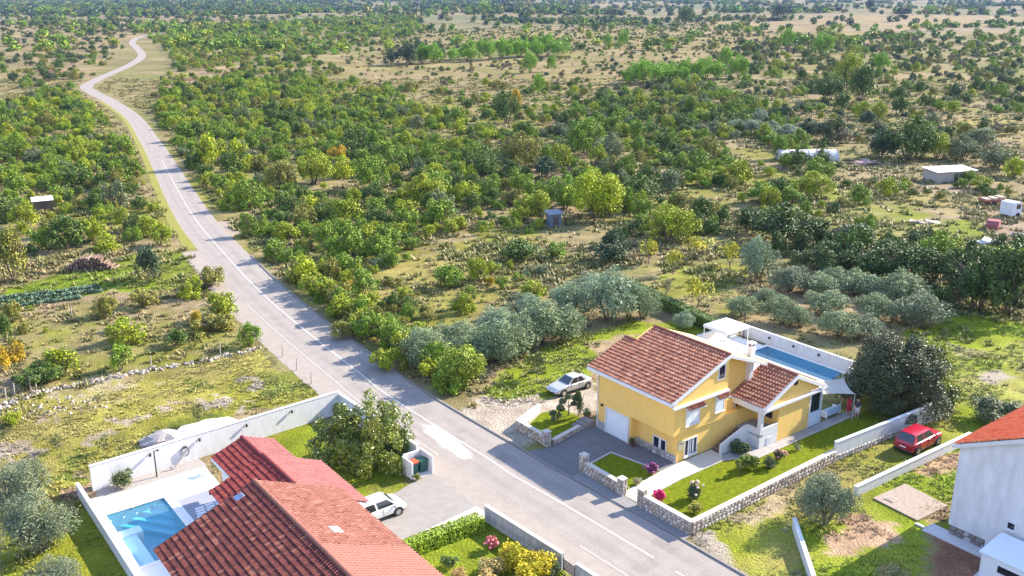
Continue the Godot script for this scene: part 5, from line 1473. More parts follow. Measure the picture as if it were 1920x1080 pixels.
# ---------------------------------------------------------------- scattered things
func make_sheds() -> void:
	var white := mat(0.78, 0.78, 0.77, 0.7, 0.8, 2.0)
	var timber := mat(0.20, 0.15, 0.11, 0.9, 0.6, 1.0)
	var defs := [
		["shed", "small shed with white sheet roof among the bushes across the road", Vector3(-75.61, 0, -149.56), 2.6, 2.0, 1.7, 0.5, white, timber],
		["shed", "blue-grey corrugated shed under the lime green tree", Vector3(6.26, 0, -138.73), 1.8, 1.6, 2.0, 0.4, mat(0.22, 0.26, 0.31, 0.6, 0.6, 1.0), mat(0.18, 0.22, 0.27, 0.7, 0.6, 1.0)],
		["shed", "flat white-roofed shed below the wide dark olive crowns", Vector3(81.46, 0, -174.63), 8.2, 4.0, 2.0, 0.25, white, mat(0.48, 0.42, 0.38, 0.9, 0.7, 1.4)],
	]
	for d in defs:
		var o := thing(d[0], d[1], "shed", d[2], d[6])
		var w: float = d[3]
		var l: float = d[4]
		var hh: float = d[5]
		put("wall", boxm(Vector3(-w / 2, 0, -l / 2), Vector3(w / 2, hh, l / 2)), d[8], o)
		put("roof", Shape.new().prism([Vector2(-l / 2 - 0.3, hh + 0.25), Vector2(l / 2 + 0.3, hh), Vector2(l / 2 + 0.3, hh + 0.08), Vector2(-l / 2 - 0.3, hh + 0.33)], -w / 2 - 0.3, w / 2 + 0.3, Transform3D(Basis(Vector3(0, 0, 1), Vector3.UP, Vector3(-1, 0, 0)), Vector3.ZERO)).mesh(), d[7], o)
		put("door", boxm(Vector3(-0.45, 0, l / 2), Vector3(0.45, hh * 0.8, l / 2 + 0.05), 0.01), mat(0.10, 0.08, 0.07, 0.8), o)
	# polytunnel
	var t := thing("polytunnel", "long white plastic-covered tunnel among the dark trees", "polytunnel", Vector3(61.5, 0, -196.64), 0.05)
	var s := Shape.new()
	for i in 10:
		var a := PI * i / 10
		var b := PI * (i + 1) / 10
		s.quad(Vector3(-6, sin(a) * 2.2, cos(a) * 2.4), Vector3(-6, sin(b) * 2.2, cos(b) * 2.4), Vector3(6, sin(b) * 2.2, cos(b) * 2.4), Vector3(6, sin(a) * 2.2, cos(a) * 2.4), Vector3(0, sin(a) + sin(b), cos(a) + cos(b)))
		for x in [-6.0, 6.0]:
			s.tri(Vector3(x, 0, 0), Vector3(x, sin(a) * 2.2, cos(a) * 2.4), Vector3(x, sin(b) * 2.2, cos(b) * 2.4), Vector3(x, 0, 0))
	put("cover", s.mesh(), mat(0.55, 0.55, 0.55, 0.7, 0.7, 2.0), t)
	for i in 7:
		var hs := Shape.new()
		for k in 10:
			var a := PI * k / 10
			var b := PI * (k + 1) / 10
			hs.tube(Vector3(-6 + i * 2, sin(a) * 2.24, cos(a) * 2.44), Vector3(-6 + i * 2, sin(b) * 2.24, cos(b) * 2.44), 0.05, 0.05, 5, false)
		put("hoop", hs.mesh(), mat(0.5, 0.5, 0.5, 0.6), t)
	# scrap yard: a truck cab, a wreck, and scrap
	var cab := thing("truck_cab", "old white truck cab standing among rusty scrap", "truck cab", Vector3(77.9, 0, -144.68), 0.5)
	put("body", Shape.new().prism([Vector2(-1.1, 0.5), Vector2(1.1, 0.5), Vector2(1.15, 1.4), Vector2(0.75, 2.5), Vector2(-1.0, 2.55), Vector2(-1.1, 2.4)], -1.1, 1.1).mesh(), mat(0.72, 0.74, 0.78, 0.5, 0.8, 1.2), cab)
	put("windscreen", Shape.new().prism([Vector2(1.155, 1.5), Vector2(0.80, 2.38), Vector2(0.83, 2.39), Vector2(1.185, 1.51)], -0.95, 0.95).mesh(), glass(), cab)
	for z in [-1.12, 1.10]:
		put("side_window", boxm(Vector3(-0.3, 1.5, z), Vector3(0.7, 2.2, z + 0.02)), glass(), cab)
		put("wheel", Shape.new().tube(Vector3(0.2, 0.45, z - 0.1), Vector3(0.2, 0.45, z + 0.12), 0.45, 0.45, 14).mesh(), mat(0.03, 0.03, 0.03, 0.9), cab)
	var w2 := thing("car_wreck", "stripped red car wreck tilted in the dry grass", "wreck", Vector3(71.78, 0, -137.39), 1.0)
	put("body", Shape.new().prism([Vector2(-1.8, 0.3), Vector2(1.9, 0.3), Vector2(1.9, 0.8), Vector2(0.9, 0.95), Vector2(0.3, 1.4), Vector2(-1.0, 1.4), Vector2(-1.7, 0.95)], -0.8, 0.8, Transform3D(Basis(Vector3(0, 0, 1), 0.08), Vector3.ZERO)).mesh(), mat(0.35, 0.09, 0.09, 0.6, 0.5, 0.9), w2)
	put("windscreen", Shape.new().prism([Vector2(0.92, 0.98), Vector2(0.34, 1.4), Vector2(0.37, 1.42), Vector2(0.96, 1.0)], -0.7, 0.7, Transform3D(Basis(Vector3(0, 0, 1), 0.08), Vector3(0.0, 0.02, 0))).mesh(), glass(), w2)
	var trailer := thing("trailer", "rust-red farm trailer with pale boards by the truck cab", "trailer", Vector3(79.6, 0, -153.52), 0.1)
	put("bed", boxm(Vector3(-2.2, 0.7, -1.0), Vector3(2.2, 0.95, 1.0), 0.02), mat(0.36, 0.10, 0.06, 0.7, 0.6, 1.0), trailer)
	for i in 3:
		put("board", boxm(Vector3(-1.9 + i * 1.2, 0.95, -0.9), Vector3(-0.9 + i * 1.2, 1.15 + i * 0.15, 0.8), 0.03), mat(0.6, 0.42, 0.3, 0.8, 0.6, 1.0), trailer)
	for z in [-1.1, 1.0]:
		put("wheel", Shape.new().tube(Vector3(-0.6, 0.4, z), Vector3(-0.6, 0.4, z + 0.15), 0.4, 0.4, 14).mesh(), mat(0.03, 0.03, 0.03, 0.9), trailer)
	var scraps := [["scrap_heap", "pile of pale boards lying on the green meadow", Vector3(62.51, 0, -140.77), 4.5, 0.5, mat(0.55, 0.45, 0.42, 0.8, 0.5, 0.8)], ["scrap_heap", "white sheets of scrap at the hedge below the wreck", Vector3(66.66, 0, -128.68), 4.0, 0.9, mat(0.70, 0.72, 0.74, 0.7, 0.7, 1.0)], ["scrap_heap", "heap of mixed metal scrap beside the truck cab", Vector3(73.22, 0, -131.98), 3.5, 0.9, mat(0.34, 0.28, 0.30, 0.7, 0.5, 0.8)], ["scrap_heap", "low pile of white blocks on the shaded grass by the hedge", Vector3(40.74, 0, -118.88), 2.6, 0.35, mat(0.62, 0.66, 0.72, 0.8, 0.7, 1.0)], ["scrap_heap", "pinkish rubble between the tunnel and the wide dark tree", Vector3(72.28, 0, -191.58), 6.0, 0.6, mat(0.48, 0.32, 0.30, 0.9, 0.5, 1.0)]]
	for q in scraps:
		var o := thing(q[0], q[1], "scrap heap", q[2], 0.4)
		var span: float = q[3]
		for i in 9:
			var b := Basis.from_euler(Vector3(rng.randf_range(-0.25, 0.25), rng.randf_range(0, 3), rng.randf_range(-0.25, 0.25)))
			var hx := span * rng.randf_range(0.1, 0.25)
			put("sheet", Shape.new().box(Vector3(-hx, 0, -hx * 0.5), Vector3(hx, q[4] * rng.randf_range(0.15, 0.5), hx * 0.5), 0.02, Transform3D(b, Vector3(rng.randf_range(-0.4, 0.4) * span, rng.randf_range(0.02, 0.3) * q[4], rng.randf_range(-0.25, 0.25) * span))).mesh(), q[5], o)
	# woodpile
	var wp := thing("woodpile", "stacked pile of cut logs on the edge of the mown grass", "woodpile", Vector3(-53.51, 0, -115.67), 0.12)
	var bark := [mat(0.16, 0.10, 0.075, 0.9, 0.5, 0.6), mat(0.24, 0.15, 0.11, 0.9, 0.5, 0.6), mat(0.34, 0.22, 0.17, 0.9, 0.6, 0.6)]
	for j in 6:
		for i in 17 - j * 2:
			var r := rng.randf_range(0.12, 0.19)
			var x := -2.9 + i * 0.36 + j * 0.36
			var g := rng.randf_range(-0.3, 0.3)
			put("log", Shape.new().tube(Vector3(x + g, 0.17 + j * 0.27, -0.8), Vector3(x, 0.16 + j * 0.27 + rng.randf_range(0, 0.1), 0.85 + rng.randf_range(-0.25, 0.25)), r, r * 0.95, 7).mesh(), bark[rng.randi() % 3], wp)
	# pale heaps behind the pool wall
	for q in [["rubble_mound", "grey boulder mound behind the long white wall", Vector3(-27.41, 0, -67.52), Vector3(1.9, 0.85, 1.2), mat(0.44, 0.39, 0.38, 0.95, 0.5, 1.2), 3], ["gravel_heap", "low heap of white gravel spread behind the long white wall", Vector3(-24.69, 0, -69.9), Vector3(2.9, 0.45, 1.3), mat(0.74, 0.70, 0.66, 0.95, 0.7, 0.8), 8]]:
		var o := put(q[0], Shape.new().blob(Vector3(0, 0, 0), q[3], 0.3, q[5], 10, 16).mesh(), q[4], self, q[2], 0.5)
		tag(o, q[1], "mound")
	var gr := put("gravel_heap", Shape.new().blob(Vector3(0, 0, 0), Vector3(2.2, 0.35, 1.5), 0.25, 5, 8, 14).mesh(), mat(0.74, 0.70, 0.66, 0.95, 0.7, 0.8), self, Vector3(-26.27, 0, -66.88), 0.5)
	tag(gr, "white gravel heap around the grey boulder mound", "mound")
	# dry stone row across the left field, and its wooden stakes
	var ends := [Vector3(-43.95, 0, -72.74), Vector3(-42.22, 0, -76.59), Vector3(-38.92, 0, -78.7), Vector3(-35.16, 0, -81.44), Vector3(-29.63, 0, -84.34), Vector3(-24.51, 0, -88.02)]
	var rocks := []
	for i in 5:
		for k in 46:
			var p: Vector3 = (ends[i] as Vector3).lerp(ends[i + 1], k / 46.0) + Vector3(rng.randf_range(-0.45, 0.45), 0.05, rng.randf_range(-0.45, 0.45))
			rocks.append(Transform3D(Basis.from_euler(Vector3(rng.randf() * 6, rng.randf() * 6, rng.randf() * 6)).scaled(Vector3.ONE * rng.randf_range(0.12, 0.36)), p))
	for i in 90:
		var p: Vector3 = (Vector3(-42.51, 0, -74.35) as Vector3).lerp(Vector3(-36.36, 0, -77.16), rng.randf()) + Vector3(rng.randf_range(-1, 3), 0.0, rng.randf_range(0, 3.5))
		rocks.append(Transform3D(Basis.from_euler(Vector3(rng.randf() * 6, rng.randf() * 6, rng.randf() * 6)).scaled(Vector3.ONE * rng.randf_range(0.08, 0.26)), p))
	var row := Node3D.new()
	row.name = "dry_stone_wall"
	add_child(row)
	tag(row, "tumbled row of pale field stones across the dry meadow", "stone wall")
	copies("stones", stone_meshes[2], stone_tones[0], row, rocks)
	var stake_at := [Vector3(-43.78, 0, -75.23), Vector3(-43.61, 0, -76.36), Vector3(-42.71, 0, -77.4), Vector3(-42.4, 0, -77.75), Vector3(-33.94, 0, -82.73), Vector3(-28.47, 0, -86.15), Vector3(-22.28, 0, -85.72), Vector3(-20.12, 0, -82.21), Vector3(-18.12, 0, -78.95), Vector3(-47.83, 0, -97.17), Vector3(-43.71, 0, -100.42), Vector3(24.9, 0, -96.3)]
	for i in stake_at.size() - 1:
		var o := put("fence_stake", Shape.new().tube(Vector3.ZERO, Vector3(0.04, 1.2, 0), 0.06, 0.05, 6).mesh(), mat(0.40, 0.34, 0.29, 0.9), self, stake_at[i])
		tag(o, ["weathered wooden fence stake at the stone row, outermost", "weathered fence stake by the dark bush at the stone row", "leaning fence stake amid the pale rubble", "fence stake just past the pale rubble", "fence stake by the small round bush at the stone row", "lone fence stake near the stone row's middle", "fence stake at the roadside near the stone row's end", "fence stake at the roadside, middle one of three", "fence stake at the roadside above the white wall's corner", "short stake in the tan field below the vegetable rows", "short stake in the tan field near the yellow bushes"][i], "fence stake", "wooden fence stakes")

func make_smear() -> void:
	# white blur of a passing car, added as a flat sheet on the lane
	var im := Image.create(256, 128, false, Image.FORMAT_RGBA8)
	var n := FastNoiseLite.new()
	n.seed = 21
	n.frequency = 0.03
	for y in 128:
		for x in 256:
			var p := Vector2(x / 128.0 - 1.0, y / 64.0 - 1.0)
			var wob := n.get_noise_2d(x * 0.35, y * 1.4) * 0.45
			var d := pow(absf(p.x), 2.4) + pow(absf(p.y + 0.15 * p.x), 2.0) + wob
			im.set_pixel(x, y, Color(0.93, 0.92, 0.90, smoothstep(0.0, 1.3, 1.0 - d) * 0.95 ))
	var m := StandardMaterial3D.new()
	m.albedo_texture = ImageTexture.create_from_image(im)
	m.transparency = BaseMaterial3D.TRANSPARENCY_ALPHA
	m.roughness = 0.95
	var a: Vector3 = Vector3(-7.21, 0, -71.09)
	var b: Vector3 = Vector3(-3.05, 0, -64.08)
	var pl := PlaneMesh.new()
	pl.size = Vector2(a.distance_to(b), 1.9)
	var mid := (a + b) / 2.0 + Vector3(0, 0.024, 0)
	var o := put("blur_streak", pl, m, self, mid, atan2(-(b.z - a.z), b.x - a.x))
	tag(o, "white blurred streak of a passing car along the near lane of the road", "spill")

# ---------------------------------------------------------------- plants
# A crown one metre in radius and one metre high (y 0..1): leaf faces on clumps spread through its volume.
func crown(seed_: int, clumps: int, leaves: int, leaf: float, slim: float, spread: Vector3, clump_r: Vector2, low: float, hue := 0.12, dome := false) -> ArrayMesh:
	var r := RandomNumberGenerator.new()
	r.seed = seed_
	var s := Shape.new()
	s.tinted = true
	var balls := []
	for i in clumps:
		var d := Vector3(r.randfn(), r.randfn(), r.randfn()).normalized()
		var k := pow(r.randf(), 0.45)
		var rad := r.randf_range(clump_r.x, clump_r.y)
		var c := Vector3(d.x * spread.x * k * (1.0 - rad), 0.0, d.z * spread.z * k * (1.0 - rad))
		c.y = lerpf(low + rad * 0.5, 1.0 - rad * 0.7, clampf(0.5 + d.y * 0.5 * k + 0.1, 0, 1)) * (1.0 - 0.35 * pow(Vector2(c.x, c.z).length(), 2.0)) * spread.y
		if dome:
			d.y = absf(d.y) * 1.1 - 0.1
			d = d.normalized()
			var out := r.randf_range(0.55, 1.0)
			c = Vector3(d.x * (1.0 - rad * 0.8), maxf(low + rad * 0.35, d.y * (1.0 - rad * 0.8)), d.z * (1.0 - rad * 0.8)) * Vector3(spread.x, spread.y, spread.z) * Vector3(out, out, out)
		balls.append([c, rad, r.randf_range(0.72, 1.22), r.randf_range(-hue, hue)])
	for i in leaves:
		var b: Array = balls[r.randi() % balls.size()]
		var d := Vector3(r.randfn(), r.randfn() + 0.25, r.randfn()).normalized()
		var rad: float = b[1]
		var reach := lerpf(0.5, 1.05, sqrt(r.randf()))
		if r.randf() < 0.12:
			reach *= r.randf_range(1.05, 1.4)
		var p: Vector3 = b[0] + d * rad * reach * Vector3(1, 0.85, 1)
		if p.y < 0.02:
			p.y = 0.02 + r.randf() * 0.1
		var nrm := (d * 0.55 + Vector3(r.randfn(), r.randfn() + 0.35, r.randfn()) * 0.6).normalized()
		var tx := nrm.cross(Vector3(r.randfn(), r.randfn(), r.randfn())).normalized()
		var ty := nrm.cross(tx)
		var l := leaf * r.randf_range(0.55, 1.4)
		var t: float = b[2] * r.randf_range(0.65, 1.35)
		var h: float = b[3] + r.randf_range(-0.1, 0.1)
		s.tint = Color(t * (1.0 + h), t, t * (1.0 - h * 0.5))
		# crowns are drawn about twice as high as their unit: keep the leaves themselves from stretching
		var even := Vector3(1, 0.58, 1)
		ty *= even
		var bend := nrm * l * 0.18 * even
		var w := tx * l * slim * even
		s.tri(p - ty * l, p + w + bend, p + ty * l, d)
		s.tri(p - ty * l, p - w + bend, p + ty * l, d)
	return s.mesh()

# stems one metre high that fork into limbs
func stems(seed_: int, count: int, thick: float, reach: float, top: float, fork := 3) -> ArrayMesh:
	var r := RandomNumberGenerator.new()
	r.seed = seed_
	var s := Shape.new()
	for i in count:
		var g := TAU * (i + r.randf() * 0.5) / count
		var foot := Vector3(cos(g), 0, sin(g)) * (0.05 if count > 1 else 0.0)
		var knee := foot + Vector3(cos(g) * reach * 0.25, top * 0.45, sin(g) * reach * 0.25) * (1.0 if count > 1 else 0.6)
		s.tube(foot - Vector3(0, 0.04, 0), knee, thick, thick * 0.7, 6, false)
		for k in fork:
			var q := g + (k - (fork - 1) * 0.5) * (TAU / fork if count == 1 else 0.9) + r.randf_range(-0.2, 0.2)
			var tip := knee + Vector3(cos(q) * reach * r.randf_range(0.4, 0.7), top * r.randf_range(0.35, 0.55), sin(q) * reach * r.randf_range(0.4, 0.7))
			s.tube(knee, tip, thick * 0.6, thick * 0.22, 5, false)
			for m in 2:
				var e := tip + Vector3(r.randf_range(-1, 1), r.randf_range(0.2, 0.9), r.randf_range(-1, 1)) * reach * 0.3
				s.tube(knee.lerp(tip, 0.6), e, thick * 0.3, thick * 0.1, 4, false)
	return s.mesh()

const ORDINALS := ["first", "second", "third", "fourth", "fifth", "sixth", "seventh", "eighth", "ninth", "tenth", "eleventh", "twelfth", "thirteenth", "fourteenth", "fifteenth", "sixteenth", "seventeenth"]
const TONE_NAMES := ["yellow-green", "fresh green", "dark green", "olive-brown", "lime green", "grey-green", "silvery", "amber", "bright pine-green", "deep blue-green", "bare brownish", "very dark green"]
var tones: Array = []
var tone_mats: Array = []
var scrub: Array = []
var scrub_stem: ArrayMesh
var far_scrub: ArrayMesh
var plants: Array = []      # [x, z, width, height, tone, place, shape]
var filled := {}
var keep_out: Array = []
var landmarks: Array = []

func plants_ready() -> void:
	tones = [Color(0.36, 0.40, 0.018), Color(0.22, 0.32, 0.022), Color(0.115, 0.18, 0.026), Color(0.29, 0.265, 0.05), Color(0.46, 0.50, 0.015), Color(0.22, 0.25, 0.13), Color(0.33, 0.38, 0.28), Color(0.58, 0.38, 0.02), Color(0.27, 0.44, 0.022), Color(0.085, 0.125, 0.06), Color(0.25, 0.19, 0.13), Color(0.085, 0.135, 0.028)]
	for i in tones.size():
		tones[i] = Color(tones[i].r * 0.92, tones[i].g * 0.97, tones[i].b * 0.85)
	for t in tones:
		tone_mats.append(leaf_mat(t.r, t.g, t.b))
	for i in 6:
		scrub.append(crown(100 + i, 18 + 3 * i, 2700, 0.062, 0.6, Vector3(1.15, 1.08, 1.15), Vector2(0.13, 0.36), 0.0, 0.12, i % 3 == 0))
	# a pine: a cone of tufts
	scrub.append(crown(120, 26, 2600, 0.07, 0.4, Vector3(1.1, 1.15, 1.1), Vector2(0.14, 0.34), 0.0, 0.1))
	# upright, loose
	scrub.append(crown(121, 18, 1900, 0.066, 0.55, Vector3(1.0, 1.1, 1.0), Vector2(0.17, 0.32), 0.06))
	for i in 3:
		scrub.append(crown(125 + i, 48, 6500, 0.04, 0.6, Vector3(1.12, 1.08, 1.12), Vector2(0.12, 0.28), 0.0))
	scrub_stem = stems(7, 4, 0.035, 0.9, 0.75)
	far_scrub = crown(130, 7, 170, 0.24, 0.6, Vector3(1, 1, 1), Vector2(0.34, 0.5), 0.0)
	keep_out = [pairs([-31.3, -62.2, -16.0, -78.3, -7.0, -70.7, -2.5, -65.5, 4.4, -57.0, 10.8, -48.5, -28.1, -43.7, -28.3, -54.3]), pairs([-4.5, -72.7, 2.4, -77.2, 7.5, -82.7, 14.4, -96.3, 22.2, -98.1, 26.9, -98.1, 32.1, -82.7, 34.2, -78.9, 30.4, -71.2, 24.3, -64.7, 11.8, -53.7, 1.6, -65.5]), pairs([11.8, -53.7, 24.3, -64.7, 32.6, -71.2, 49.5, -81.4, 29.2, -43.7, 12.9, -43.7])]
	landmarks = [[Vector3(-207.98, 0, -542.27), "the bend of the far road"], [Vector3(-153.21, 0, -347.97), "the sharp road bend"], [Vector3(-75.61, 0, -149.56), "the small shed"], [Vector3(-53.51, 0, -115.67), "the woodpile"], [Vector3(-53.63, 0, -102.7), "the vegetable rows"], [Vector3(-26.47, 0, -89.81), "the roadside stone row"], [Vector3(13.16, 0, -147.27), "the lime green tree"], [Vector3(6.53, 0, -137.39), "the blue-grey shed"], [Vector3(-6.76, 0, -103.68), "the sunny clearing"], [Vector3(-41.66, 0, -138.39), "the track off the road"], [Vector3(-5.02, 0, -82.73), "the olive grove"], [Vector3(61.5, 0, -196.64), "the plastic tunnel"], [Vector3(81.01, 0, -173.6), "the flat-roofed shed"], [Vector3(78.94, 0, -147.27), "the scrap yard"], [Vector3(64.7, 0, -235.04), "the silvery row"], [Vector3(0, 0, -566.31), "the pine belt"], [Vector3(64.62, 0, -404.01), "the pine clump"], [Vector3(-90.5, 0, -244.5), "the straight road"], [Vector3(-65.55, 0, -203.33), "the tall lime bush"], [Vector3(-36.77, 0, -196.64), "the amber bush"], [Vector3(-1.55, 0, -277.79), "the rusty oak"], [Vector3(118.22, 0, -338.53), "the twin-crowned oak"], [Vector3(128.35, 0, -254.71), "the straw clearing"], [Vector3(31.2, 0, -404.01), "the bare heath"], [Vector3(46.62, 0, -116.88), "the dark hedge trees"], [Vector3(-18.54, 0, -121.99), "the roadside thicket"], [Vector3(-255.51, 0, -542.27), "the pale heath"], [Vector3(-109.7, 0, -499.73), "the upper meadow"], [Vector3(-63.76, 0, -116.88), "the tall bushy tree"], [Vector3(29.33, 0, -96.3), "the olive orchard"], [Vector3(-47.89, 0, -88.31), "the tan field"]]

func clear_of(x: float, z: float, w: float) -> bool:
	var p := Vector2(x, z)
	for k in keep_out:
		if Geometry2D.is_point_in_polygon(p, k):
			return false
	var c := Vector2i((p / 8.0).floor())
	for j in range(-1, 2):
		for i in range(-1, 2):
			for q in road_cells.get(c + Vector2i(i, j), []):
				if p.distance_to(q) < 3.7 + w * 0.36:
					return false
	# the paved roadside strip on the near left
	for i in range(0, 110, 3):
		if z > -118.0 and p.distance_to(road_line[i]) < 6.4 and x < road_line[i].x:
			return false
	return true

func room(x: float, z: float, w: float, tight: float) -> bool:
	var c := Vector2i(int(floor(x / 6.0)), int(floor(z / 6.0)))
	for j in range(-1, 2):
		for i in range(-1, 2):
			for q in filled.get(c + Vector2i(i, j), []):
				if Vector2(q[0] - x, q[1] - z).length() < (q[2] + w) * 0.5 * tight:
					return false
	return true

func plant(x: float, z: float, w: float, h: float, tone: int, place: String, shape := -1) -> void:
	var c := Vector2i(int(floor(x / 6.0)), int(floor(z / 6.0)))
	if not filled.has(c):
		filled[c] = []
	filled[c].append([x, z, w])
	plants.append([x, z, w, h, tone, place, shape])

# fill a patch of land: spacing in crown widths, sizes in metres, chances of each tone
func thicket(flat: Array, tries_per_100: float, tight: float, small: float, large: float, tall: float, chances: Dictionary, place: String) -> void:
	var p := pairs(flat)
	var box := Rect2(p[0], Vector2.ZERO)
	for q in p:
		box = box.expand(q)
	var bag := []
	for t in chances:
		for i in chances[t]:
			bag.append(t)
	for i in int(box.get_area() / 100.0 * tries_per_100):
		var x := rng.randf_range(box.position.x, box.end.x)
		var z := rng.randf_range(box.position.y, box.end.y)
		if not Geometry2D.is_point_in_polygon(Vector2(x, z), p):
			continue
		var w := lerpf(small, large, pow(rng.randf(), 2.1))
		if patch_noise.get_noise_2d(x * 1.3 + 500, z * 1.3) < (-0.05 if tight > 0.75 else -0.17 if tight > 0.56 else -1.0):
			continue
		if not clear_of(x, z, w) or not room(x, z, w, tight):
			continue
		# neighbours tend to share a tone
		var k := int(clampf((patch_noise.get_noise_2d(x * 1.1, z * 1.1 + 70) + 0.5) * bag.size(), 0, bag.size() - 1))
		var tone: int = bag[k] if rng.randf() < 0.35 else bag[rng.randi() % bag.size()]
		plant(x, z, w, w * tall * rng.randf_range(0.7, 1.4), tone, place, 6 if tone == 8 else -1)

func hero(x: float, z: float, w: float, h: float, tone: int, place: String, shape := -1) -> void:
	plant(x, z, w, h, tone, place, shape)

func make_scrub() -> void:
	var a := "in the thicket right of the road"
	var b := "in the central scrub"
	var l := "in the scrub left of the road"
	var u := "on the upper heath"
	var rr := "in the scrub at the far right"
	var hd := "in the dark tree belt behind the orchard"
	# plants that stand out in the photograph
	tree("lime_tree", "large lime green tree beside the small blue-grey shed", "tree", 12.72, -141.8, 9.77, 7.76, crown(217, 60, 13000, 0.034, 0.6, Vector3(1.1, 1.08, 1.1), Vector2(0.12, 0.26), 0.0, 0.1), leaf_mat(0.40, 0.47, 0.012), stems(24, 1, 0.05, 0.8, 0.7, 4), 0.03)
	plant(12.71, -141.69, 9.45, 7.55, -1, "", 0)
	hero(8.67, -150.41, 6.82, 5.37, 1, b)
	hero(22.3, -129.75, 8.14, 5.09, 0, "between the lime green tree and the orchard", 1)
	hero(20.64, -152.59, 6.49, 5.07, 2, b)
	hero(13.43, -120.72, 3.84, 3.98, 9, "in the meadow below the lime green tree", 6)
	hero(12.57, -119.03, 6.17, 2.78, 9, "in the meadow below the lime green tree")
	hero(-60.25, -187.64, 6.12, 7.2, 4, "on the road's edge", 7)
	hero(-53.55, -177.95, 5.22, 4.64, 2, a)
	hero(-35.48, -190.55, 4.08, 4.23, 7, a)
	hero(-1.42, -252.93, 9.79, 8.11, 2, b)
	hero(0.76, -273.45, 5.16, 6.57, 7, b)
	hero(118.49, -339.18, 13, 12.83, 0, rr, 0)
	hero(110.11, -302.01, 12.44, 12.37, 2, rr, 7)
	hero(102.14, -308.65, 10.19, 8.87, 2, rr)
	hero(299.19, -1102.92, 22.58, 21.08, 9, u, 7)
	hero(545.06, -1503.39, 17.83, 17.65, 9, u, 0)
	hero(484.89, -1225.5, 22.45, 12.93, 9, u)
	hero(179.41, -1016.64, 18.65, 17.27, 2, u)
	hero(1.6, -187.38, 8.39, 6.93, 3, b, 2)
	hero(-5.53, -176.37, 7.92, 5.92, 2, b)
	hero(16.11, -203.29, 9.62, 7.48, 1, b)
	hero(19.72, -192.99, 7.56, 5.72, 5, b)
	hero(6.01, -175.68, 5.94, 4.08, 9, b)
	hero(-10.45, -138.67, 5.55, 4.24, 1, a)
	hero(-14.18, -154, 8.26, 4.9, 0, a)
	hero(-24.53, -138.78, 5.94, 4.6, 0, a, 7)
	hero(-24.73, -166.17, 6.57, 5.58, 1, a)
	hero(-42.63, -151.05, 5.58, 5.22, 1, a)
	hero(-36.21, -171.26, 7.71, 6.15, 0, a)
	hero(-40.89, -166.13, 6.57, 5.11, 3, a)
	for q in [[82.89, -197.52, 12.62, 8.46, 2], [77.87, -199.18, 7.8, 6.17, 9], [89.69, -199.13, 7.8, 5.05, 0], [93.94, -196.05, 8.23, 4.93, 5], [96.39, -186.73, 7.34, 4.74, 5], [105.88, -213.07, 8.32, 4.23, 5]]:
		hero(q[0], q[1], q[2], q[3], q[4], rr, 2)
	hero(82.25, -175.89, 3.98, 1.89, 0, rr)
	hero(83.88, -172.43, 4.3, 2.21, 1, rr)
	hero(58, -190.94, 5.37, 2.83, 2, rr)
	hero(63.18, -191.94, 4.75, 3.34, 2, rr)
	hero(54.21, -187.02, 4.22, 2.86, 1, rr)
	# bushes that lean over the kerb
	for i in 17:
		var q: Vector3 = (Vector3(-25.01, 0, -104.48) as Vector3).lerp(Vector3(-5.62, 0, -77.99), i / 16.0)
		var k := near_index(q)
		var d := (road_line[k] - road_line[k + 1]).normalized()
		var c := road_line[k] + Vector2(d.y, -d.x) * (4.9 + rng.randf_range(-0.2, 1.0))
		hero(c.x, c.y, rng.randf_range(2.6, 4.0), rng.randf_range(1.9, 3.2), [0, 1, 0, 3, 1][i % 5], "along the road's edge")
	# silvery row
	for q in [[55.68, -237.11, 6.07, 3.06, 6], [59.11, -233.66, 6.51, 3.5, 6], [62.35, -226.97, 7.08, 3.85, 6], [65.69, -223.39, 6.23, 3.59, 6], [66.21, -254.23, 4.81, 3.69, 6], [70.96, -227.12, 7.59, 4.58, 9], [73.03, -221.53, 5.57, 4.86, 9]]:
		hero(q[0], q[1], q[2], q[3], q[4], "in the silvery row", 1)
	# pine belt and clumps
	for i in 17:
		var q: Vector3 = (Vector3(-53.23, 0, -456.59) as Vector3).lerp(Vector3(25.88, 0, -524.43), i / 16.0)
		hero(q.x + rng.randf_range(-4, 4), q.z + rng.randf_range(-9, 9), rng.randf_range(7, 12), rng.randf_range(6, 10.5), 8 if i > 3 else 9, "in the pine belt, %s from its left end" % ORDINALS[i], 6)
		if i % 2 == 0:
			hero(q.x + rng.randf_range(-3, 3), q.z - 9 + rng.randf_range(-7, 7), rng.randf_range(6, 10), rng.randf_range(6, 9.5), 8, "at the back of the pine belt, %s from its left" % ORDINALS[i / 2], 6)
	for q in [[7.73, -412.11, 8.12, 8.28], [17.33, -419.32, 5.52, 6.71], [59.67, -606.24, 7.26, 7.74], [70.28, -618.11, 8.07, 9.22], [-47.98, -459.21, 7.53, 8.29], [8.97, -322.94, 5.35, 6.9]]:
		hero(q[0], q[1], q[2], q[3], 8, "on the bare heath", 6)
	for i in 15:
		var q: Vector3 = (Vector3(44.07, 0, -362.07) as Vector3).lerp(Vector3(80.74, 0, -379.62), i / 14.0)
		hero(q.x, q.z + rng.randf_range(-16, 8), rng.randf_range(6, 10.5), rng.randf_range(5, 9), 8, "in the bright pine clump, %s from its left" % ORDINALS[i], 6)
	for q in [[90.94, -387.45, 9.34, 8.13], [95.72, -434.59, 8.56, 9.22], [168.82, -595.81, 9.72, 10.78], [166.94, -524.9, 14.26, 11], [159.74, -420.1, 8.28, 7.54]]:
		hero(q[0], q[1], q[2], q[3], 8, "on the upper heath", 6)
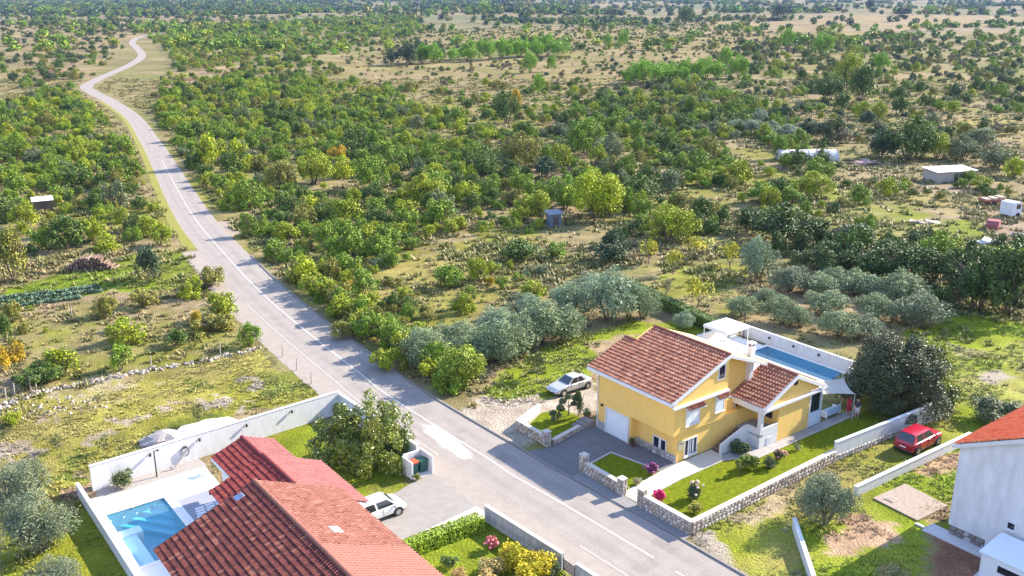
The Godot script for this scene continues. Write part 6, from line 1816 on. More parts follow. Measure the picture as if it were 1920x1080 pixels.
	# trees left of the road
	for q in [[-60.61, -110.41, 5.14, 7.32, 3, 7], [-61.02, -125.14, 5.76, 4.66, 2, 1], [-64.36, -126.06, 4.37, 3.23, 1, 2], [-44.21, -110.87, 4.26, 4.65, 9, 7], [-64.77, -152.06, 5.37, 5.47, 5, 0], [-77.11, -141.83, 5.67, 3.98, 2, 3], [-78.81, -168.03, 5.7, 4.33, 2, 2], [-90.26, -199.13, 7.8, 4.49, 0, 1], [-72.35, -180.19, 4.07, 3.79, 1, 0], [-104.89, -199.06, 7.8, 5.06, 1, 2], [-55.35, -124.71, 4.32, 2.45, 0, 3], [-49.07, -127.53, 4.41, 2.88, 0, 4]]:
		hero(q[0], q[1], q[2], q[3], q[4], l, q[5])
	for q in [[-44.28, -97.6, 3, 2.33, 3, 1], [-41.18, -100.56, 3.26, 2.11, 3, 2], [-32.83, -92.77, 1.88, 2.5, 7, 7], [-38.91, -89.68, 4.26, 2.44, 0, 3], [-33.67, -88.62, 3.17, 1.58, 2, 4], [-31.33, -96.11, 4.53, 2.97, 0, 5], [-31.17, -92.68, 4.92, 2.21, 3, 0], [-26.15, -88.5, 2.75, 2.44, 1, 1], [-36.58, -82.16, 3.06, 2.72, 1, 7], [-41.58, -81.23, 4.19, 2.88, 0, 7], [-42.75, -79.01, 4.09, 1.84, 2, 2], [-47.72, -84.69, 2.04, 2.09, 7, 3], [-51.69, -90.47, 2.16, 2.5, 2, 4], [-36.14, -108.19, 4.42, 2.33, 3, 5], [-37.29, -104.82, 3.44, 2.71, 0, 0], [-47.64, -82.04, 1.98, 2.29, 7, 1], [-40.94, -70.7, 1.65, 1.08, 0, 2], [-44.16, -80.52, 1.95, 1.21, 1, 3]]:
		hero(q[0], q[1], q[2], q[3], q[4], "in the tan field left of the road", q[5])
	# dark belt
	for q in [[37.34, -128, 9.82, 5.16, 2], [42.2, -126.87, 6.55, 3.7, 2], [46.42, -124.09, 6.42, 3.62, 9], [40.38, -114.34, 6.6, 3.56, 2], [45.01, -112.24, 7.13, 4.41, 2], [47.67, -108.95, 6.94, 4.94, 2], [52.07, -111.77, 5.83, 5.27, 1], [52.07, -100.42, 7.6, 6.22, 2], [54.75, -98.59, 7.48, 7.32, 2], [52.59, -105.61, 6.15, 5.54, 2], [54.9, -123.58, 4.99, 3.07, 2], [51.5, -134.44, 2.79, 2.87, 1], [51.22, -148.11, 2.55, 1.82, 2], [59.74, -109.92, 7, 4.35, 0], [34.5, -135.11, 4.65, 3.44, 2], [59.59, -126.08, 4.37, 2.48, 0], [62.84, -113.57, 4.62, 2.83, 0]]:
		hero(q[0], q[1], q[2] * 1.1, q[3] * 1.05, 11 if q[4] == 2 else q[4], hd)
	for q in [[41.95, -155.26, 6.34, 3.31, 1], [51.42, -159.97, 8.12, 4.27, 0], [57.69, -154.39, 3.87, 3.21, 1], [64.26, -160.03, 4.55, 3.27, 0], [56.91, -173.35, 6.84, 4.35, 1], [40.94, -170.59, 5.78, 4.37, 0], [83.65, -166.12, 4.15, 2.32, 0], [95.23, -177.75, 5.02, 3.66, 4]]:
		hero(q[0], q[1], q[2], q[3], q[4], "around the right-hand meadow", 1)
	# meadow bushes right of the road
	for q in [[-7.64, -107.63, 4.39, 2.62, 1], [-4.22, -109.96, 3.21, 3.02, 0], [-5.2, -99.2, 3.27, 2.67, 0], [-14.31, -91.5, 4.86, 2.19, 1], [-20.8, -102.99, 3.63, 2.61, 0], [-25.64, -111.47, 4.54, 3.41, 0], [-20.72, -113.52, 3.96, 2.6, 1], [-12.39, -104.45, 2.21, 1.21, 0], [-14.44, -108.65, 2.55, 1.35, 3], [-16.3, -97.49, 3.45, 2.22, 0], [-11.52, -88.86, 3.7, 2.26, 1], [2.49, -104.97, 3.69, 2.01, 0], [1.05, -119.04, 6.17, 2.78, 2], [5.66, -120.85, 4.19, 2.04, 1], [3.34, -113.31, 3.3, 1.59, 5], [-17.46, -90.74, 2.7, 1.82, 3], [-12.03, -82.47, 2.97, 2.09, 0], [-9.85, -90.94, 3.24, 1.72, 0], [-9.28, -97.1, 2.3, 1.44, 3]]:
		hero(q[0], q[1], q[2], q[3], q[4], "in the meadow between road and olive grove")
	# the mass of the scrub
	thicket([-114.6, -305.3, -64.2, -178.9, -45.9, -141.8, -37.6, -133.5, -28.0, -107.8, -17.2, -89.1, -10.6, -78.9, -8.5, -87.6, -10.4, -96.3, -15.1, -116.9, -4.9, -140.1, 4.6, -132.0, 8.9, -155.2, 5.3, -235.0, -32.4, -290.9, -83.9, -379.6, -117.4, -379.6], 26, 0.6, 1.8, 5.2, 0.72, {0: 6, 1: 9, 2: 5, 3: 2, 4: 1, 5: 1}, a)
	thicket([5.5, -244.5, 8.9, -155.2, 16.9, -132.0, 29.5, -133.5, 37.4, -155.2, 42.1, -140.1, 58.1, -178.9, 77.2, -265.8, 71.3, -379.6, 27.2, -305.3], 22, 0.62, 2.0, 5.6, 0.74, {0: 4, 1: 6, 2: 6, 3: 2, 5: 2, 9: 1}, b)
	thicket([-117.4, -379.6, -83.9, -379.6, -32.4, -290.9, 5.5, -244.5, 27.2, -305.3, 8.4, -379.6, -15.4, -348.0, -48.8, -338.5, -80.8, -431.7, -171.1, -652.9, -204.2, -592.5, -114.6, -305.3], 6, 0.8, 2.4, 5.6, 0.62, {0: 5, 1: 4, 2: 4, 3: 4, 4: 1}, "in the upper thicket")
	thicket([-291.3, -798.5, -273.4, -1095.3, -130.3, -1265.5, -68.6, -840.0, -89.1, -542.3, -109.3, -431.7, -155.3, -463.3, -227.5, -621.3], 4, 0.85, 3.0, 6.5, 0.6, {0: 5, 1: 6, 2: 3, 8: 2, 3: 2}, "beyond the bends of the road")
	thicket([-167.0, -313.0, -146.2, -321.1, -110.6, -260.1, -83.4, -203.3, -63.0, -157.3, -62.3, -141.8, -85.6, -166.2, -81.5, -147.3], 24, 0.6, 2.0, 5.4, 0.72, {0: 5, 1: 8, 2: 6, 3: 2, 4: 1, 5: 1}, l)
	thicket([-263.3, -499.7, -257.3, -566.3, -171.1, -431.7, -160.4, -357.9, -144.7, -317.8, -163.0, -305.3], 2.6, 0.85, 2.4, 6, 0.6, {1: 3, 2: 5, 9: 3, 3: 3}, l)
	thicket([-81.5, -147.3, -85.6, -166.2, -62.3, -141.8, -58.8, -155.2, -46.5, -129.0, -50.4, -123.3, -62.4, -127.5, -63.4, -112.2], 11, 0.72, 1.8, 4.6, 0.75, {0: 5, 1: 5, 2: 4, 3: 3, 5: 1}, l)
	thicket([-56.1, -98.1, -48.0, -106.7, -40.2, -109.9, -34.4, -107.8, -25.2, -89.1, -32.9, -82.1, -40.9, -77.7, -44.4, -75.5], 4, 0.95, 0.9, 2.6, 0.7, {0: 4, 1: 2, 3: 5, 7: 1}, "in the tan field left of the road")
	thicket([71.3, -379.6, 77.2, -265.8, 58.1, -178.9, 77.0, -199.9, 103.7, -190.4, 311.2, -592.5, 223.9, -760.9, 115.9, -542.3], 4.2, 0.82, 2.2, 6.2, 0.66, {2: 5, 11: 3, 1: 4, 0: 3, 3: 4, 9: 3, 10: 2, 5: 2}, rr)
	thicket([-91.3, -520.1, -73.1, -840.0, 190.2, -1095.3, 223.9, -760.9, 108.4, -520.1, 71.3, -379.6, 27.2, -305.3, 8.4, -379.6, -48.8, -338.5], 4.0, 0.9, 0.9, 3.8, 0.55, {2: 5, 3: 5, 1: 3, 10: 3, 9: 2}, u)
	thicket([31.5, -129.0, 43.1, -143.6, 43.7, -124.7, 53.8, -124.7, 71.3, -127.5, 55.2, -96.3, 47.5, -97.2, 46.1, -106.7, 38.0, -115.7], 12, 0.66, 2.6, 5.5, 0.8, {11: 8, 2: 3, 9: 3, 0: 1}, hd)
	thicket([33.3, -136.7, 42.6, -141.8, 59.4, -173.6, 77.4, -178.9, 95.1, -173.6, 85.6, -155.2, 68.7, -153.1, 51.5, -149.2, 40.3, -133.5], 7, 0.85, 1.6, 4, 0.75, {0: 5, 1: 5, 2: 3, 3: 2}, "around the right-hand meadow")
	thicket([-29.1, -111.0, -17.3, -89.8, -9.4, -77.2, -7.9, -81.4, -9.2, -89.8, -22.4, -119.4], 55, 0.5, 1.0, 3.0, 0.85, {0: 7, 1: 4, 3: 5, 7: 1}, "along the road's edge")
	thicket([-12.3, -116.9, -4.9, -140.1, 4.6, -132.0, 3.2, -109.9, -2.4, -101.7, -7.2, -93.0, -10.8, -89.8], 12, 0.85, 0.7, 2.6, 0.7, {0: 5, 1: 3, 3: 5, 7: 1}, "in the meadow between road and olive grove")
	thicket([-37.8, -124.7, -31.3, -124.7, -24.6, -103.7, -20.1, -93.0, -27.0, -103.7], 18, 0.55, 0.8, 2.2, 0.7, {0: 3, 3: 6, 1: 2}, "along the road's edge")
	thicket([-126.5, -305.3, -64.2, -178.9, -59.3, -168.6, -48.4, -133.5, -37.0, -112.2, -26.7, -93.0, -29.9, -96.3, -51.2, -133.5, -84.0, -203.3], 9, 0.8, 0.8, 2.2, 0.8, {0: 6, 3: 3, 7: 1}, "along the road's edge")
	thicket([-526.6, -1010.2, -460.3, -1195.9, -228.5, -592.5, -172.0, -379.6, -228.2, -431.7], 1.2, 0.95, 2.5, 6, 0.55, {2: 4, 9: 4, 10: 3, 3: 3}, "on the pale heath at the far left")
	place_plants()

func place_plants() -> void:
	# those that show largest become plants of their own, the rest make up the far thicket
	var order := []
	for i in plants.size():
		var q: Array = plants[i]
		if q[4] < 0:
			continue
		var dist := Vector2(q[0], q[1]).length()
		var seen: bool = absf(q[0]) < -q[1] * 0.58 + 4.0 and q[1] < -42.0
		order.append([-(q[2] + q[3]) / dist if seen else 0.0, i])
	order.sort_custom(func(m, n): return m[0] < n[0])
	var trees := 0
	var bushes := 0
	var rest := []
	for s in scrub:
		rest.append([])
	var rest_c := []
	for s in scrub:
		rest_c.append([])
	var r := RandomNumberGenerator.new()
	r.seed = 77
	for q in order:
		var e: Array = plants[q[1]]
		var shape: int = e[6] if e[6] >= 0 else q[1] % 6
		var w: float = e[2]
		var h: float = e[3]
		if w > 6.4 and shape < 6:
			shape = 8 + q[1] % 3
		var tree: bool = h > 3.3 or e[6] == 6 or e[6] == 7
		var b := Basis(Vector3.UP, r.randf() * TAU).scaled(Vector3(w * 0.5 * r.randf_range(0.92, 1.1), h, w * 0.5 * r.randf_range(0.92, 1.1)))
		var at := Vector3(e[0], height(e[0], e[1]), e[1])
		if q[0] < 0.0 and ((tree and trees < 270) or (not tree and bushes < 280)):
			if tree:
				trees += 1
			else:
				bushes += 1
			single(e, tree, shape, at, b)
		else:
			rest[shape].append(Transform3D(b, at))
			var t: Color = tones[e[4]]
			rest_c[shape].append(t * r.randf_range(0.85, 1.15))
	var m := leaf_mat(1, 1, 1)
	for i in scrub.size():
		if rest[i].size():
			copies("scrub_thicket", scrub[i], m, self, rest[i], rest_c[i])
	print("plants %d, own trees %d, own bushes %d" % [plants.size(), trees, bushes])

func single(e: Array, tree: bool, shape: int, at: Vector3, b: Basis) -> void:
	var w: float = e[2]
	var h: float = e[3]
	var tone: int = e[4]
	var near := ""
	var spot := Vector3.ZERO
	var best := 1e9
	for k in landmarks:
		var d := Vector2(k[0].x - at.x, k[0].z - at.z).length() / (0.6 + at.length() * 0.004)
		if d < best:
			best = d
			near = k[1]
			spot = k[0]
	var size := ("broad" if w > h * 1.5 else "tall" if h > 4.6 else "round-crowned") if tree else ("low" if h < 1.2 else "wide" if w > 3.6 else "small" if w < 2.0 else "rounded")
	var kind := "pine tree" if shape == 6 else "tree" if tree else "bush"
	var colour: String = TONE_NAMES[tone] if not (shape == 6 and tone == 8) else "bright green"
	var place: String = e[5]
	var label := "%s %s %s %s" % [size, colour, kind, place]
	if not place.contains(near.trim_prefix("the ")):
		var d := at - spot
		var longer := label + ((" left of " if d.x < 0.0 else " right of ") + near if absf(d.x) * 1.6 > absf(d.z) else (" behind " if d.z < 0.0 else " before ") + near)
		if longer.split(" ").size() > 16:
			longer = longer.replace(" " + place, "")
		if longer.replace("-", " ").split(" ").size() <= 18 and longer.split(" ").size() <= 16:
			label = longer
	var o := thing("pine_tree" if shape == 6 else "scrub_tree" if tree else "scrub_bush", label, kind, at, 0.0, "%s %s %s" % [colour, "bushes" if kind == "bush" else kind + "s", place.split(",")[0]])
	var c := put("crown" if tree else "foliage", scrub[shape], tone_mats[tone], o)
	c.transform = Transform3D(b, Vector3.ZERO)
	var t := put("trunk" if tree else "stems", scrub_stem, mat(0.13, 0.10, 0.075, 0.95), o)
	t.transform = Transform3D(Basis(Vector3.UP, at.x).scaled(Vector3(w * 0.45, h, w * 0.45)), Vector3.ZERO)

func far_country() -> void:
	# woods and hedges towards the horizon
	var r := RandomNumberGenerator.new()
	r.seed = 31
	var where := []
	var cols := []
	var clumps := []
	for i in 26000:
		var d := 560.0 + 3600.0 * pow(r.randf(), 1.25)
		var x := r.randf_range(-0.62, 0.62) * d
		var z := -d
		var n := patch_noise.get_noise_2d(x * 0.09 + 40.0, z * 0.22)
		var wood := n > 0.16
		var px := x / d * 1775.0 + 960.0
		var py := -20.0 + 34.0 * 1775.0 / d
		# the wood at the far left, the tree groups in the middle, open fields at the right
		if px < 660.0 and py < 30.0 - px * 0.01:
			wood = n > -0.25
		elif px > 660 and px < 1150 and py < 32.0:
			wood = n > 0.12
		elif px > 1150.0:
			wood = n > 0.30
		if py > 62.0 or (py > 36.0 and px > 250.0 and px < 820.0):
			wood = n > 0.26
		if px < 270.0 and py > 42.0:
			wood = n > 0.6
		if px > 560.0 and py > 45.0:
			wood = n > 0.4
		if not wood:
			if r.randf() > 0.06:
				continue
		var w := r.randf_range(5.0, 10.0) * (1.0 if d < 1300.0 else 1.5)
		var h := w * r.randf_range(0.45, 0.8)
		if wood and px > 700.0 and px < 1000.0 and r.randf() < 0.12:
			h *= 1.6
		where.append(Transform3D(Basis(Vector3.UP, r.randf() * TAU).scaled(Vector3(w / 2, h, w / 2)), Vector3(x, height(x, z) - 0.2, z)))
		var t: Color = tones[[2, 9, 9, 2, 1, 3][r.randi() % 6] if py < 46.0 else [1, 0, 1, 2, 3, 1][r.randi() % 6]]
		cols.append(t * r.randf_range(0.8, 1.2))
	copies("far_woods", far_scrub, leaf_mat(1, 1, 1), self, where, cols)
	print("far trees ", where.size())

func undergrowth() -> void:
	# dry grass and low weeds between the bushes
	var r := RandomNumberGenerator.new()
	r.seed = 9
	var tuft := Shape.new()
	tuft.tinted = true
	for i in 26:
		var g := r.randf() * TAU
		var foot := Vector3(r.randf_range(-0.4, 0.4), 0, r.randf_range(-0.4, 0.4))
		var tip := foot + Vector3(cos(g) * 0.3, r.randf_range(0.35, 1.0), sin(g) * 0.3)
		var side := Vector3(-sin(g), 0, cos(g)) * 0.09
		var t := r.randf_range(0.75, 1.25)
		tuft.tint = Color(t, t, t)
		tuft.tri(foot - side, foot + side, tip, Vector3(cos(g), 0.6, sin(g)))
	var where := []
	var cols := []
	for i in 60000:
		var d := 44.0 + 340.0 * pow(r.randf(), 1.35)
		var x := r.randf_range(-0.6, 0.6) * d
		var z := -d
		if not clear_of(x, z, 1.0):
			continue
		var n := patch_noise.get_noise_2d(x * 2.0, z * 2.0 + 33.0)
		if n < -0.05 and r.randf() < 0.85:
			continue
		if d < 95.0 and r.randf() < 0.5:
			continue
		var k := r.randf_range(0.35, 1.0) * (0.8 if d < 110 else 1.25)
		if Geometry2D.is_point_in_polygon(Vector2(x, z), short_grass):
			k *= 0.35
		where.append(Transform3D(Basis(Vector3.UP, r.randf() * TAU).scaled(Vector3(k * 1.25, k * 0.6, k * 1.25)), Vector3(x, 0, z)))
		var s := soil(x, z)
		var t: Color = s.lerp([Color(0.40, 0.31, 0.13), Color(0.20, 0.20, 0.035), Color(0.13, 0.15, 0.03)][r.randi() % 3], 0.65)
		cols.append(t * r.randf_range(0.8, 1.15))
	copies("dry_grass", tuft.mesh(), leaf_mat(1, 1, 1), self, where, cols)
	print("tufts ", where.size())
	where = []
	cols = []
	var fields := [[-43.9, -74.3, -39.7, -77.2, -32.7, -81.4, -24.8, -87.6, -16.9, -76.6, -24.6, -71.2, -31.3, -63.0, -29.8, -59.1, -34.9, -57.0], [-34.9, -57.0, -29.7, -58.8, -23.5, -49.6, -30.8, -49.1], [11.5, -54.2, 24.3, -64.7, 36.8, -72.7, 37.1, -68.7, 24.1, -59.5, 18.4, -55.3, 17.4, -49.3, 14.2, -49.3, 12.1, -51.9], [17.4, -49.3, 18.7, -55.0, 24.1, -59.4, 34.8, -66.4, 29.4, -55.3, 27.0, -54.1, 23.9, -49.3], [36.1, -70.2, 33.4, -73.3, 47.7, -96.3, 55.2, -96.3, 42.3, -71.2], [-3.2, -73.3, -0.5, -82.7, 4.3, -89.8, 13.2, -96.3, 10.1, -88.3, 6.7, -81.4, 2.8, -74.9], [-60.6, -106.7, -55.8, -114.5, -50.1, -122.5, -45.1, -124.7, -39.4, -114.5, -39.8, -106.7, -48.0, -106.7, -55.9, -97.7], [17.8, -103.7, 29.6, -114.5, 35.7, -112.2, 45.5, -103.7, 36.8, -93.0, 26.9, -98.1]]
	for f in fields:
		var poly := pairs(f)
		var box := Rect2(poly[0], Vector2.ZERO)
		for q in poly:
			box = box.expand(q)
		for i in int(box.get_area() * 7.0):
			var q := Vector2(r.randf_range(box.position.x, box.end.x), r.randf_range(box.position.y, box.end.y))
			var n := patch_noise.get_noise_2d(q.x * 5.0, q.y * 5.0 + 33.0)
			if n < -0.12 or not Geometry2D.is_point_in_polygon(q, poly):
				continue
			var k := r.randf_range(0.18, 0.42) * (1.0 + n)
			where.append(Transform3D(Basis(Vector3.UP, r.randf() * TAU).scaled(Vector3(k, k * 0.42, k)), Vector3(q.x, 0, q.y)))
			cols.append(soil(q.x, q.y) * r.randf_range(0.95, 1.45))
	copies("turf_tufts", tuft.mesh(), leaf_mat(1, 1, 1), self, where, cols)
	print("turf ", where.size())

var short_grass := PackedVector2Array()

# ---------------------------------------------------------------- garden and orchard plants
func tree(called: String, label: String, category: String, x: float, z: float, w: float, h: float, shape: ArrayMesh, m: Material, stem: ArrayMesh, base := 0.0, group := "", bark := Color(0.13, 0.10, 0.075)) -> Node3D:
	var o := thing(called, label, category, Vector3(x, 0, z), 0.0, group)
	var c := put("crown", shape, m, o, Vector3(0, h * base, 0))
	c.transform = Transform3D(Basis(Vector3.UP, x * 3.7 + z).scaled(Vector3(w / 2, h * (1.0 - base), w / 2)), Vector3(0, h * base, 0))
	var t := put("trunk", stem, mat(bark.r, bark.g, bark.b, 0.95, 0.6, 0.5), o)
	t.transform = Transform3D(Basis(Vector3.UP, z * 2.1).scaled(Vector3(w * 0.42, h * 0.85, w * 0.42)), Vector3.ZERO)
	return o

func make_trees() -> void:
	var olive_leaf := leaf_mat(0.25, 0.315, 0.15)
	var olive_dark := leaf_mat(0.21, 0.25, 0.14)
	var silver := leaf_mat(0.29, 0.37, 0.215)
	var olives := [crown(201, 22, 6500, 0.05, 0.3, Vector3(1, 1, 1), Vector2(0.22, 0.36), 0.0, 0.05), crown(202, 26, 6500, 0.05, 0.3, Vector3(1, 1, 1), Vector2(0.2, 0.34), 0.0, 0.05)]
	var olive_stem := stems(21, 3, 0.045, 0.8, 0.7)
	var one_stem := stems(22, 1, 0.05, 0.9, 0.8, 4)
	# the grove between road and yellow house
	var grove := [
		[10.4, -96.59, 6.66, 5.93, "largest bluish olive tree, over the hedge end of the grove", 2], [14.17, -96.77, 4.33, 3.86, "spreading olive tree nearest the clipped hedge", 1], [6.56, -98.03, 4.95, 4.29, "olive tree in the grove's back row behind the tallest one", 2],
		[2.81, -89.61, 5.81, 4.47, "broad olive tree in the middle of the grove", 1], [5.21, -90.18, 4.48, 3.86, "olive tree with dark hollow beneath, beside the mown strip", 1], [-0.62, -84.7, 5.62, 4.32, "dense olive tree above the small fruit tree", 1],
		[-3.07, -84.42, 4.82, 3.72, "olive tree between the lime round bush and the dense olive", 1], [-7.83, -83.6, 5.46, 3.86, "olive tree nearest the road in the grove", 1], [-1.65, -91.4, 4.54, 3.45, "olive tree at the meadow edge of the grove", 2], [1.43, -95.77, 4.29, 3.22, "small olive tree at the grove's meadow corner", 2], [-5.6, -88.4, 4.4, 2.89, "bushy olive tree on the grove's road side, second row", 1], [9.06, -105.4, 4.92, 2.59, "olive crown furthest from the road in the grove", 2], [-9.95, -86.6, 4.12, 2.87, "olive tree at the roadside thicket's edge of the grove", 1], [0.79, -87.36, 4.66, 3.57, "olive tree filling the middle of the grove's front row", 1]]
	for i in grove.size():
		var q: Array = grove[i]
		tree("olive_tree", q[4], "olive tree", q[0], q[1], q[2] * 1.18, q[3] * 0.96, olives[i % 2], silver if q[5] == 2 else olive_leaf, olive_stem, 0.02, "olive trees of the grove")
	tree("round_bush", "clipped lime green bush at the grove's road corner", "bush", -4.34, -78.88, 4.91, 3.92, crown(203, 30, 7000, 0.05, 0.5, Vector3(1, 1, 1), Vector2(0.22, 0.34), 0.0), leaf_mat(0.30, 0.37, 0.03), olive_stem)
	tree("fruit_tree", "small thin-crowned fruit tree in front of the olives", "tree", 2.26, -80.46, 2.23, 2.82, crown(204, 9, 420, 0.1, 0.45, Vector3(1, 1, 1), Vector2(0.22, 0.36), 0.25), leaf_mat(0.13, 0.16, 0.05), one_stem, 0.1)
	tree("olive_tree", "little grey olive tree on the lawn behind the hedge", "olive tree", 17.91, -93.3, 2.88, 2.09, olives[0], silver, one_stem, 0.1, "young olive trees")
	# orchard
	var orchard := [[25.06, -97.59, 3.8, 2.42, 1], [28.77, -95.15, 4.6, 2.91, 1], [34.45, -98.68, 5.09, 2.6, 1], [30.27, -111.59, 4.93, 5.11, 2], [35.93, -105.39, 5.16, 2.58, 1], [32.63, -106.34, 5.57, 3.06, 0], [39.98, -105.37, 5.16, 2.84, 1], [42.03, -104.88, 3.69, 2.42, 2], [44.19, -101.74, 5.82, 3.86, 1], [39.15, -96.25, 5.09, 2.76, 1], [43.23, -94.91, 6.13, 3.72, 0], [33.55, -91.45, 4.97, 2.71, 1], [38.99, -110.11, 3.85, 2.13, 1], [30.44, -94.07, 3.34, 2.15, 1], [35.96, -91.15, 4.11, 2.28, 0], [28.83, -100.95, 3.21, 2, 1]]
	var where := ["by the gazebo", "behind the pool wall", "in the second row", "with upright silver shoots", "in the shaded third row", "with an open dark crown", "below the tall hedge", "with pale shoots below the hedge", "near the big shadow of the belt", "between pool wall and belt", "over the round dark tree", "right behind the pool wall", "in the back row", "squat and low, by the pool wall", "next to the round dark tree", "small, on the bare orange soil"]
	for i in orchard.size():
		var q: Array = orchard[i]
		tree("olive_tree", "orchard olive tree " + where[i], "olive tree", q[0], q[1], q[2] * 1.15, q[3] * 1.05, olives[i % 2], [olive_dark, olive_leaf, silver][q[4]], olive_stem, 0.02, "olive trees of the orchard")
	var thin := crown(205, 12, 360, 0.1, 0.45, Vector3(1, 1, 1), Vector2(0.18, 0.3), 0.4)
	var bare := [[20.66, -100.29, 3.89, 3.72, "half-bare fruit tree with yellow crown above bare soil"], [27.88, -116.33, 4.05, 3.52, "yellow-topped fruit tree by the silver olive"], [24.67, -121.06, 4.89, 3.12, "bare-branched fruit tree near the lime crowned tree"], [20.14, -113.29, 3.3, 3.39, "thin fruit tree on the mown orchard edge"], [17.65, -117.98, 3.15, 3.56, "slender yellowing fruit tree by the dark conifers"], [17.97, -104.53, 2.46, 2.2, "leafless little fruit tree at the hedge"]]
	for i in bare.size():
		var q: Array = bare[i]
		tree("fruit_tree", q[4], "tree", q[0], q[1], q[2], q[3], thin, leaf_mat(0.48, 0.44, 0.03) if i < 5 else leaf_mat(0.3, 0.26, 0.12), one_stem, 0.05, "half-bare fruit trees", Color(0.2, 0.15, 0.12))
	# the big round tree beside the pool
	var p := plot(22.0, 4.2)
	var dull := leaf_mat(0.085, 0.105, 0.045)
	dull.roughness = 0.42
	dull.backlight = Color(0.2, 0.25, 0.1)
	tree("round_tree", "large round clipped tree with glossy dark leaves by the white lane wall", "tree", p.x, p.z, 10.0, 6.8, crown(206, 170, 60000, 0.020, 0.55, Vector3(1.06, 1.04, 1.06), Vector2(0.11, 0.19), 0.0, 0.05, true), dull, stems(23, 1, 0.06, 0.8, 0.7, 5), 0.1)
	tree("scrub_tree", "light green bushy tree directly behind the large round dark tree", "tree", plot(25.3, 5.5).x, plot(25.3, 5.5).z, 5.4, 6.0, crown(216, 60, 12000, 0.034, 0.55, Vector3(1.1, 1.04, 1.1), Vector2(0.12, 0.24), 0.0, 0.12, true), leaf_mat(0.27, 0.32, 0.03), one_stem, 0.0)
	# two broad-leaved trees in the tiled house's garden
	var broad := crown(207, 60, 9000, 0.045, 0.45, Vector3(1.1, 1.08, 1.1), Vector2(0.1, 0.2), 0.0, 0.22, true)
	var q1 := plot(-20.3, -15.1)
	var q2 := plot(-17.9, -13.3)
	tree("loquat_tree", "dark broad-leaved tree next to the white corner wall", "tree", q1.x, q1.z, 5.4, 4.7, broad, glossy(0.165, 0.215, 0.022), one_stem, 0.0, "broad-leaved garden trees")
	tree("loquat_tree", "taller broad-leaved tree with yellowish tips over the bin shelter", "tree", q2.x, q2.z, 6.0, 5.5, crown(208, 70, 10500, 0.042, 0.45, Vector3(1.1, 1.15, 1.1), Vector2(0.1, 0.2), 0.0, 0.22, true), glossy(0.215, 0.255, 0.02), one_stem, 0.0, "broad-leaved garden trees")
	tree("loquat_tree", "low leafy bush-like tree at the bin shelter's back", "tree", -9.31, -62.87, 2.42, 1.59, crown(209, 16, 2200, 0.1, 0.5, Vector3(1, 1, 1), Vector2(0.22, 0.36), 0.0, 0.14), glossy(0.30, 0.35, 0.025), one_stem, 0.0)
	# olives on this side
	tree("olive_tree", "large bushy olive tree at the top of the narrow white wall", "olive tree", 20.87, -55.57, 4.93, 3.69, crown(210, 34, 12000, 0.036, 0.3, Vector3(1, 1, 1), Vector2(0.18, 0.3), 0.0, 0.05), olive_dark, olive_stem, 0.0)
	var lawn_olives := [[-33.42, -57.48, 5.02, 3.92, "olive tree beside the lower lawn, uppermost of three"], [-29.85, -52.32, 5.67, 4.14, "biggest olive tree beside the lower lawn"], [-27.05, -48.11, 3.72, 2.17, "olive tree lowest on the lower lawn"]]
	for i in 3:
		var q: Array = lawn_olives[i]
		tree("olive_tree", q[4], "olive tree", q[0], q[1], q[2], q[3], crown(211 + i, 34, 12000, 0.036, 0.3, Vector3(1, 1, 1), Vector2(0.18, 0.3), 0.0, 0.05), olive_dark, olive_stem, 0.02, "olive trees by the lower lawn")
	tree("scrub_bush", "dark bush on the grass behind the white house roof", "bush", 39.89, -71.38, 4.51, 2.03, crown(214, 16, 2600, 0.09, 0.4, Vector3(1, 1, 1), Vector2(0.24, 0.36), 0.0), leaf_mat(0.15, 0.18, 0.08), olive_stem)
	tree("scrub_bush", "sparse bush with cream leaves in the white house's shadow", "bush", 22.69, -48.76, 2.4, 1.51, crown(215, 12, 900, 0.085, 0.45, Vector3(1, 1, 1), Vector2(0.22, 0.36), 0.0), leaf_mat(0.30, 0.27, 0.12), olive_stem)

func glossy(r: float, g: float, b: float) -> StandardMaterial3D:
	var m := leaf_mat(r, g, b)
	m.roughness = 0.32
	m.metallic_specular = 0.6
	m.backlight = Color(0.25, 0.3, 0.1)
	return m

func bush(called: String, label: String, at: Vector3, w: float, h: float, shape: ArrayMesh, m: Material, category := "bush", group := "") -> Node3D:
	var o := thing(called, label, category, at, 0.0, group)
	var f := put("foliage", shape, m, o)
	f.transform = Transform3D(Basis(Vector3.UP, at.x).scaled(Vector3(w / 2, h, w / 2)), Vector3.ZERO)
	put("stems", scrub_stem, mat(0.13, 0.10, 0.075, 0.95), o).transform = Transform3D(Basis().scaled(Vector3(w * 0.3, h, w * 0.3)), Vector3.ZERO)
	return o

func blooms(o: Node3D, count: int, w: float, h: float, m: Material, seed_: int) -> void:
	var r := RandomNumberGenerator.new()
	r.seed = seed_
	for i in count:
		var g := r.randf() * TAU
		var e := r.randf_range(0.1, 1.2)
		put("flower", Shape.new().blob(Vector3(cos(g) * cos(e) * w / 2, h * (0.35 + 0.65 * sin(e)), sin(g) * cos(e) * w / 2), Vector3(0.11, 0.08, 0.11), 0.3, i, 4, 6).mesh(), m, o)

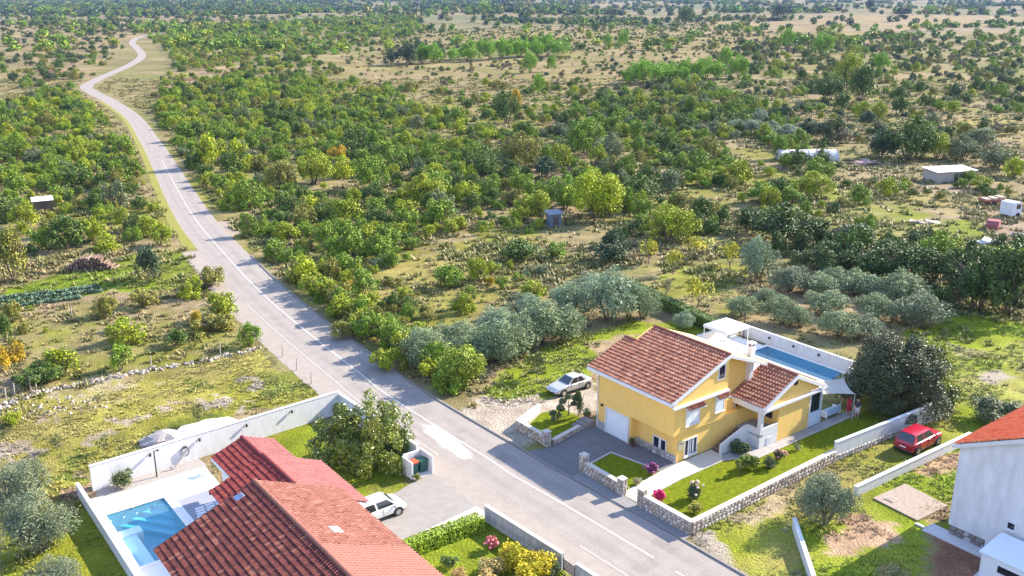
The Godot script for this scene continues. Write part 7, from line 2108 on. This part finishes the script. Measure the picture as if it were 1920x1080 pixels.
func make_garden_plants() -> void:
	var ball := crown(301, 30, 2200, 0.1, 0.5, Vector3(1, 1, 1), Vector2(0.24, 0.3), 0.0, 0.06)
	var loose := crown(302, 10, 900, 0.13, 0.4, Vector3(1, 1, 1), Vector2(0.24, 0.4), 0.0)
	var green := leaf_mat(0.16, 0.26, 0.03)
	var dark := leaf_mat(0.085, 0.13, 0.045)
	# the hedge between driveway and lawn
	hedge("clipped_hedge", "clipped bright green hedge beside the grey driveway", -23.2, -1.75, -16.9, -1.6, 0.95, 1.0, leaf_mat(0.24, 0.34, 0.015))
	hedge("clipped_hedge", "long dark clipped hedge between olive grove and orchard", Vector2(26.75, -32.55).x, Vector2(26.75, -32.55).y, Vector2(24.12, -17.03).x, Vector2(24.12, -17.03).y, 1.3, 1.3, leaf_mat(0.12, 0.18, 0.03))
	# cloud-pruned shrubs in the corner bed
	for q in [[-2.5, -10.9, 1.7, [[-0.6, 0.9, 0.0, 0.42], [0.1, 1.25, 0.1, 0.45], [0.55, 0.85, -0.2, 0.36], [-0.2, 0.75, 0.4, 0.32], [-0.75, 0.62, 0.35, 0.34]], "cloud-pruned shrub with spread dark pads in the corner bed"], [-1.1, -11.2, 1.9, [[-0.7, 1.5, 0.0, 0.45], [-0.1, 1.72, 0.0, 0.42], [0.55, 1.55, 0.2, 0.48], [0.2, 1.15, 0.35, 0.35]], "taller cloud-pruned shrub before the silver car"], [2.6, 3.95, 1.5, [[-0.45, 1.0, 0.0, 0.26], [0.0, 1.25, 0.0, 0.28], [0.45, 1.05, 0.1, 0.36], [0.1, 0.7, 0.2, 0.2], [-0.4, 0.72, 0.1, 0.24]], "cloud-pruned shrub with small pads on the side lawn"]]:
		var o := on_plot("cloud_pruned_shrub", q[4], "shrub", q[0], q[1])
		put("trunk", Shape.new().tube(Vector3.ZERO, Vector3(0.05, q[2] * 0.55, 0), 0.06, 0.045, 6).mesh(), mat(0.12, 0.09, 0.07, 0.95), o)
		for k in q[3]:
			put("limb", Shape.new().tube(Vector3(0.03, q[2] * 0.4, 0), Vector3(k[0], k[1], k[2]), 0.035, 0.02, 5).mesh(), mat(0.12, 0.09, 0.07, 0.95), o)
			var f := put("leaf_pad", ball, dark if q[1] < 0 else green, o)
			f.transform = Transform3D(Basis().scaled(Vector3(k[3], k[3] * 1.1, k[3])), Vector3(k[0], k[1] - k[3] * 0.45, k[2]))
	var c := bush("conifer", "dark pointed conifer in the corner bed", plot(-0.5, -10.6), 1.3, 2.2, crown(303, 18, 1500, 0.09, 0.3, Vector3(0.7, 1.15, 0.7), Vector2(0.22, 0.36), 0.0), dark, "conifer")
	var pot := on_plot("flower_pot", "terracotta flower pot with pale blooms by the corner bed's edge", "flower pot", -0.35, -9.7)
	put("pot", Shape.new().lathe([Vector2(0.0, 0), Vector2(0.2, 0), Vector2(0.3, 0.42), Vector2(0.34, 0.44), Vector2(0.26, 0.44), Vector2(0.0, 0.38)], 12).mesh(), mat(0.40, 0.19, 0.10, 0.85, 0.7, 0.5), pot)
	put("foliage", loose, green, pot).transform = Transform3D(Basis().scaled(Vector3(0.5, 0.6, 0.5)), Vector3(0, 0.35, 0))
	blooms(pot, 6, 0.8, 0.9, mat(0.66, 0.50, 0.38, 0.8), 5)
	var p2 := on_plot("flower_pot", "small dark planter at the garage corner", "flower pot", -0.75, -3.95)
	put("pot", Shape.new().lathe([Vector2(0.0, 0), Vector2(0.16, 0), Vector2(0.22, 0.32), Vector2(0.18, 0.32), Vector2(0.0, 0.28)], 12).mesh(), mat(0.16, 0.06, 0.05, 0.8), p2)
	put("foliage", loose, dark, p2).transform = Transform3D(Basis().scaled(Vector3(0.34, 0.45, 0.34)), Vector3(0, 0.26, 0))
	# side lawn
	bush("round_bush", "bright clipped ball bush on the side lawn", plot(3.7, 3.95), 1.45, 1.25, ball, leaf_mat(0.20, 0.245, 0.03))
	var y := bush("agave", "spiky yucca with cream flower heads on the side lawn", plot(-2.9, 4.6), 1.5, 1.2, crown(304, 3, 260, 0.34, 0.14, Vector3(0.7, 1, 0.7), Vector2(0.4, 0.55), 0.0), leaf_mat(0.10, 0.15, 0.07), "yucca")
	blooms(y, 9, 1.1, 1.6, mat(0.62, 0.42, 0.34, 0.8), 2)
	bush("garden_bush", "yellow-leaved bush in the side lawn's road corner", plot(-4.4, 5.8), 1.3, 0.8, loose, leaf_mat(0.34, 0.31, 0.04))
	var pk := bush("flowering_bush", "magenta flowering bush inside the stone gate post", plot(-5.2, 3.2), 1.0, 0.95, loose, leaf_mat(0.55, 0.02, 0.13))
	blooms(pk, 14, 0.9, 0.9, mat(0.62, 0.015, 0.14, 0.7), 7)
	var pr := bush("flowering_bush", "purple flowering bush at the shaded lawn's corner", plot(-2.7, 0.0), 1.25, 0.85, loose, leaf_mat(0.15, 0.03, 0.11))
	blooms(pr, 10, 1.1, 0.8, mat(0.30, 0.05, 0.22, 0.7), 8)
	bush("flowering_bush", "small cream flowering bush at the gate's lawn side", plot(-4.6, 0.55), 0.8, 0.55, loose, leaf_mat(0.45, 0.40, 0.24))
	bush("flowering_bush", "small pale bush by the gate post of the path", plot(-5.9, 0.75), 0.6, 0.5, loose, leaf_mat(0.42, 0.36, 0.16))
	var y2 := bush("agave", "leafy yucca beside the ball bush on the side lawn", plot(4.9, 4.75), 1.3, 0.95, crown(305, 3, 240, 0.34, 0.15, Vector3(0.7, 1, 0.7), Vector2(0.4, 0.55), 0.0), leaf_mat(0.15, 0.18, 0.07), "yucca")
	var rs := bush("flowering_bush", "dusky pink rose bush on the side lawn near the path", plot(6.6, 4.4), 1.2, 0.8, loose, leaf_mat(0.15, 0.12, 0.05))
	blooms(rs, 9, 1.1, 0.8, mat(0.5, 0.2, 0.2, 0.8), 3)
	bush("garden_bush", "pale grass-like plant in the shaded side lawn", plot(8.9, 4.3), 0.9, 0.6, crown(306, 3, 120, 0.34, 0.1, Vector3(0.7, 1, 0.7), Vector2(0.4, 0.5), 0.0), leaf_mat(0.35, 0.36, 0.2))
	bush("garden_bush", "dark round bush in the shade below the porch parapet", plot(5.0, 1.85), 1.8, 1.15, ball, dark)
	# pool garden
	bush("round_bush", "loose rounded shrub on the gravel by the pool wall", plot(-34.2, -21.5), 1.9, 1.35, loose, leaf_mat(0.12, 0.155, 0.05))
	bush("garden_bush", "straggly shrub between pool terrace and the small red roof", plot(-28.0, -19.5), 1.5, 1.5, crown(307, 8, 300, 0.12, 0.3, Vector3(1, 1, 1), Vector2(0.24, 0.4), 0.1), leaf_mat(0.13, 0.15, 0.04))
	bush("garden_bush", "small yellowish bush at the bin shelter's foot", plot(-17.0, -9.55), 0.7, 0.5, loose, leaf_mat(0.26, 0.26, 0.03))
	# yellow-leaved bed behind the roadside wall
	var bed := [[-18.0, 3.4, 2.6, 1.7, 0], [-19.6, 3.2, 2.2, 1.2, 1], [-17.2, 5.0, 2.4, 1.7, 0], [-20.6, 4.6, 2.3, 1.2, 1], [-18.6, 5.4, 2.3, 1.5, 0], [-16.7, 3.9, 1.4, 1.1, 2], [-16.6, 5.6, 1.4, 1.1, 2], [-21.6, 2.6, 1.8, 1.0, 1], [-19.8, 6.2, 2.2, 1.3, 0]]
	var says := ["large yellow-leaved shrub by the roadside wall", "brown-tipped shrub beside the yellow lawn", "yellow-leaved shrub at the roadside wall's gate end", "brown-tipped shrub lower in the yellow bed", "bushy yellow shrub in the middle of the bed", "dark bush against the roadside wall's middle", "dark bush against the roadside wall near the gate", "brown-tipped shrub under the red roof's eave", "yellow shrub lowest in the bed"]
	for i in bed.size():
		var q: Array = bed[i]
		bush("garden_bush", says[i], plot(q[0], q[1]), q[2], q[3], crown(320 + i, 14, 2400, 0.075, 0.45, Vector3(1, 1, 1), Vector2(0.24, 0.38), 0.0, 0.2), [leaf_mat(0.60, 0.50, 0.02), leaf_mat(0.50, 0.36, 0.12), leaf_mat(0.10, 0.13, 0.045)][q[4]], "bush", "yellow-leaved shrubs of the roadside bed")
	var pf := bush("flowering_bush", "pink flowering bush at the lawn corner under the roadside wall", plot(-17.9, 0.9), 1.0, 0.9, loose, leaf_mat(0.45, 0.10, 0.12))
	blooms(pf, 14, 0.9, 0.9, mat(0.62, 0.16, 0.18, 0.8), 12)
	bush("garden_bush", "leafy green bush at the lawn's eave end", plot(-21.0, 0.9), 1.4, 0.8, loose, leaf_mat(0.10, 0.16, 0.03))
	# young trees in the mown meadow
	for q in [[Vector3(-35.12, 0, -65.99), 1.5, "staked sapling in the meadow, nearest the white wall's end"], [Vector3(-25.72, 0, -70.69), 2.0, "leafy sapling behind the gravel heap"], [Vector3(-20.79, 0, -74.68), 1.2, "thin staked sapling nearest the roadside"], [Vector3(-31.38, 0, -65.72), 1.6, "young tree at the long white wall's outer end"], [Vector3(-35.42, 0, -74.35), 1.1, "tiny sapling near the stone row"]]:
		bush("sapling", q[2], q[0], q[1] * 0.8, q[1], crown(340, 7, 120, 0.16, 0.4, Vector3(1, 1, 1), Vector2(0.24, 0.4), 0.2), leaf_mat(0.15, 0.17, 0.04), "sapling")
	# vegetable rows on the green field
	var r := RandomNumberGenerator.new()
	r.seed = 4
	var rows := []
	for k in 3:
		var a: Vector3 = [Vector3(-60.23, 0, -102.51), Vector3(-59.42, 0, -100.99), Vector3(-58.53, 0, -99.32)][k]
		var b: Vector3 = [Vector3(-49.25, 0, -107.56), Vector3(-48.42, 0, -106.31), Vector3(-49.79, 0, -103.68)][k]
		for i in 60:
			rows.append(Transform3D(Basis(Vector3.UP, r.randf() * 6).scaled(Vector3(0.42, 0.45, 0.42) * r.randf_range(0.8, 1.25)), a.lerp(b, i / 60.0) + Vector3(r.randf_range(-0.15, 0.15), 0, r.randf_range(-0.2, 0.2))))
	var v := Node3D.new()
	v.name = "vegetable_rows"
	add_child(v)
	tag(v, "three rows of bluish cabbages on the bright green field", "vegetables")
	copies("cabbage_leaves", crown(341, 4, 70, 0.4, 0.55, Vector3(1, 1, 1), Vector2(0.4, 0.6), 0.0), leaf_mat(0.15, 0.22, 0.13), v, rows)

func hedge(called: String, label: String, u0: float, v0: float, u1: float, v1: float, h: float, w: float, m: Material) -> void:
	var d := Vector2(u1 - u0, v1 - v0)
	var o := thing(called, label, "hedge", plot(u0, v0), PLOT_TURN + atan2(-d.y, d.x))
	var r := RandomNumberGenerator.new()
	r.seed = 60
	var s := Shape.new()
	s.tinted = true
	var L := d.length()
	for i in int(L * (h * 2 + w) * 190):
		var x := r.randf() * L
		var f := r.randf() * (2 * h + w)
		var p: Vector3
		var out: Vector3
		var bump := 0.025 * sin(x * 5.0) + r.randf_range(-0.07, 0.025)
		if f < h:
			out = Vector3(0, 0.1, -1)
			p = Vector3(x, f, -w / 2 - bump)
		elif f < h + w:
			out = Vector3.UP
			p = Vector3(x, h + bump, f - h - w / 2)
		else:
			out = Vector3(0, 0.1, 1)
			p = Vector3(x, f - h - w, w / 2 + bump)
		var nrm := (out + Vector3(r.randfn(), r.randfn(), r.randfn()) * 0.4).normalized()
		var tx := nrm.cross(Vector3(r.randfn(), r.randfn(), r.randfn())).normalized()
		var ty := nrm.cross(tx)
		var t := r.randf_range(0.7, 1.3)
		s.tint = Color(t * r.randf_range(0.9, 1.12), t, t)
		s.tri(p - ty * 0.09, p + tx * 0.05, p + ty * 0.09, out)
		s.tri(p - ty * 0.09, p - tx * 0.05, p + ty * 0.09, out)
	put("foliage", s.mesh(), m, o)
	put("core", boxm(Vector3(0.1, 0, -w / 2 + 0.16), Vector3(L - 0.1, h - 0.14, w / 2 - 0.16), 0.1), mat(0.025, 0.03, 0.012, 0.95), o)

# ---------------------------------------------------------------- the scene
func _ready() -> void:
	rng.seed = 2024
	var cam := Camera3D.new()
	cam.name = "camera"
	cam.position = Vector3(0, 34, 0)
	cam.rotation_degrees = Vector3(-17.51, 0, 0)
	cam.fov = 33.84
	cam.near = 0.5
	cam.far = 12000
	add_child(cam)
	cam.current = true
	var env := Environment.new()
	env.background_mode = Environment.BG_SKY
	var sky := ProceduralSkyMaterial.new()
	sky.sky_top_color = Color(0.50, 0.60, 0.78)
	sky.sky_horizon_color = Color(0.86, 0.87, 0.89)
	sky.sky_curve = 0.12
	sky.ground_bottom_color = Color(0.30, 0.27, 0.20)
	sky.ground_horizon_color = Color(0.55, 0.62, 0.70)
	sky.sky_energy_multiplier = 1.0
	env.sky = Sky.new()
	env.sky.sky_material = sky
	env.tonemap_mode = Environment.TONE_MAPPER_LINEAR
	env.tonemap_exposure = 2.95
	env.fog_enabled = true
	env.fog_density = 0.00006
	env.fog_light_color = Color(0.62, 0.74, 0.95)
	env.sdfgi_enabled = true
	env.ssao_enabled = true
	env.ssil_enabled = true
	var we := WorldEnvironment.new()
	we.name = "world"
	we.environment = env
	add_child(we)
	var sun := DirectionalLight3D.new()
	sun.name = "sun"
	var az := deg_to_rad(30.0)
	var el := deg_to_rad(30.0)
	var from := Vector3(cos(az) * cos(el), sin(el), -sin(az) * cos(el))
	sun.look_at_from_position(from * 100.0, Vector3.ZERO)
	sun.light_energy = 1.6
	sun.light_color = Color(1.0, 0.95, 0.87)
	sun.light_angular_distance = 0.5
	sun.shadow_enabled = true
	add_child(sun)

	stones_ready()
	make_ground()
	make_road()
	make_yellow_house()
	make_yellow_plot()
	make_red_house()
	make_red_plot()
	make_white_house()
	make_car("hatchback", "white hatchback parked on the driveway under the red roof's eave", -21.75, -6.95, 0.03, paint(0.58, 0.58, 0.58), "hatchback")
	make_car("sedan", "silver sedan parked on the stony forecourt behind the yellow house", 2.5, -15.25, PI + 0.0, mat(0.46, 0.46, 0.46, 0.3, 1.0, 2.7, 0.35), "sedan")
	make_car("suv", "crimson red car parked on the grassy lane between white walls", 17.0, 9.45, 0.0, paint(0.36, 0.004, 0.025), "suv")
	make_person("person in a red dress standing on the path under the shade sail", plot(17.65, 2.85), PLOT_TURN + 1.2, mat(0.5, 0.28, 0.19, 0.6), mat(0.03, 0.02, 0.015, 0.6), mat(0.42, 0.02, 0.04, 0.85), null, true)
	make_person("person in dark shirt and white shorts on the grass by the round tree", plot(17.7, 3.6), PLOT_TURN - 1.3, mat(0.5, 0.28, 0.19, 0.6), mat(0.03, 0.02, 0.015, 0.6), mat(0.05, 0.05, 0.06, 0.85), mat(0.72, 0.72, 0.74, 0.85), false)
	make_smear()
	make_sheds()
	plants_ready()
	short_grass = pairs([-43.9, -74.3, -39.7, -77.2, -32.7, -81.4, -24.8, -87.6, -16.9, -76.6, -24.6, -71.2, -31.3, -63.0, -34.9, -57.0])
	make_trees()
	make_garden_plants()
	make_scrub()
	far_country()
	undergrowth()
